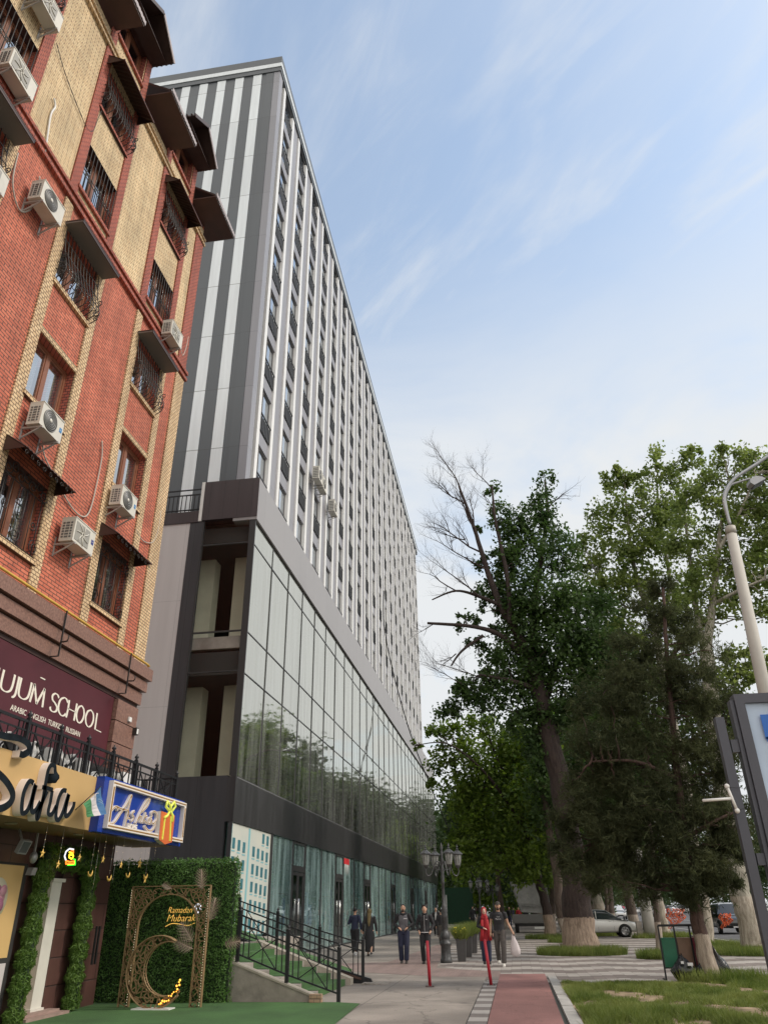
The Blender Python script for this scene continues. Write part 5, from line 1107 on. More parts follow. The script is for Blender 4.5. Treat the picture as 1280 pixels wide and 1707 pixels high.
def run(name, P, Y, label, hts=.95):
    root = thing(name, (P[-1][0], Y, 0), label, 'railing', 'black railings at the steps')
    for x, z in P:
        b = MB(); b.box(x-.035, x+.035, Y-.035, Y+.035, z, z+hts-.02, BLACKM); b.lathe((x, Y, z+hts-.02), [(.045, 0), (.045, .015), (.02, .03), (.035, .05), (.03, .075), (.006, .095), (.012, .11), (.001, .125)], BLACKM, 10); b.build('post', root)
    b = MB()
    for (xa, za), (xc, zc2) in zip(P, P[1:]):
        for dz in (.14, .70, .86): b.bar((xa, Y, za+dz), (xc, Y, zc2+dz), .030, BLACKM)
        def pt(f, dz): return (xa+(xc-xa)*f, Y, za+(zc2-za)*f+dz)
        for f in (.11, .22, .78, .89): b.bar(pt(f, .14), pt(f, .86), .020, BLACKM)
        b.bar(pt(.22, .14), pt(.78, .70), .018, BLACKM); b.bar(pt(.22, .70), pt(.78, .14), .018, BLACKM); b.bar(pt(.5, .14), pt(.5, .42), .016, BLACKM)
    b.build('rails', root)
run('step_railing', [(-6.6, .95), (-5.80, .70), (-4.73, .33), (-3.65, .0)], 17.33, 'nearer black railing with crossed bars on the concrete side wall of the steps')
run('step_railing', [(-8.35, 1.36), (-7.28, 1.02), (-6.20, .67), (-5.06, .30), (-3.93, .0)], 21.58, 'farther black railing with crossed bars along the steel ramp edge')
BR = brickmat('loose_brick', (.42, .30, .20), (.40, .25, .17), (.2, .16, .12), .12, .07, .006)
for k, (z, lb) in enumerate(((0.012, 'lower loose brick at the end of the concrete wall'), (.085, 'upper loose brick at the end of the concrete wall'))):
    b = MB(); b.box(-4.2+.0*k, -3.95, 17.12, 17.24, z, z+.068, BR); tag(b.build('brick', org=(-4.07, 17.18, z), bev=.005), lb, 'brick')
b = MB()
for k in range(7): x = -3.9+.09*k; b.box(x, x+.08, 21.2+.02*k, 21.9, 0, .03-.003*k, WCON)
tag(b.build('concrete_patch', org=(-3.6, 21.5, 0)), 'crumbling concrete patch at the foot of the ramp', 'rubble')
# ------------------------------------------------------------------ trees
def barkmat(name, c1, c2, wash=None, zw=1.1):
    m = bpy.data.materials.new(name); m.use_nodes = True; t = m.node_tree; b = t.nodes['Principled BSDF']; b.inputs['Roughness'].default_value = .9; n = t.nodes.new; l = t.links.new
    g = n('ShaderNodeNewGeometry'); mp = n('ShaderNodeMapping'); mp.inputs['Scale'].default_value = (9, 9, 1.6); l(g.outputs['Position'], mp.inputs[0])
    nz = n('ShaderNodeTexNoise'); nz.inputs['Scale'].default_value = 1.3; nz.inputs['Detail'].default_value = 8; nz.inputs['Roughness'].default_value = .7; l(mp.outputs[0], nz.inputs[0])
    r = n('ShaderNodeMapRange'); r.inputs[1].default_value = .35; r.inputs[2].default_value = .65; l(nz.outputs[0], r.inputs[0])
    x = n('ShaderNodeMixRGB'); l(r.outputs[0], x.inputs[0]); x.inputs[1].default_value = (*c1, 1); x.inputs[2].default_value = (*c2, 1); res = x.outputs[0]
    if wash:                              # whitewashed foot of the trunk
        s = n('ShaderNodeSeparateXYZ'); l(g.outputs['Position'], s.inputs[0]); a = n('ShaderNodeMath'); a.operation = 'MULTIPLY_ADD'; l(nz.outputs[0], a.inputs[0]); a.inputs[1].default_value = .25; l(s.outputs[2], a.inputs[2])
        c = n('ShaderNodeMath'); c.operation = 'LESS_THAN'; l(a.outputs[0], c.inputs[0]); c.inputs[1].default_value = zw+.12
        x2 = n('ShaderNodeMixRGB'); l(r.outputs[0], x2.inputs[0]); x2.inputs[1].default_value = (wash[0]*.45, wash[1]*.42, wash[2]*.4, 1); x2.inputs[2].default_value = (*wash, 1)
        x3 = n('ShaderNodeMixRGB'); l(c.outputs[0], x3.inputs[0]); l(res, x3.inputs[1]); l(x2.outputs[0], x3.inputs[2]); res = x3.outputs[0]
    l(res, b.inputs['Base Color']); bp = n('ShaderNodeBump'); bp.inputs['Strength'].default_value = .9; bp.inputs['Distance'].default_value = .05; l(nz.outputs[0], bp.inputs['Height']); l(bp.outputs[0], b.inputs['Normal']); return m
BK_DARK = barkmat('dark_bark', (.022, .014, .013), (.06, .042, .036), (.40, .31, .24), 1.25)
BK_PINE = barkmat('pine_bark', (.035, .018, .016), (.12, .075, .06), (.46, .39, .32), 1.0)
BK_PLANE = barkmat('plane_bark', (.16, .14, .11), (.42, .40, .33), (.50, .45, .37), 1.9)
BK_PLAIN = barkmat('grey_bark', (.05, .035, .028), (.13, .10, .08), (.44, .38, .32), 1.1)
L_DARK = leafmat('leaf_dark', (.022, .048, .016), (.085, .145, .038), .40)
L_MID = leafmat('leaf_mid', (.035, .075, .014), (.12, .19, .035), .4)
L_BRIGHT = leafmat('leaf_bright', (.052, .098, .014), (.155, .22, .036), .45)
L_PLANE = leafmat('leaf_plane', (.080, .125, .032), (.24, .29, .09), .5)
L_FAR = leafmat('leaf_far', (.022, .048, .016), (.070, .11, .032), .3)
L_PINE = leafmat('leaf_pine', (.032, .042, .019), (.088, .100, .045), .3, .95)
def depth(p): return (Vector(p)-EYEP).dot(FW)
def foliage_pts(cl, Y, dens, seed, spread=.27, dj=1.0):
    r = np.random.default_rng(seed); out_, subs = [], []
    for c_ in cl:
        x, y, rp = c_[:3]; yy = Y+(c_[3] if len(c_) > 3 else 0); k = depth(at(x, y, yy))/F_PX; R_ = rp*k; c0 = np.array(at(x, y, yy))
        n = int(dens*rp*rp); ns = max(4, int(n/70)); d = r.normal(size=(ns, 3)); d /= np.linalg.norm(d, axis=1)[:, None]; sc = c0+d*(r.uniform(.1, 1, ns)**.45)[:, None]*R_*[1, dj, .92]
        subs += list(sc); i = r.integers(0, ns, n); q = sc[i]+r.normal(size=(n, 3))*R_*spread*r.uniform(.4, 1.2, ns)[i][:, None]; out_.append(q)
    return np.concatenate(out_), subs
def branch(b, p0, p1, r0, r1, m, seed=0, wig=.06, n=7, seg=6):
    r = random.Random(seed); p0, p1 = Vector(p0), Vector(p1); L_ = (p1-p0).length; pts = []
    for i in range(n+1):
        t = i/n; p = p0.lerp(p1, t); 
        if 0 < i < n: p += Vector((r.uniform(-1, 1), r.uniform(-1, 1), r.uniform(-.5, .9)))*L_*wig
        pts.append(p)
    b.tube(pts, [r0+(r1-r0)*i/n for i in range(n+1)], m, seg); return pts
def twiggy(b, p, d, ln, r, m, lv, rnd):
    """bare twigs: a branch that keeps forking"""
    n = 4; pts = [Vector(p)]; d = Vector(d).normalized()
    for i in range(n): d = (d+Vector((rnd.uniform(-1, 1), rnd.uniform(-1, 1), rnd.uniform(-.5, .8)))*.22).normalized(); pts.append(pts[-1]+d*ln/n)
    b.tube(pts, [r*(1-.6*i/n) for i in range(n+1)], m, 4 if r < .03 else 6, cap=False)
    if lv == 0: return
    for i in range(1, n+1):
        for _ in range(2 if rnd.random() < .45 else 1):
            dd = (d+Vector((rnd.uniform(-1, 1), rnd.uniform(-1, 1), rnd.uniform(-.7, 1)))*.85).normalized(); twiggy(b, pts[i], dd, ln*rnd.uniform(.42, .68), r*.5*(1-.1*i), m, lv-1, rnd)
def make_tree(kind, base, trunk, limbs, cl, Y, bark, leaf, lsize, dens, label, seed=1, twigs=60, group=None, needles=False, dj=1.0, bare=None, asp=.62):
    root = thing(kind, base, label, 'tree', group)
    rnd = random.Random(seed); b = MB(); allp = []
    for path, rad in [trunk]+limbs:
        pts = catmull(path, 6); rr_ = [rad[0]+(rad[1]-rad[0])*(i/(len(pts)-1))**.8 for i in range(len(pts))]
        if (path, rad) == trunk: rr_ = [r_*(1+.35*math.exp(-(Vector(p)-Vector(path[0])).length/.5)) for r_, p in zip(rr_, pts)]
        pts2 = [p+Vector((rnd.uniform(-1, 1), rnd.uniform(-1, 1), 0))*r_*.12 for p, r_ in zip(pts, rr_)]
        b.tube(pts2, rr_, bark, 12 if rad[0] > .15 else 8); allp += pts[len(pts)//3:]
    b.build('trunk', root)
    P, subs = foliage_pts(cl, Y, dens, seed, dj=dj)
    b = MB()
    for s_ in rnd.sample(subs, min(twigs, len(subs))):
        s_ = Vector(s_); q = min(allp, key=lambda p: (p-s_).length+max(0, p.z-s_.z)*1.5); branch(b, q, s_, .05*max(.6, min(2, (q-s_).length/4)), .012, bark, rnd.random(), .07)
    if bare:
        for p, d, ln, r_ in bare: twiggy(b, p, d, ln*.8, r_*.8, bark, 3 if ln > 2.3 else 2, rnd)
    if b.v: b.build('branches', root)
    if needles: 
        # tufts of thin needles: several blades round each point
        k = 9; Q = np.repeat(P, k, 0)+RNG.normal(size=(len(P)*k, 3))*.045; leaves('crown', Q, None, lsize, leaf, root, .11)
    else: leaves('crown', P, np.array([[0, 0, .45]]), lsize, leaf, root, asp, .8)
    return root
A = at
# the old dark tree with a dead side
Yt = 35
T1 = [(966, 1592), (962, 1500), (950, 1400), (932, 1300), (908, 1200), (893, 1130)]
make_tree('broadleaf_tree', (2.35, 35, 0), ([A(x, y, Yt) if i else Vector((2.35, 35, -.05)) for i, (x, y) in enumerate(T1)], (.66, .36)),
  [([A(893, 1130, 35), A(865, 1060, 35), A(835, 1010, 34.6), A(812, 950, 34.4), A(790, 880, 34.2), A(765, 810, 34)], (.30, .05)),
   ([A(893, 1130, 35), A(888, 1040, 35.5), A(898, 950, 35.6), A(912, 860, 35.8), A(908, 800, 36)], (.27, .05)),
   ([A(905, 1180, 35), A(930, 1100, 36), A(955, 1040, 36.5), A(970, 980, 37)], (.2, .06)),
   ([A(900, 1150, 35), A(850, 1135, 34.3), A(800, 1125, 33.8)], (.16, .05)),
   ([A(868, 1090, 35), A(835, 1060, 34.5), A(790, 1045, 34), A(712, 1039, 33.6)], (.17, .06)),
   ([A(835, 1010, 34.6), A(800, 995, 34.2), A(760, 985, 34), A(720, 1000, 33.8)], (.13, .03)),
   ([A(805, 1060, 34.2), A(770, 1085, 34), A(752, 1110, 33.9)], (.09, .04)),
   ([A(850, 1040, 34.6), A(845, 960, 34.2), A(826, 870, 34), A(820, 810, 34)], (.15, .04))],
  [(822, 816, 16), (832, 850, 20), (845, 880, 30), (888, 862, 32), (910, 800, 17), (906, 830, 20), (918, 860, 28), (928, 900, 36), (880, 930, 46), (838, 918, 26), (940, 938, 32), (905, 985, 58), (960, 1025, 62), (862, 1020, 40), (797, 948, 14), (768, 1034, 16), (792, 1078, 20), (850, 1075, 30), (788, 1152, 36), (742, 1180, 22), (765, 1165, 26), (835, 1150, 44), (882, 1140, 40), (938, 1086, 56), (985, 1071, 56), (980, 1142, 52), (866, 1210, 36), (895, 1250, 28), (942, 1195, 40), (985, 1000, 34), (1000, 1110, 44), (960, 1160, 44), (815, 985, 22), (850, 1010, 30), (872, 1000, 36), (832, 1050, 22), (862, 1110, 34), (905, 1060, 42), (900, 1120, 40), (842, 960, 24), (860, 890, 34), (808, 925, 16), (802, 885, 12), (825, 1000, 26), (850, 935, 28), (820, 1100, 30), (880, 1180, 34), (915, 1215, 30), (800, 1030, 16)],
  Yt, BK_DARK, L_DARK, .19, .72, 'old dark-leaved tree with bare dead branches on its left side', 11, 110,
  bare=[(A(765, 810, 34), (-.5, 0, 1), 2.6, .05), (A(775, 840, 34), (-.9, 0, .9), 2.6, .05), (A(790, 880, 34), (-.7, 0, 1), 3.2, .06), (A(790, 880, 34), (.2, 0, 1), 2.8, .05), (A(800, 920, 34.2), (-1, -.2, .5), 3.0, .06), (A(812, 950, 34.3), (-1, 0, .8), 3.4, .06), (A(760, 985, 34), (-.9, 0, .8), 2.6, .05), (A(800, 995, 34), (-.8, 0, 1), 3.2, .05), (A(826, 870, 34), (.1, 0, 1), 2.2, .04), (A(912, 850, 35.8), (.7, 0, .9), 2.2, .05), (A(725, 1039, 33.6), (-.5, 0, -.4), 1.2, .03), (A(760, 1090, 34), (-.6, 0, -.5), 1.2, .04), (A(800, 1130, 34.0), (-1, 0, .6), 2.6, .04), (A(770, 1140, 33.8), (-1, 0, .5), 2.4, .03), (A(820, 815, 34), (-.4, 0, 1), 2.4, .04), (A(775, 900, 34), (-1, 0, .3), 2.2, .04), (A(755, 830, 34), (-.8, .2, 1), 2.0, .04)])
# bright maple behind it
Yt = 50
make_tree('maple_tree', (1.9, 52, 0), ([Vector((1.9, 52, -.05)), A(912, 1520, 52), A(898, 1470, 52), A(880, 1400, 51), A(862, 1330, 50)], (.34, .18)),
  [([A(880, 1400, 51), A(840, 1330, 49.5), A(800, 1280, 48.5), A(745, 1240, 47.5), A(692, 1243, 47)], (.15, .02)), ([A(862, 1330, 50), A(830, 1270, 50), A(810, 1210, 50)], (.14, .04)), ([A(862, 1330, 50), A(880, 1290, 51), A(890, 1240, 51)], (.14, .04)), ([A(880, 1400, 51), A(910, 1360, 52), A(930, 1330, 52)], (.10, .03))],
  [(800, 1210, 28), (760, 1228, 30), (728, 1225, 16), (692, 1243, 9), (716, 1222, 10), (735, 1265, 26), (800, 1265, 50), (850, 1250, 50), (770, 1310, 40), (722, 1310, 12), (830, 1340, 60), (880, 1330, 50), (785, 1370, 36), (900, 1410, 44), (840, 1410, 44), (790, 1430, 34), (765, 1400, 26), (930, 1350, 40), (760, 1450, 20), (880, 1230, 40), (925, 1260, 40), (870, 1460, 26), (915, 1465, 20)],
  Yt, BK_DARK, L_BRIGHT, .26, .75, 'bright yellow-green maple with a leaning dark trunk behind the big old tree', 21, 60)
# pine-like dark conifer in front of the lawn
make_tree('pine_tree', (4.4, 21.6, 0), ([Vector((4.42, 21.6, -.05)), A(1168, 1560, 21.6), A(1152, 1480, 21.6), A(1138, 1380, 21.6), A(1125, 1250, 21.6), A(1112, 1100, 21.6), A(1105, 980, 21.6)], (.21, .04)),
  [([A(1145, 1440, 21.6), A(1090, 1415, 21.9), A(1000, 1400, 22.2)], (.05, .012)), ([A(1140, 1400, 21.6), A(1190, 1370, 21), A(1235, 1350, 21)], (.07, .02)), ([A(1130, 1300, 21.6), A(1060, 1270, 21), A(985, 1270, 21)], (.07, .02)), ([A(1125, 1250, 21.6), A(1180, 1220, 22), A(1220, 1230, 22)], (.06, .02)), ([A(1118, 1150, 21.6), A(1060, 1120, 22), A(1010, 1150, 22)], (.05, .02)), ([A(1112, 1100, 21.6), A(1160, 1060, 22), A(1190, 1080, 22)], (.05, .02))],
  [(1105, 985, 26), (1085, 1030, 34), (1125, 1040, 36), (1060, 1090, 46), (1140, 1100, 54), (1020, 1165, 54), (1095, 1180, 70), (1175, 1160, 48), (1000, 1250, 54), (1070, 1280, 74), (1160, 1270, 66), (1215, 1250, 32), (965, 1320, 40), (1010, 1350, 54), (1090, 1370, 70), (1165, 1370, 66), (1218, 1350, 40), (960, 1410, 40), (1030, 1440, 54), (1110, 1450, 58), (1185, 1440, 48), (1225, 1410, 32), (985, 1465, 30), (1070, 1478, 30), (1150, 1488, 24), (1205, 1470, 30), (940, 1370, 26)],
  21.6, BK_PINE, L_PINE, .17, .27, 'dark needle-leaved pine with a whitewashed trunk beside the bins at the lawn edge', 31, 150, needles=True)
# plane trees at the kerb
make_tree('plane_tree', (8.8, 34.3, 0), ([Vector((8.8, 34.3, -.05)), A(1246, 1530, 34.3), A(1230, 1470, 34.3), A(1208, 1350, 34.3), A(1190, 1200, 34.5), A(1178, 1085, 34.8)], (.46, .30)),
  [([A(1178, 1085, 34.8), A(1190, 985, 35), A(1200, 890, 35), A(1215, 800, 35)], (.24, .05)), ([A(1180, 1100, 34.8), A(1164, 1040, 35.4), A(1152, 950, 36), A(1140, 850, 36)], (.22, .05)), ([A(1186, 1010, 35), A(1230, 985, 34), A(1275, 965, 33.5)], (.12, .04)), ([A(1196, 920, 35), A(1235, 850, 34.5), A(1260, 790, 34)], (.12, .03))],
  [(1232, 770, 30), (1205, 760, 22), (1262, 775, 28), (1180, 800, 28), (1228, 820, 38), (1275, 840, 36), (1150, 840, 34), (1195, 870, 40), (1245, 890, 40), (1285, 930, 36), (1150, 900, 36), (1200, 940, 40), (1250, 965, 36), (1285, 1020, 30), (1160, 975, 36), (1215, 1010, 34), (1225, 1080, 28), (1240, 1130, 26), (1200, 1130, 40), (1265, 1100, 22), (1150, 1040, 40), (1300, 790, 40), (1310, 880, 44)],
  35, BK_PLANE, L_PLANE, .18, .8, 'tall plane tree with thick pale trunk at the right kerb beside the billboard', 41, 110, asp=.75)
make_tree('plane_tree', (8.1, 39.5, 0), ([Vector((8.1, 39.5, -.05)), A(1172, 1510, 39.5), A(1160, 1440, 39.5), A(1140, 1300, 39.5), A(1110, 1150, 40), A(1090, 1040, 40)], (.30, .22)),
  [([A(1090, 1040, 40), A(1060, 960, 40), A(1045, 860, 40), A(1040, 790, 40)], (.16, .04)), ([A(1095, 1060, 40), A(1116, 970, 40.5), A(1100, 880, 41), A(1095, 800, 41)], (.17, .04)), ([A(1080, 1010, 40), A(1040, 1010, 40), A(1000, 960, 40)], (.10, .03))],
  [(1040, 790, 26), (1015, 800, 22), (1090, 775, 24), (1065, 800, 24), (1115, 800, 26), (1140, 770, 26), (1030, 845, 34), (1000, 870, 28), (1080, 850, 40), (1125, 860, 36), (985, 925, 34), (1035, 915, 44), (1090, 920, 44), (1000, 985, 40), (1060, 985, 44), (1115, 985, 40), (965, 900, 18), (1005, 1050, 44), (1060, 1060, 40), (1165, 750, 22), (955, 1000, 26)],
  40, BK_PLANE, L_PLANE, .20, .8, 'plane tree with slim pale trunk standing left of the thicker one', 51, 100, asp=.75)
make_tree('plane_tree', (8.6, 53.0, 0), ([Vector((8.6, 53, -.05)), A(1100, 1515, 53), A(1092, 1480, 53), A(1075, 1400, 53), A(1060, 1300, 53)], (.32, .2)), [([A(1060, 1300, 53), A(1040, 1220, 53), A(1020, 1130, 53)], (.2, .05)), ([A(1060, 1300, 53), A(1090, 1220, 54), A(1110, 1150, 54)], (.2, .05))],
  [(1000, 1110, 40), (1050, 1130, 50), (1110, 1130, 50), (1020, 1200, 50), (1100, 1210, 60), (1060, 1290, 60), (1150, 1260, 50), (1000, 1290, 40), (1180, 1190, 40), (1215, 1180, 36), (1230, 1240, 40), (1130, 1350, 50), (1050, 1390, 50)], 53, BK_PLANE, L_MID, .30, .5, 'plane tree with orange netting tied to its whitewashed trunk', 61, 40, asp=.75)
# slim trees on the striped paving
def slim(base, pts, r0, r1, label, cl, Y, leaf, seed, kind='street_tree', bark=BK_PLAIN, ls=.26, dens=.5): return make_tree(kind, base, ([Vector((base[0], base[1], -.05))]+[A(x, y, Y) for x, y in pts], (r0, r1)), [], cl, Y, bark, leaf, ls, dens, label, seed, 24, None, asp=.65)
slim((2.75, 46.5, 0), [(935, 1520), (928, 1460), (915, 1380), (905, 1320)], .30, .18, 'whitewashed trunk partly hidden behind the left side of the big old tree', [(930, 1330, 60), (980, 1300, 60), (950, 1250, 50), (900, 1290, 36)], 46.5, L_DARK, 71)
slim((4.9, 31.9, 0), [(1096, 1540), (1090, 1480), (1085, 1400), (1075, 1330)], .13, .08, 'thin dark-trunked tree just left of the bins', [(1050, 1300, 44), (1090, 1330, 44), (1075, 1250, 40), (1040, 1370, 36)], 31.9, L_DARK, 72, ls=.2)
slim((5.15, 56, 0), [(1011, 1520), (1009, 1480), (1008, 1440)], .14, .1, 'thin pinkish trunk in front of the silver sedan', [(1005, 1420, 40), (990, 1380, 40), (1030, 1390, 40)], 56, L_FAR, 73)
slim((7.2, 74, 0), [(995, 1500), (992, 1460)], .5, .4, 'stout trunk behind the silver sedan by the roadside', [(990, 1400, 60), (1040, 1380, 60), (1000, 1330, 60)], 74, L_FAR, 74, bark=BK_PLANE, ls=.4)
# trees farther down the street
def far_tree(x, y, h, rw, leaf, label, seed, ls=.42, n=9000, kind='street_tree', group='trees further down the street', bark=BK_PLAIN, z0=.28):
    root = thing(kind, (x, y, 0), label, 'tree', group); rnd = random.Random(seed); b = MB(); r0 = h*.022
    b.tube(catmull([(x, y, -.1), (x+rnd.uniform(-.4, .4), y, h*.3), (x+rnd.uniform(-.8, .8), y, h*.6), (x, y, h*.9)], 4), [r0*(1-.7*i/12) for i in range(13)], bark, 8)
    for k in range(7):
        a = rnd.uniform(0, 6.28); z_ = h*rnd.uniform(.3, .6); branch(b, (x, y, z_), (x+cos(a)*rw*.8, y+sin(a)*rw*.8, z_+h*rnd.uniform(.15, .3)), r0*.4, .03, bark, rnd.random())
    b.build('trunk', root); r = np.random.default_rng(seed); ns = int(n/80); d = r.normal(size=(ns, 3)); d /= np.linalg.norm(d, axis=1)[:, None]; hc = (h*(1-z0))/2
    sc = np.array([x, y, h*z0+hc])+d*(r.uniform(.15, 1, ns)**.4)[:, None]*[rw, rw, hc]*(1+.25*np.sin(d[:, :1]*5+seed)); i = r.integers(0, ns, n); P = sc[i]+r.normal(size=(n, 3))*rw*.17
    leaves('crown', P, np.array([[0, 0, .4]]), ls, leaf, root, .65, .8)
FT = [(-1.2, 78, 13, 4.0, L_FAR, .5), (3.4, 66, 15, 4.4, L_MID, .33), (8.4, 64, 18, 4.6, L_FAR, .3), (3.2, 82, 16, 5, L_FAR, .3), (8.4, 80, 19, 5, L_MID, .28), (2.6, 100, 17, 5.5, L_FAR, .15), (8.2, 98, 19, 5.5, L_FAR, .12), (-2.2, 118, 12, 4.5, L_BRIGHT, .1), (-5.5, 124, 16, 6, L_FAR, .22), (1.0, 126, 18, 6, L_FAR, .06), (7.5, 122, 20, 6, L_FAR, .05), (-8.5, 140, 18, 7, L_FAR, .1), (0, 160, 18, 7, L_FAR, .02), (9, 150, 20, 7, L_FAR, .04), (-12, 165, 20, 8, L_FAR, .1), (8, 185, 20, 8, L_FAR, .04)]
for k, (x, y, h, rw, lf, z0) in enumerate(FT): far_tree(x, y, h, rw, lf, 'tall street tree in the shaded row far down the pavement', 100+k, .3+y*.0022, 11000, z0=z0)
for k in range(18):
    x = 45+k % 2*7; y = 60+k*22; far_tree(x, y, 15+5*((k*7) % 5)/5, 6.5, L_FAR, 'tree in the hazy row on the far side of the road', 200+k, .6, 5000, group='trees across the road', z0=.06)
for k in range(12): far_tree(-20+k*14, 238+6*(k % 2), 15+(k*5 % 7), 8, L_FAR, 'tree beyond the distant crossroads', 300+k, .8, 4500, group='trees beyond the crossroads', z0=.12)

# ------------------------------------------------------------------ lawn, tufts, planters
def lawn_mat():
    m = bpy.data.materials.new('lawn_soil'); m.use_nodes = True; t = m.node_tree; b = t.nodes['Principled BSDF']; b.inputs['Roughness'].default_value = .95; n = t.nodes.new; l = t.links.new
    g = n('ShaderNodeNewGeometry'); nz = n('ShaderNodeTexNoise'); nz.inputs['Scale'].default_value = 3; nz.inputs['Detail'].default_value = 9; l(g.outputs['Position'], nz.inputs[0])
    x = n('ShaderNodeMixRGB'); r = n('ShaderNodeMapRange'); r.inputs[1].default_value = .35; r.inputs[2].default_value = .68; l(nz.outputs[0], r.inputs[0]); l(r.outputs[0], x.inputs[0]); x.inputs[1].default_value = (.13, .10, .055, 1); x.inputs[2].default_value = (.36, .27, .175, 1); l(x.outputs[0], b.inputs['Base Color'])
    bp = n('ShaderNodeBump'); bp.inputs['Strength'].default_value = .8; bp.inputs['Distance'].default_value = .05; l(nz.outputs[0], bp.inputs['Height']); l(bp.outputs[0], b.inputs['Normal']); return m
b = MB(); nx_, ny_ = 40, 60; vs = []
for i in range(nx_+1):
    for j in range(ny_+1): x = .87+(10-.87)*i/nx_; y = -8+(21.49+8)*j/ny_; vs.append((x, y, .01+.03*sin(x*1.7+1)*sin(y*1.3)+.025*sin(x*4.1+y*2.3)))
b.add(vs, [(i*(ny_+1)+j, (i+1)*(ny_+1)+j, (i+1)*(ny_+1)+j+1, i*(ny_+1)+j+1) for i in range(nx_) for j in range(ny_)], lawn_mat(), True); b.build('lawn_soil', kind='structure')
L_GRASS = leafmat('grass_blade', (.075, .125, .022), (.24, .27, .085), .35, .7)
def soil(x, y): return np.sin(x*1.9+.6)*np.sin(y*1.25+.3)+.6*np.sin(x*3.7+y*2.1)+.45*np.sin(x*7.3-y*5.2)
def blades(P, h, wd=.010, lean=.5):
    n = len(P); a = RNG.uniform(0, 2*pi, n); hh = h*RNG.uniform(.45, 1.4, n); dx = np.stack([np.cos(a), np.sin(a), 0*a], 1)*wd; t = RNG.normal(size=(n, 3))*[lean, lean, 0]*hh[:, None]; t[:, 2] += hh
    return np.stack([P-dx, P+dx, P+t], 1).reshape(-1, 3)
def tri_obj(name, v, m, org=(0, 0, 0), **kw):
    n = len(v)//3; me = bpy.data.meshes.new(name); me.vertices.add(3*n); me.vertices.foreach_set('co', (v-np.array(org)).ravel().astype(np.float32)); me.loops.add(3*n); me.loops.foreach_set('vertex_index', np.arange(3*n, dtype=np.int32)); me.polygons.add(n); me.polygons.foreach_set('loop_start', np.arange(0, 3*n, 3, dtype=np.int32)); me.polygons.foreach_set('loop_total', np.full(n, 3, dtype=np.int32)); me.materials.append(m); me.update(); me.validate()
    o = bpy.data.objects.new(name, me); C.objects.link(o); o.location = org
    par = kw.pop('parent', None)
    if par is not None: o.parent = par; o.location = Vector(org)-par.location
    return tag(o, **kw)
x = RNG.uniform(.9, 8.5, 190000); y = RNG.uniform(12.5, 21.45, 190000); bare_ = soil(x, y)+RNG.normal(0, .28, len(x))+.35*np.sin(x*13+y*9)*np.sin(y*11-x*5); near = RNG.uniform(size=len(x)); ok = (bare_ < .12+.5*near) & ~((bare_ > .15) & (x < 4.2) & (near < .55)); x, y = x[ok], y[ok]
P = np.stack([x, y, .01+.03*np.sin(x*1.7+1)*np.sin(y*1.3)+.025*np.sin(x*4.1+y*2.3)], 1); tri_obj('lawn_grass', blades(P, .075*(1+.5*np.sin(x*.9)*np.sin(y*1.4))*np.clip(1.25-.8*soil(x, y), .4, 1.5)), L_GRASS, kind='stuff')
tv = []
for cx_, cy_, rx, ry, n in ((2.35, 34.2, 1.7, 1.3, 9000), (1.95, 51.4, 1.6, 1.2, 2500), (2.75, 46, 1.3, 1.0, 2000), (4.9, 31.3, .9, .8, 3500), (8.9, 33.6, 2.1, 1.6, 9000), (8.1, 38.8, 1.5, 1.2, 4000), (8.6, 52, 1.6, 1.5, 3000), (7.4, 51, 1.0, .9, 1500), (5.15, 55.4, 1.0, .8, 1200), (4.6, 21.3, 1.0, .5, 2500)):
    a = RNG.uniform(0, 2*pi, n); r_ = np.sqrt(RNG.uniform(size=n)); tv.append(blades(np.stack([cx_+rx*r_*np.cos(a), cy_+ry*r_*np.sin(a), 0*a+.005], 1), .26, .014, .3))
tri_obj('tree_pit_grass', np.concatenate(tv), L_GRASS, kind='stuff')
PLM = mat('planter_grey', (.075, .072, .072), .6, 0, 4, .2)
for k, (x, y, lb) in enumerate(((-2.02, 30.3, 'nearest tall dark planter with small yellow flowers, beside the street lamp'), (-1.95, 32.9, 'second tall planter in the row behind the street lamp'), (-1.88, 35.8, 'third tall planter in the row behind the street lamp'), (-1.62, 38.9, 'last tall planter in the row behind the street lamp'), (-1.6, 52.0, 'lone dark planter farther on, behind the woman in red'))):
    root = thing('planter', (x, y, 0), lb, 'planter', 'tall planters along the pavement'); b = MB()
    prof = [(.13, 0), (.175, .66), (.185, .66), (.185, .69), (.155, .69), (.15, .62)]
    b.lathe((x, y, 0), [(r_*1.414, z) for r_, z in prof], PLM, 4, False); pb = b.build('pot', root); pb.rotation_euler = (0, 0, radians(45))
    n = 1500; a = RNG.uniform(0, 2*pi, n); r_ = .17*np.sqrt(RNG.uniform(size=n)); v = blades(np.stack([x+r_*np.cos(a), y+r_*np.sin(a), 0*a+.62], 1), .42, .012, .42); tri_obj('shrub', v, L_GRASS, (x, y, .62), parent=root)
    if k == 0:
        b = MB()
        for q in range(14): b.ball((x+random.uniform(-.3, .25), y-.2+random.uniform(-.1, .1), .92+random.uniform(-.05, .12)), .022, mat('yellow_flower', (.75, .65, .05), .6), 3)
        b.build('flowers', root)
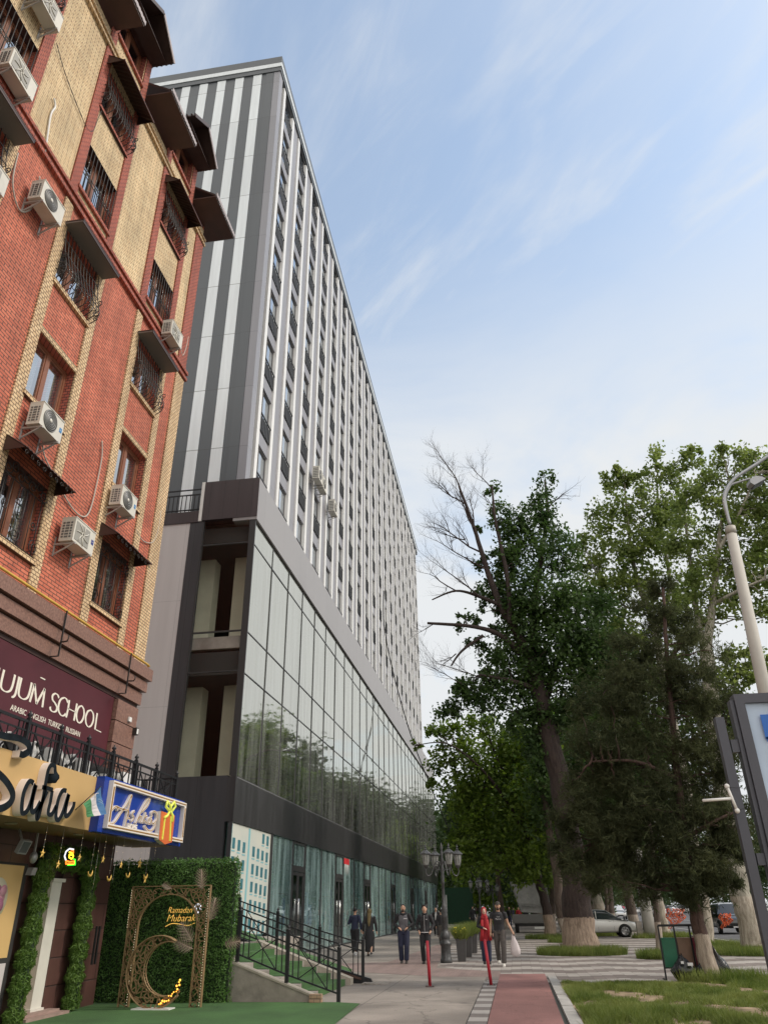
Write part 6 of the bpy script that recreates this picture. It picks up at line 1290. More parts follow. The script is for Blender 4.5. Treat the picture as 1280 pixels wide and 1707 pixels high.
# ------------------------------------------------------------------ street lamps
LM = mat('lamp_cast_iron', (.09, .092, .095), .4, .5, 12, .3); LGL = mat('lamp_lantern_glass', (.34, .35, .33), .25, 0, 9, .3)
def street_lamp(x, y, label, arms=4, rot=.5, s=1.0):
    root = thing('street_lamp', (x, y, 0), label, 'street lamp', 'ornate street lamps along the pavement')
    b = MB(); b.lathe((x, y, 0), [(.20, 0), (.20, .10), (.17, .14), (.165, .50), (.20, .54), (.20, .60), (.13, .66), (.15, .72), (.17, .80), (.12, .92), (.09, .97), (.11, 1.02), (.11, 1.35), (.13, 1.38), (.10, 1.44), (.12, 1.50), (.085, 1.62), (.10, 1.68), (.06, 1.74), (.05, 2.4), (.075, 2.43), (.05, 2.50), (.07, 2.62), (.05, 2.70), (.08, 2.85), (.05, 2.95), (.07, 3.1), (.04, 3.3), (.06, 3.4), (.03, 3.5), (.055, 3.58), (.02, 3.68), (.002, 3.76)], LM, 14); b.build('pole', root)
    for k in range(arms):
        a = rot+k*2*pi/arms; ca, sa = cos(a), sin(a)
        def q(r, z): return (x+ca*r, y+sa*r, z)
        b = MB(); b.tube(catmull([q(.04, 3.05), q(.2, 3.12), q(.33, 2.95), q(.43, 2.72), q(.56, 2.66), q(.64, 2.78), q(.62, 2.92)], 5), .022, LM, 6); b.tube(catmull([q(.08, 2.85), q(.22, 2.86), q(.30, 2.98), q(.22, 3.06), q(.17, 2.98)], 4), .014, LM, 5); ao = b.build('arm', root)
        cx_, cy_ = x+ca*.62, y+sa*.62
        b = MB(); b.lathe((cx_, cy_, 0), [(.03, 2.90), (.07, 2.94), (.10, 2.99), (.105, 3.0)], LM, 8, False); b.lathe((cx_, cy_, 0), [(.105, 3.34), (.20, 3.355), (.20, 3.375), (.15, 3.42), (.08, 3.47), (.035, 3.50), (.05, 3.53), (.02, 3.56), (.035, 3.60), (.025, 3.63), (.002, 3.70)], LM, 8, False)
        for j in range(8): t = (j+.5)*pi/4*1.0; b.bar((cx_+.10*cos(t), cy_+.10*sin(t), 3.0), (cx_+.155*cos(t), cy_+.155*sin(t), 3.35), .014, LM)
        lo = b.build('lantern', root); b = MB(); b.lathe((cx_, cy_, 0), [(.095, 3.0), (.125, 3.14), (.148, 3.34)], LGL, 8, False); b.build('glass', lo)
    return root
street_lamp(-2.50, 29.5, 'nearest ornate street lamp with four lanterns, beside the two walking young men')
street_lamp(-2.6, 62, 'second ornate street lamp down the pavement behind the couple', rot=.2)
street_lamp(-2.0, 76, 'third ornate street lamp, farthest down the pavement', rot=.9)
# red bollards
RB = mat('bollard_red', (.42, .018, .035), .4, 0, 6, .12)
for (x, y, dx, lb) in ((-2.16, 20.65, -.03, 'red metal bollard on the concrete in front of the man in the black jacket'), (-.74, 20.95, -.085, 'tilted red metal bollard at the corner of the red lane')):
    b = MB(); b.tube([(x, y, .0), (x+dx, y, .93)], .037, RB, 14); b.lathe((x+dx, y, .93), [(.037, 0), (.03, .012), (.001, .016)], RB, 14); b.box(x-.10, x+.10, y-.10, y+.10, .004, .018, mat('base_plate', (.12, .08, .075), .7)); 
    for sx_ in (-.075, .075): b.lathe((x+sx_, y-.07, .018), [(.014, 0), (.014, .018), (.001, .02)], LM, 6)
    tag(b.build('bollard', org=(x, y, 0)), lb, 'bollard', 'red bollards')

# ------------------------------------------------------------------ people
SKIN = mat('skin', (.56, .34, .24), .55); HAIRB = mat('hair_black', (.010, .008, .008), .6); EYEW = mat('eye_dark', (.01, .008, .008), .3); LIP = mat('lips', (.30, .11, .09), .5)
def remesh_obj(b, name, parent, vox, m, smooth=2):
    me = bpy.data.meshes.new(name); me.from_pydata(b.v, [], b.f); o = bpy.data.objects.new(name, me); C.objects.link(o)
    md = o.modifiers.new('r', 'REMESH'); md.mode = 'VOXEL'; md.voxel_size = vox; md.use_smooth_shade = True
    if smooth: ms = o.modifiers.new('s', 'SMOOTH'); ms.iterations = smooth; ms.factor = .5
    dg = bpy.context.evaluated_depsgraph_get(); dg.update(); new = bpy.data.meshes.new_from_object(o.evaluated_get(dg)); o.modifiers.clear(); o.data = new; bpy.data.meshes.remove(me)
    new.materials.clear(); new.materials.append(m); new.name = name
    for p in new.polygons: p.use_smooth = True
    o.parent = parent; return o
def person(loc, rz, label, cat='person', h=1.75, sex='m', skin=SKIN, top=None, sleeve=None, bottom=None, shoe=None, hair=HAIRB, hairstyle='short', armL=None, armR=None, stride=.22, coat=None, skirt=False, short_sleeve=False, beard=False, bulk=1.0, group=None, hood=None, detail=True, extras=None, wide=1.0):
    """local frame: faces -y, x to the figure's left hand side in the picture (viewer's right)"""
    root = thing('person', (0, 0, 0), label, cat, group); s = h/1.75; W_ = (1.0 if sex == 'm' else .90)*bulk
    vx = .012 if detail else .022
    D = MB()
    def tb(b, path, rad, ell=1.0, n=12): b.tube([Vector(p) for p in path], rad, SKIN, n, True, True, ell)
    hipz, kz = .93, .50
    legs = {}
    for sd in (-1, 1):
        f = stride*sd                      # + = forward (towards -y)
        hip = Vector((sd*.095*W_, 0, hipz)); ank = Vector((sd*.085, -f*.9, .09+(.07 if f < -.1 else 0))); knee = Vector((sd*.10, -f*.45-.05 if f > 0 else -f*.35-.06, kz))
        legs[sd] = (hip, knee, ank, f)
    sh = {-1: Vector((-.19*W_, 0, 1.42)), 1: Vector((.19*W_, 0, 1.42))}
    arms = {-1: armR or [(-.27, .03, 1.15), (-.29, -.05, .90)], 1: armL or [(.27, .03, 1.15), (.29, -.05, .90)]}
    # body, one continuous surface
    b = MB()
    tb(b, [(0, .0, .86), (0, .0, .98), (0, .0, 1.12), (0, -.005, 1.28), (0, 0, 1.40), (0, .005, 1.47)], [.15*W_, .155*W_, .13*W_, .155*W_, .15*W_, .07*W_], .66)
    tb(b, [(0, .005, 1.42), (0, -.005, 1.54)], [.055, .052]); b.ball((0, -.012, 1.635), 1, SKIN, 10, (.074, .092, .112)); b.ball((0, -.035, 1.57), 1, SKIN, 8, (.052, .055, .045))
    b.ball((0, -.107, 1.625), 1, SKIN, 6, (.013, .018, .022))
    for sd in (-1, 1):
        b.ball((sd*.077, 0, 1.63), 1, SKIN, 6, (.012, .02, .03))
        hip, knee, ank, f = legs[sd]; tb(b, [hip+Vector((0, 0, .03)), hip.lerp(knee, .5), knee, knee.lerp(ank, .45), ank], [.088*W_, .075*W_, .055, .05, .036]); tb(b, [ank+Vector((0, .04, -.03)), ank+Vector((0, -.14, -.05))], [.036, .03])
        e, w3 = map(Vector, arms[sd]); tb(b, [sh[sd]+Vector((-sd*.03, 0, 0)), sh[sd], sh[sd].lerp(e, .5), e, e.lerp(w3, .45), w3], [.05, .055*W_, .045*W_, .038, .036, .026])
        d = (w3-e).normalized(); side = Vector((0, -1, 0)) if abs(d.y) < .8 else Vector((0, 0, 1)); side = (side-d*side.dot(d)).normalized(); nrm = d.cross(side)
        if detail:
            tb(b, [w3-d*.01, w3+d*.05, w3+d*.085], [.026, .036, .034], .55)
            for k in range(4):
                o_ = (k-1.5)*.017; ln = (.062, .072, .068, .052)[k]; p0 = w3+d*.075+side*o_; cur = nrm*(-sd)*.022
                tb(b, [p0, p0+d*ln*.5, p0+d*ln*.85+cur], [.0085, .008, .0065], 1, 6)
            t0 = w3+d*.03+side*.028; tb(b, [t0, t0+side*.022+d*.025, t0+side*.022+d*.058], [.011, .010, .008], 1, 6)
        else: tb(b, [w3, w3+d*.12], [.03, .025], .6)
    remesh_obj(b, 'body', root, .009 if detail else .018, skin, 1)
    # trousers / skirt
    b = MB()
    if skirt: tb(b, [(0, 0, 1.02), (0, 0, .88), (0, .0, .55), (0, 0, .16)], [.155*W_, .185*W_, .20, .23*wide], .8, 18)
    else:
        tb(b, [(0, 0, 1.03), (0, 0, .95), (0, .0, .86)], [.15*W_, .168*W_, .15*W_], .74, 16)
        for sd in (-1, 1):
            hip, knee, ank, f = legs[sd]; tb(b, [hip+Vector((0, 0, .02)), hip.lerp(knee, .5), knee, knee.lerp(ank, .5), ank+Vector((0, 0, .0))], [.105*W_*wide, .098*W_*wide, .082*wide, .078*wide, .072*wide])
    remesh_obj(b, 'skirt' if skirt else 'trousers', root, vx, bottom)
    # top
    b = MB(); zb = coat if coat else .93
    prof = [(0, 0, zb), (0, 0, max(zb+.02, .98)), (0, 0, 1.12), (0, -.005, 1.28), (0, 0, 1.40), (0, .0, 1.475)]; rad = [.178*W_*(1.25 if coat else 1), .172*W_, .16*W_, .182*W_, .165*W_, .085]
    tb(b, prof, rad, .70, 18); remesh_top = [b]
    sb = b if sleeve is None else MB()
    for sd in (-1, 1):
        e, w3 = map(Vector, arms[sd]); P0 = [sh[sd]+Vector((-sd*.05, 0, .01)), sh[sd], sh[sd].lerp(e, .5), e, e.lerp(w3, .5), e.lerp(w3, .93)]; R0 = [.065, .078*W_, .068*W_, .062, .055, .045]
        if short_sleeve: P0, R0 = P0[:3], [.06, .072*W_, .068*W_]
        tb(sb, P0, R0)
    if hood: tb(b, [(0, .07, 1.46), (0, .09, 1.53)], [.09, .07], .7)
    remesh_obj(b, 'coat' if coat else ('shirt' if short_sleeve else 'jacket'), root, vx, top)
    if sleeve is not None: remesh_obj(sb, 'sleeves', root, vx, sleeve)
    for sd in (-1, 1):
        ank = legs[sd][2]; b = MB(); tb(b, [ank+Vector((0, .055, -.045)), ank+Vector((0, -.03, -.04)), ank+Vector((0, -.12, -.052)), ank+Vector((0, -.19, -.058))], [.040, .048, .044, .028], .9, 12); b.box(ank.x-.042, ank.x+.042, ank.y-.20, ank.y+.09, ank.z-.09, ank.z-.065, SKIN); remesh_obj(b, 'shoe', root, .01 if detail else .02, shoe, 1)
    b = MB()
    if hairstyle in ('short', 'curly'):
        b.ball((0, .012, 1.665), 1, SKIN, 10, (.084, .10, .10)); b.ball((0, .05, 1.62), 1, SKIN, 8, (.075, .065, .085))
        if hairstyle == 'curly':
            rq = random.Random(5)
            for _ in range(26): a = rq.uniform(0, 6.28); b.ball((.07*cos(a), .02+.075*sin(a), 1.70+rq.uniform(-.03, .05)), .03, SKIN, 5)
        # cut away the face
        hb = MB(); hb.v = [(x, max(y, -.082+max(0, 1.70-z)*1.6) if z < 1.70 else y, max(z, 1.60)) for x, y, z in b.v]; hb.f = b.f; remesh_obj(hb, 'hair', root, .012, hair, 1)
    elif hairstyle == 'bun':
        b.ball((0, .015, 1.66), 1, SKIN, 10, (.086, .10, .105)); b.ball((0, .11, 1.70), 1, SKIN, 8, (.05, .045, .05)); hb = MB(); hb.v = [(x, max(y, -.07+max(0, 1.70-z)*1.6), z) for x, y, z in b.v]; hb.f = b.f; remesh_obj(hb, 'hair', root, .012, hair, 1)
    elif hairstyle == 'hijab':
        b.ball((0, .02, 1.65), 1, SKIN, 12, (.096, .112, .128)); tb(b, [(0, .02, 1.60), (0, .01, 1.50), (0, .0, 1.40)], [.085, .10, .16], .8, 16); tb(b, [(.03, -.10, 1.50), (.04, -.125, 1.30), (.03, -.12, 1.05)], [.05, .055, .05], .5)
        hb = MB(); hb.v = [((x, max(y, -.074) if z > 1.555 else y, z)) for x, y, z in b.v]; hb.f = b.f; remesh_obj(hb, 'headscarf', root, .011, hair, 1)
    elif hairstyle == 'scarf_back':
        b.ball((0, .015, 1.65), 1, SKIN, 12, (.096, .112, .128)); tb(b, [(0, .06, 1.62), (0, .12, 1.45), (.01, .15, 1.22), (.01, .14, 1.10)], [.08, .085, .06, .03], .45, 14); remesh_obj(b, 'headscarf', root, .012, hair, 1)
    elif hairstyle == 'cap':
        b.ball((0, .01, 1.685), 1, SKIN, 10, (.088, .105, .085)); hb = MB(); hb.v = [(x, y, max(z, 1.665)) for x, y, z in b.v]; hb.f = b.f; hb.tube([(0, -.07, 1.68), (0, -.15, 1.665)], [.07, .045], SKIN, 10, True, True, .2); remesh_obj(hb, 'cap', root, .011, hair, 1)
        b2 = MB(); b2.ball((0, .045, 1.63), 1, SKIN, 8, (.076, .06, .07)); remesh_obj(b2, 'hair', root, .012, HAIRB, 1)
    if beard: b = MB(); b.ball((0, -.045, 1.553), 1, HAIRB, 8, (.054, .054, .034)); b.ball((0, -.098, 1.597), 1, HAIRB, 6, (.028, .008, .007)); b.build('beard', root)
    if detail:
        b = MB()
        for sd in (-1, 1): b.ball((sd*.030, -.096, 1.645), 1, EYEW, 5, (.009, .005, .005)); b.ball((sd*.031, -.097, 1.667), 1, HAIRB, 5, (.015, .004, .0035))
        b.build('eyes', root); b = MB(); b.ball((0, -.100, 1.583), 1, LIP, 5, (.021, .006, .006)); b.build('mouth', root)
    if extras: extras(root)
    root.scale = (s, s, s); root.rotation_euler = (0, 0, rz); root.location = loc; return root
HG = mat('hoodie_grey', (.13, .13, .145), .85, 0, 14, .12); BK = mat('cloth_black', (.022, .022, .026), .8, 0, 10, .25); NV = mat('cloth_navy', (.022, .027, .06), .8, 0, 10, .25); RDC = mat('cloth_red', (.34, .014, .022), .75, 0, 9, .15)
GRYP = mat('cloth_grey', (.085, .075, .07), .85, 0, 12, .2); KH = mat('scarf_olive', (.16, .12, .055), .8, 0, 12, .2); COATB = mat('coat_charcoal', (.026, .025, .027), .8, 0, 10, .2); WSH = mat('shoe_white', (.62, .60, .56), .5); DSH = mat('shoe_dark', (.035, .03, .028), .5); WST = mat('white_trim', (.65, .65, .66), .6)
def tx(b, s, size, pos, m, sx=.8): put_text(b, s, size, pos, (1, 0, 0), (0, 0, 1), m, sx, .001)
def ex_hoodie(r):
    b = MB(); b.box(-.13, .13, -.142, -.125, .98, 1.14, HG); b.bar((-.13, -.143, .99), (-.08, -.143, 1.14), .01, BK); b.bar((.13, -.143, .99), (.08, -.143, 1.14), .01, BK); b.build('pouch_pocket', r)
    b = MB(); b.box(.02, .135, -.139, -.125, 1.305, 1.33, WST); b.build('chest_print', r)
    b = MB(); b.bar((.178, -.03, .92), (.165, -.08, .45), .018, mat('side_stripe', (.16, .16, .2), .7)); b.build('trouser_stripe', r)
    b = MB(); b.tube([(-.09, -.06, 1.48), (0, -.115, 1.44), (.09, -.06, 1.48), (.10, .05, 1.50), (0, .12, 1.50), (-.10, .05, 1.50), (-.09, -.06, 1.48)], .035, BK, 8); b.build('hood', r)
person((-3.92, 29.35, 0), .05, 'bearded young man in a grey and black hoodie with hands in the front pocket', top=HG, sleeve=BK, bottom=NV, shoe=DSH, beard=True, stride=.05, armL=[(.31, .02, 1.16), (.14, -.14, 1.04)], armR=[(-.31, .02, 1.16), (-.14, -.14, 1.04)], extras=ex_hoodie, wide=1.08, h=1.78)
def ex_zip(r):
    b = MB(); b.bar((0, -.131, 1.45), (0, -.128, .95), .008, WST); b.tube([(-.15, -.075, .935), (-.08, -.125, .93), (0, -.135, .93), (.08, -.125, .93), (.15, -.075, .935)], .011, WST, 6); b.box(.05, .10, -.136, -.126, 1.315, 1.33, WST); b.build('zip_and_hem', r)
    b = MB(); b.tube([(-.07, -.05, 1.50), (0, -.09, 1.485), (.07, -.05, 1.50), (.07, .05, 1.51), (0, .08, 1.515), (-.07, .05, 1.51), (-.07, -.05, 1.50)], .022, BK, 8); b.build('collar', r)
person((-3.13, 28.98, 0), -.04, 'young man with curly hair in a black zipped jacket with white hem', top=BK, bottom=BK, shoe=DSH, hairstyle='curly', stride=.07, armL=[(.29, .04, 1.16), (.20, -.08, .97)], armR=[(-.29, .04, 1.16), (-.20, -.08, .97)], extras=ex_zip, h=1.74)
def ex_w1(r):
    b = MB()
    for sd in (-1, 1): b.bar((sd*.245, -.02, 1.34), (sd*.30, -.03, 1.08), .03, WST)
    b.build('sleeve_stripes', r)
person((-6.64, 34.6, 0), pi-.12, 'woman seen from behind in a navy jacket with white sleeve stripes, hair in a bun', sex='f', h=1.72, top=NV, bottom=BK, shoe=WST, skirt=False, hairstyle='bun', stride=.22, armL=[(.27, .0, 1.16), (.20, -.16, 1.28)], armR=[(-.27, .04, 1.15), (-.27, -.02, .92)], extras=ex_w1, wide=1.25)
person((-5.92, 34.0, 0), pi+.05, 'woman seen from behind in a long black coat with an olive headscarf', sex='f', h=1.66, top=COATB, coat=.62, bottom=BK, shoe=DSH, skirt=True, hairstyle='scarf_back', hair=KH, stride=.2, wide=.85, bulk=1.12)
def ex_hij(r):
    b = MB(); b.tube([(-.20, -.05, 1.38), (-.235, 0, 1.15)], .05, BK, 8); b.build('under_sleeve', r)
def red_panel(r):
    b = MB()
    for sd in (-1, 1): b.tube([(sd*.08, -.11, 1.36), (sd*.10, -.135, 1.12), (sd*.13, -.15, .90), (sd*.155, -.15, .72)], [.05, .055, .06, .065], RDC, 10, True, True, .45)
    b.build('vest_front', r)
person((-1.10, 28.8, 0), .12, 'smiling woman in a red headscarf and long red vest over black sleeves', sex='f', h=1.64, top=RDC, coat=.70, sleeve=BK, bottom=NV, shoe=DSH, hairstyle='hijab', hair=RDC, skin=mat('skin_light', (.62, .40, .31), .55), stride=.09, armR=[(-.25, .0, 1.17), (-.05, -.19, 1.10)], armL=[(.25, .02, 1.16), (.27, -.08, .92)], extras=red_panel)
def ex_tee(r):
    b = MB(); tx(b, 'Good', .05, (.0, -.137, 1.335), WST); tx(b, 'Machine', .065, (.0, -.139, 1.27), WST); b.build('chest_print', r)
person((-.60, 27.7, 0), -.06, 'man in black T-shirt, dark cap and grey trousers beside the woman in red', h=1.80, top=BK, short_sleeve=True, bottom=GRYP, shoe=WSH, hairstyle='cap', hair=mat('cap_dark', (.04, .035, .03), .8), beard=True, stride=.20, armL=[(.28, .03, 1.14), (.40, -.10, .93)], armR=[(-.26, .03, 1.15), (-.27, -.05, .90)], extras=ex_tee, skin=mat('skin_tan', (.46, .27, .18), .55))
bag = mat('plastic_bag', (.62, .56, .57), .35, 0, 8, .1); b = MB(); gx_, gy_ = -.17, 27.56
b.tube([(gx_, gy_, .86), (gx_+.0, gy_, .78), (gx_+.02, gy_, .62), (gx_+.03, gy_, .45), (gx_+.03, gy_, .32), (gx_+.02, gy_, .27)], [.02, .05, .11, .15, .14, .06], bag, 12, True, True, .6); b.tube([(gx_-.04, gy_, .78), (gx_-.02, gy_, .88), (gx_+.01, gy_, .90), (gx_+.04, gy_, .78)], .012, bag, 6)
b.v = [(x+.012*sin(z*60+x*50), y+.012*sin(z*47+x*90), z) for x, y, z in b.v]; tag(b.build('plastic_bag', org=(gx_, gy_, .6)), 'pale plastic carrier bag hanging from the hand of the man in the black T-shirt', 'bag')
def ex_suit(r):
    b = MB(); b.prism([(-.06, -.135, .98), (.06, -.135, .98), (.065, -.14, 1.30), (.03, -.12, 1.46), (-.03, -.12, 1.46), (-.065, -.14, 1.30)], (0, .01, 0), WST); b.build('white_shirt', r)
person((-5.4, 57.0, 0), .1, 'distant man in a black jacket over a white shirt, walking past the shops', h=1.74, top=BK, bottom=BK, shoe=DSH, stride=.2, extras=ex_suit, detail=False)
b = MB(); b.prism([(-5.08, 56.9, .55), (-4.86, 56.9, .55), (-4.90, 56.9, 1.05), (-5.02, 56.9, 1.05)], (0, .15, 0), mat('brown_bag', (.22, .14, .08), .7)); b.tube([(-5.0, 56.97, 1.05), (-4.96, 56.97, 1.17), (-4.92, 56.97, 1.05)], .012, MATS['brown_bag'], 5); tag(b.build('paper_bag', org=(-4.97, 57, .8)), 'brown bag beside the distant man in the white shirt', 'bag')
person((-3.9, 44.0, 0), pi+.1, 'person in dark clothes partly hidden behind the nearest street lamp', h=1.62, top=BK, bottom=GRYP, shoe=DSH, stride=.1, detail=False, hairstyle='bun')
person((-3.9, 76.0, 0), .3, 'far person in a black hooded coat with white shoes by the green fence', h=1.82, top=BK, bottom=BK, shoe=WSH, stride=.15, detail=False, coat=.78, hairstyle='hijab', hair=BK)
person((-.75, 86, 0), .1, 'far dark-clothed person behind the man in the cap', h=1.75, top=BK, bottom=NV, shoe=DSH, stride=.15, detail=False)
for k, (x, y, lb, tp) in enumerate(((.2, 95, 'distant pedestrian in a red top among the small far group', RDC), (1.0, 98, 'distant pedestrian in black, right of the one in red', BK), (-.4, 104, 'distant pedestrian in navy, left of the one in red', NV), (1.9, 92, 'distant pedestrian in grey by the grey trailer', GRYP))):
    person((x, y, 0), k*.8, lb, h=1.72, top=tp, bottom=BK, shoe=DSH, stride=.12, detail=False, group='far pedestrians')

# ------------------------------------------------------------------ vehicles
TYRE = mat('tyre', (.014, .014, .014), .85); RIM = mat('alloy_rim', (.45, .45, .46), .3, .8); CGL = mat('car_glass', (.03, .04, .045), .08, 0, spec=.9); CHR = mat('chrome', (.6, .6, .6), .15, 1); HLM = mat('headlight', (.65, .66, .68), .12, .3); TLM = mat('taillight', (.35, .01, .01), .2)
def paint(name, c): 
    m = mat(name, c, .28, .25); m.node_tree.nodes['Principled BSDF'].inputs['Coat Weight'].default_value = .6; return m
SEDAN = dict(L=4.8, W=.91, st=[(0, .42, .95, .95), (.12, .30, 1.0, 1.0), (.7, .26, 1.05, 1.07), (1.05, .25, 1.06, 1.12), (1.65, .24, 1.03, 1.42), (2.3, .24, 1.0, 1.46), (2.9, .24, .98, 1.41), (3.55, .24, .95, 1.02), (4.1, .25, .86, .88), (4.55, .28, .76, .77), (4.75, .36, .62, .63), (4.8, .42, .56, .565)], wb=(.95, 3.85), wr=.33)
SUV = dict(L=4.5, W=.92, st=[(0, .50, 1.10, 1.12), (.08, .36, 1.12, 1.3), (.35, .32, 1.14, 1.62), (1.1, .30, 1.12, 1.72), (2.1, .30, 1.10, 1.73), (2.75, .30, 1.08, 1.66), (3.4, .30, 1.06, 1.12), (4.0, .32, .98, 1.0), (4.38, .36, .86, .87), (4.5, .46, .70, .71)], wb=(.85, 3.5), wr=.36)
def car(loc, rz, body, label, spec=SEDAN, cat='car', group=None, roof=None, kind='parked_car'):
    """built pointing along +x, then turned"""
    root = thing(kind, (0, 0, 0), label, cat, group); W_, st_, L_ = spec['W'], spec['st'], spec['L']
    b = MB(); vs = []; nA = None
    for x, zb, zt, zr in st_:
        tp = 1-.16*(abs(x/L_-.5)*2)**4; w = W_*tp
        ring = [(0, zb), (w*.86, zb), (w*.97, zb+.10), (w, zb+(zt-zb)*.45), (w*.985, zb+(zt-zb)*.78), (w*.93, zt-.01), (w*.60, zt+.02), (0, zt+.035)]
        full = ring+[(-y, z) for y, z in ring[-2:0:-1]]; nA = len(full); vs += [(x-L_/2, y, z) for y, z in full]
    n = len(st_); fs = [(i*nA+k, i*nA+(k+1) % nA, (i+1)*nA+(k+1) % nA, (i+1)*nA+k) for i in range(n-1) for k in range(nA)]+[tuple(range(nA))[::-1], tuple((n-1)*nA+k for k in range(nA))]
    b.add(vs, fs, body, True); bo = b.build('body', root); sm = bo.modifiers.new('s', 'SUBSURF'); sm.levels = 1; sm.render_levels = 2
    cab = [s_ for s_ in st_ if s_[3]-s_[2] > .05]; i0 = st_.index(cab[0]); i1 = st_.index(cab[-1]); cs = [st_[max(i0-1, 0)]]+cab+[st_[min(i1+1, n-1)]]
    b = MB(); vs = []
    for x, zb, zt, zr in cs:
        h_ = max(zr-zt, .0); wt = W_*.93; wr_ = W_*(.93-.22*min(1, h_/.4)); ring = [(wt, zt-.03), ((wt*.35+wr_*.65), zt+h_*.62), (wr_, zt+h_*.93-.0), (wr_*.55, zt+h_+.01), (0, zt+h_+.02)]; full = ring+[(-y, z) for y, z in ring[-2::-1]]; nA = len(full); vs += [(x-L_/2, y, z) for y, z in full]
    n2 = len(cs); b.add(vs, [(i*nA+k, i*nA+k+1, (i+1)*nA+k+1, (i+1)*nA+k) for i in range(n2-1) for k in range(nA-1)], CGL, True); b.build('windows', root)
    b = MB()                                  # roof skin and pillars
    rv = []
    for x, zb, zt, zr in cab[(1 if spec is SEDAN else 1):]:
        h_ = zr-zt; wr_ = W_*(.93-.22*min(1, h_/.4)); rv.append([(x-L_/2, y, z) for y, z in ((wr_+.012, zt+h_*.90), (wr_*.55, zt+h_+.025), (0, zt+h_+.035), (-wr_*.55, zt+h_+.025), (-wr_-.012, zt+h_*.90))])
    for i in range(len(rv)-1): b.add(rv[i]+rv[i+1], [(k, k+1, k+6, k+5) for k in range(4)], body, True)
    for sd in (-1, 1):
        for (xa, za), (xc, zc3) in ((( cs[-1][0]-.08, cs[-1][2]), (cab[-1][0], cab[-1][3]-.06)), ((cs[0][0]+.15, cs[0][2]), (cab[1][0]-.1 if len(cab) > 1 else cab[0][0], cab[1][3]-.06)), ((2.25, 1.0), (2.25, 1.40))):
            b.bar((xa-L_/2, sd*W_*.92, za-.02), (xc-L_/2, sd*W_*.735, zc3), .05, body)
    b.build('roof', root)
    for wx in spec['wb']:
        for sd in (-1, 1):
            cx_ = wx-L_/2; r_ = spec['wr']; b = MB(); b.lathe((cx_, sd*(W_-.02), r_), [(r_*1.16, -.01*sd), (r_*1.16, .006*sd), (.01, .008*sd)], TYRE, 28, ax='Y')
            b.lathe((cx_, sd*(W_-.10), r_), [(r_*.62, -.06*sd), (r_*.97, -.05*sd), (r_, 0), (r_, .10*sd), (r_*.95, .13*sd), (r_*.68, .135*sd), (r_*.66, .10*sd), (.01, .09*sd)], TYRE, 28, ax='Y'); wo = b.build('wheel', root)
            b = MB(); b.lathe((cx_, sd*(W_+.035), r_), [(r_*.68, 0), (r_*.68, .008*sd), (r_*.60, .008*sd), (r_*.60, 0)], RIM, 28, ax='Y')
            for k in range(7): a = k*2*pi/7; b.bar((cx_, sd*(W_+.035), r_), (cx_+r_*.63*cos(a), sd*(W_+.035), r_+r_*.63*sin(a)), .05, RIM, up=(0, 1, 0), h=.015)
            b.lathe((cx_, sd*(W_+.035), r_), [(.06, 0), (.06, .012*sd), (.01, .014*sd)], RIM, 14, ax='Y'); b.build('rim', wo)
    for sd in (-1, 1):
        zf = st_[-3][2]; b = MB(); b.ball((L_/2-.20, sd*W_*.70, zf-.06), 1, HLM, 8, (.16, .15, .07)); b.build('headlight', root)
        b = MB(); b.ball((-L_/2+.09, sd*W_*.72, st_[0][2]-.10), 1, TLM, 8, (.08, .16, .08)); b.build('taillight', root)
        b = MB(); b.ball((st_[-4][0]-L_/2-.35, sd*(W_+.06), st_[-4][2]+.07), 1, body, 7, (.07, .09, .06)); b.build('mirror', root)
        b = MB()
        for hx in (2.0, 2.95): b.bar((hx-L_/2, sd*(W_*.985+.01), .84), (hx+.16-L_/2, sd*(W_*.985+.01), .84), .025, CHR)
        for hx in (1.55, 2.32, 3.25): b.bar((hx-L_/2, sd*(W_+.002), .36), (hx-L_/2, sd*(W_*.955), .95), .008, TYRE)
        b.build('door_trim', root)
    b = MB(); b.box(L_/2-.03, L_/2+.0, -.38, .38, .44, .60, TYRE); b.box(L_/2-.01, L_/2+.012, -.26, .26, .36, .43, WST); b.box(-L_/2-.012, -L_/2+.01, -.26, .26, .62, .73, WST); b.build('grille_and_plates', root)
    root.location = loc; root.rotation_euler = (0, 0, rz); return root
SILV = paint('paint_silver', (.70, .70, .68)); WHT = paint('paint_white', (.68, .68, .67)); DKG = paint('paint_dark', (.04, .042, .045)); RDP = paint('paint_red', (.35, .02, .03))
car((4.85, 53.6, 0), 0, SILV, 'silver sedan parked across the paving between the tree trunks', kind='parked_car')
car((13.6, 58.5, 0), -pi/2, DKG, 'dark car with silver bumper stopped on the road beside the thick pale trunk', SUV, kind='car')
car((13.0, 50.2, 0), -pi/2+.05, SILV, 'grey car half hidden behind the pine trunk on the road', SEDAN, kind='car') if False else None
car((14.7, 128, 0), -pi/2, WHT, 'white SUV driving toward the viewer on the open road', SUV, kind='car')
car((17.6, 138, 0), -pi/2, WHT, 'white car with a yellow-green stripe following the white SUV', SEDAN, 'taxi', kind='car')
mast_w = car((20, 211, 0), 0, WHT, 'white car in the distant row at the crossroads', SEDAN, group='white cars in the distant row', kind='car')
mast_r = car((24.5, 215, 0), pi, RDP, 'red car in the distant row at the crossroads', SUV, group='red cars in the distant row', kind='car')
mast_d = car((33, 211, 0), 0, DKG, 'dark car in the distant row at the crossroads', SEDAN, group='dark cars in the distant row', kind='car')
mast_s = car((41, 216, 0), 0, SILV, 'silver SUV in the distant row at the crossroads', SUV, group='silver cars in the distant row', kind='car')
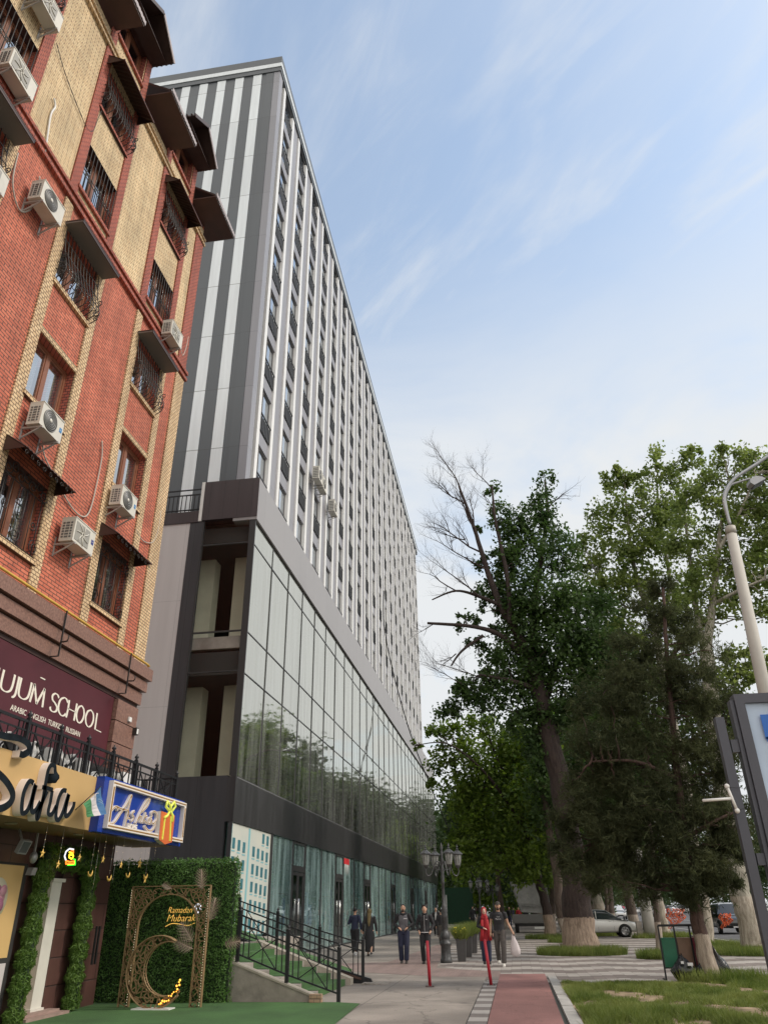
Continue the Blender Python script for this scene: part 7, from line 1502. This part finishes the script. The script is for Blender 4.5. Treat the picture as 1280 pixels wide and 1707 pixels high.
for k, (x, y) in enumerate(((28.5, 211), (36, 214), (44, 211), (52, 212), (31, 222), (39, 222), (60, 214), (48, 222), (66, 212), (26, 226), (57, 224), (73, 215), (80, 212), (35, 229), (45, 229), (15, 213), (53, 230))):
    m_ = (mast_w, mast_r, mast_w, mast_d, mast_w, mast_s)[k % 6]; c_ = copy_tree(m_); c_.location = (x, y, 0); c_.rotation_euler = (0, 0, 0 if k % 2 else pi)
for k, (x, y, m_) in enumerate(((24, 150, mast_s), (28, 158, mast_w), (20.5, 172, mast_r), (33, 165, mast_w), (37, 152, mast_d), (26, 180, mast_w), (16.5, 160, mast_d))):
    c_ = copy_tree(m_); c_.location = (x, y, 0); c_.rotation_euler = (0, 0, -pi/2); c_['label'] = ('silver SUV coming up the open road', 'left white car of the oncoming traffic', 'red car among the oncoming traffic', 'right white car of the oncoming traffic', 'dark sedan at the far kerb of the road', 'farthest white car of the oncoming traffic', 'dark sedan near the kerb behind the white SUV')[k]; c_['group'] = 'oncoming cars on the road'
# grey tipping trailer on the paving
TRG = mat('trailer_grey', (.20, .20, .19), .55, .2, 2, .3); TRD = mat('trailer_dark', (.05, .05, .05), .7, 0, 4, .3)
tr = thing('tipper_trailer', (1.5, 65, 0), 'grey metal tipping trailer with raised bin behind the leaning tree', 'trailer')
b = MB(); b.prism([(.35, 64.0, 1.35), (2.5, 64.0, 1.25), (2.35, 64.6, 3.15), (.15-.45, 64.6, 3.35)], (0, 1.8, .15), TRG)
b.bar((.36, 63.97, 1.36), (-.28, 64.57, 3.34), .08, TRG); b.bar((2.5, 63.97, 1.27), (2.35, 64.57, 3.15), .08, TRG); b.bar((.3, 63.96, 1.9), (2.45, 63.96, 1.8), .07, TRG); b.bar((-.28, 64.57, 3.35), (2.35, 64.57, 3.16), .09, TRG); b.build('bin', tr)
b = MB(); b.box(-.35, 2.5, 63.9, 66.6, .62, 1.2, TRG); b.box(-.2, 2.4, 64.1, 66.4, .4, .62, TRD); b.box(-.3, 2.45, 63.86, 63.9, .66, 1.16, mat('trailer_panel', (.14, .14, .135), .5)); b.box(1.2, 2.2, 63.8, 64.0, .25, .4, SILV); b.build('chassis', tr)
for sx_ in (-.22, 2.05): b = MB(); b.lathe((sx_, 64.5, .42), [(.2, 0), (.40, .01), (.42, .05), (.42, .25), (.40, .29), (.2, .30)], TYRE, 24, ax='X'); b.build('wheel', tr)
# bins, bags, netting, fence, bare pole
bf = thing('recycling_bins', (4.05, 21.9, 0), 'three coloured waste panels, green, brown and maroon, hung in a black frame beside the pine', 'bins')
b = MB(); fx0, fx1, fy = 3.42, 4.52, 21.95
for x in (fx0, fx0+.37, fx0+.73, fx1): b.bar((x, fy, .02 if x in (fx0, fx1) else .3), (x, fy, 1.18), .035, BLACKM)
for z in (1.18, .28): b.bar((fx0, fy, z), (fx1, fy, z), .05 if z > 1 else .03, BLACKM)
b.bar((fx0, fy, .03), (fx0, fy+.45, .03), .035, BLACKM); b.bar((fx1, fy, .03), (fx1, fy+.45, .03), .035, BLACKM); b.build('frame', bf)
for k, (nm, c_) in enumerate((('bin_green', (.012, .13, .07)), ('bin_brown', (.17, .10, .065)), ('bin_maroon', (.13, .012, .03)))):
    b = MB(); x0 = fx0+.03+k*.365; b.prism([(x0, fy-.01, .90), (x0+.325, fy-.01, .90), (x0+.325, fy+.32, .90), (x0, fy+.32, .90)], (0, 0, -.62), mat(nm, c_, .45, 0, 5, .15)); b.box(x0-.005, x0+.33, fy-.02, fy+.325, .885, .91, MATS[nm]); b.build('bin', bf, bev=.01)
PB = mat('black_plastic', (.010, .011, .014), .22, 0, 14, .3, .6, 18)
def sack(loc, rx, ry, rz_, tilt, label, seed):
    b = MB(); b.ball((0, 0, rz_*.9), 1, PB, 16, (rx, ry, rz_)); r = random.Random(seed); ph = [r.uniform(0, 6) for _ in range(6)]
    v2 = []
    for x, y, z in b.v:
        k = 1+.10*sin(x*23+ph[0]+z*11)+.08*sin(y*31+ph[1]-z*17)+.07*sin(z*37+ph[2]+x*19); top = max(0, z/(rz_*1.8)-.62)*2.2; k2 = k*(1-.75*min(1, top)); v2.append((x*k2+tilt*z, y*k2, max(0.0, z*(1+.05*sin(x*40)))+(.10*min(1, top))))
    b.v = [(x+loc[0], y+loc[1], z+loc[2]) for x, y, z in v2]; return tag(b.build('trash_bag', org=loc), label, 'trash bag', 'black trash bags by the pine')
sack((3.78, 21.55, .02), .27, .22, .25, 0, 'large knotted black trash bag in front of the green bin', 1); sack((4.15, 21.5, .02), .17, .16, .15, 0, 'small black trash bag against the pine trunk', 2); sack((4.78, 21.7, .02), .17, .16, .33, -.35, 'tall black trash bag leaning on the right side of the pine trunk', 3)
b = MB(); b.box(3.86, 3.98, 21.32, 21.38, .36, .42, WST); b.box(3.72, 3.78, 21.33, 21.38, .40, .45, WST); tag(b.build('litter', org=(3.85, 21.35, .4)), 'bits of pale litter on top of the large trash bag', 'litter')
NET = mat('orange_net', (.62, .13, .05), .7)
def net(p, w, h, label, seed):
    b = MB(); r = random.Random(seed); n, m_ = 7, 7
    g = [[Vector(p)+Vector((w*(i/n+.12*sin(j*1.3+seed)), .12*sin(i*2+j), -h*j/m_*(1-.45*i/n)+.05*sin(i*3+seed))) for j in range(m_+1)] for i in range(n+1)]
    for i in range(n+1):
        for j in range(m_+1):
            if i < n: b.bar(g[i][j], g[i+1][j], .03, NET)
            if j < m_: b.bar(g[i][j], g[i][j+1], .03, NET)
            if i < n and j < m_ and r.random() < .5: b.bar(g[i][j], g[i+1][j+1], .025, NET)
    tag(b.build('safety_net', org=p), label, 'netting', 'orange safety netting')
net((8.5, 50.5, 1.45), .9, 1.0, 'orange safety netting knotted round the whitewashed plane trunk', 1); net((9.9, 44.0, 1.2), .5, .6, 'loose orange netting hanging near the road edge beside the pine trunk', 2)
b = MB(); b.lathe((7.45, 51.0, 0), [(.36, -.02), (.33, 1), (.27, 6.0), (.2, 11)], mat('concrete_pole', (.33, .32, .29), .8, 0, 1.5, .12), 24); b.box(6.75, 7.05, 50.8, 51.2, 0, .85, WCON); tag(b.build('concrete_pole', org=(7.45, 51, 0)), 'thick smooth grey concrete pole with a small block at its foot', 'pole')
FEN = mat('green_hoarding', (.008, .05, .022), .7, 0, 3, .2)
fn = thing('green_fence', (-7, 104, 0), 'dark green site fence closing the far end of the pavement', 'fence')
b = MB(); b.box(-9.0, -5.2, 104, 104.08, 0, 4.0, FEN); b.build('panel', fn); b = MB(); b.box(-8.55, -8.40, 103.8, 104.0, 0, 3.2, WHITE); b.build('post', fn)
# ------------------------------------------------------------------ roadside lamp mast
MC = mat('mast_concrete', (.45, .435, .40), .8, 0, 2, .08); MM = mat('mast_steel', (.36, .37, .39), .4, .4)
Ym = 14.0; pt_, pb_ = at(1217, 880, Ym), at(1274, 1151, Ym); bx_ = pb_.x-(pt_.x-pb_.x)*(pb_.z/(pt_.z-pb_.z))
ml = thing('lamp_mast', (bx_, Ym, 0), 'tall tapering concrete lamp mast with curved steel arms at the right', 'street lamp')
b = MB(); b.tube([(bx_, Ym, -.05), tuple(pb_), tuple(pt_)], [.135, .112, .093], MC, 24); d_ = (pt_-pb_).normalized(); b.tube([tuple(pt_-d_*.14), tuple(pt_+d_*.02)], .099, mat('mast_collar', (.36, .34, .30), .6), 24); b.build('mast', ml)
def zm(x, y): return at(1160+x*.09375, 760+y*.09375, Ym)
b = MB(); b.tube(catmull([zm(600, 1210), zm(545, 1000), zm(500, 780), zm(545, 590), zm(680, 410), zm(860, 280), zm(1080, 140), zm(1290, 0), zm(1500, -90)], 6), .034, MM, 10); b.build('upper_arm', ml)
b = MB(); b.tube(catmull([zm(600, 1205), zm(540, 900), zm(520, 720), zm(590, 560), zm(640, 505), zm(800, 450), zm(960, 400)], 6), .022, MM, 8); b.build('lower_arm', ml)
b = MB(); b.prism([zm(960, 410), zm(1060, 350), zm(1180, 365), zm(1240, 400), zm(1100, 480), zm(1040, 510), zm(970, 470)], (0, .26, .02), MM); b.prism([Vector(q_)+Vector((0, .02, -.015)) for q_ in (zm(990, 450), zm(1190, 390), zm(1230, 405), zm(1045, 505))], (0, .2, 0), mat('lamp_lens', (.10, .11, .12), .2)); b.build('lamp_head', ml)
# ------------------------------------------------------------------ billboard at the right edge
BBF = mat('billboard_frame', (.065, .068, .085), .45, .2, 3, .1); BBW = mat('banner_vinyl', (.42, .52, .66), .45, 0, 1.2, .12, .5, 3); BBL = mat('banner_blue', (.01, .12, .48), .4)
bb = thing('billboard', (3.8, 8, 0), 'dark steel billboard frame with a pale blue banner at the right edge', 'billboard')
b = MB(); b.box(2.12, 2.205, 7.97, 8.06, 0, 3.26, BBF); b.box(2.22, 2.32, 7.98, 8.06, 2.92, 3.04, BBF); b.box(2.22, 2.32, 7.98, 8.06, 1.92, 2.02, BBF); b.build('post', bb)
b = MB(); b.box(2.33, 2.42, 7.93, 8.08, 1.15, 3.47, BBF); b.box(2.42, 6.3, 7.93, 8.08, 3.38, 3.47, BBF); b.box(2.42, 6.3, 7.93, 8.08, 1.15, 1.24, BBF); b.box(6.3, 6.43, 7.90, 8.12, 1.15, 3.47, BBF)
b.box(2.29, 2.328, 7.96, 8.07, 1.2, 3.42, BBF); b.box(6.5, 6.62, 7.95, 8.1, 0, 3.26, BBF); b.build('frame', bb)
b = MB(); vs = []; nX, nZ = 26, 18
for i in range(nX+1):
    for j in range(nZ+1): x = 2.42+3.88*i/nX; z = 1.24+2.14*j/nZ; e = min(1, (x-2.42)*3); vs.append((x, 7.985-.012*sin(x*9+z*5)*(1-e*.6)-.01*sin(z*13-x*7)*(1-e*.7), z))
b.add(vs, [(i*(nZ+1)+j, (i+1)*(nZ+1)+j, (i+1)*(nZ+1)+j+1, i*(nZ+1)+j+1) for i in range(nX) for j in range(nZ)], BBW, True); bn = b.build('banner', bb)
b = MB(); p_ = at(1272, 1214, 7.96); put_text(b, 'P', .30, (p_.x+.085, 7.955, p_.z-.0), (1, 0, 0), (0, 0, 1), BBL, 1.25, .002, .014); b.box(p_.x+.0, p_.x+.03, 7.953, 7.957, p_.z-.11, p_.z-.09, BBL); q_ = at(1279, 1234, 7.96); put_text(b, 'P', .07, (q_.x+.01, 7.955, q_.z), (1, 0, 0), (0, 0, 1), BBL, 1, .002); b.build('lettering', bn)
b = MB(); c_ = at(1221, 1331, 7.9); l_ = at(1171, 1335, 7.9); b.tube([(c_.x, 7.92, c_.z), (l_.x, 7.9, l_.z)], .013, WHITE, 8); b.tube([(c_.x-.02, 7.92, c_.z+.10), (c_.x+.0, 7.92, c_.z), (c_.x+.02, 7.92, c_.z-.10)], .014, WHITE, 8)
for s_ in (-1, 1): b.ball((c_.x-.02*s_*1.1, 7.92, c_.z+.11*s_), .024, WHITE, 6); b.tube([(c_.x-.02*s_, 7.92, c_.z+.10*s_), (c_.x+.12, 7.93, c_.z+.09*s_)], .002, BLACKM, 4)
tag(b.build('antenna_bracket', org=(c_.x, 7.92, c_.z)), 'white T-shaped bracket wired to the billboard post', 'bracket')
# ------------------------------------------------------------------ overhead cables
CB = mat('cable_black', (.012, .012, .013), .6)
def cable(pts, r, label): b = MB(); b.tube(catmull(pts, 8), r, CB, 6); tag(b.build('cable', org=pts[0]), label, 'cable', None)
cable([at(640, 985, 60), at(640, 1040, 60), at(655, 1120, 62), at(685, 1226, 64), at(722, 1322, 66), at(752, 1392, 68), at(775, 1440, 70), at(800, 1475, 72)], .045, 'long black cable slanting down in front of the tower and glass wall')
cable([at(776, 1431, 62), at(800, 1462, 62), at(822, 1488, 62)], .03, 'pale thin cable running down to the second street lamp')
cable([at(701, 1443, 40), at(706, 1470, 40), at(714, 1512, 40)], .012, 'thin cable hanging beside the shop fronts')
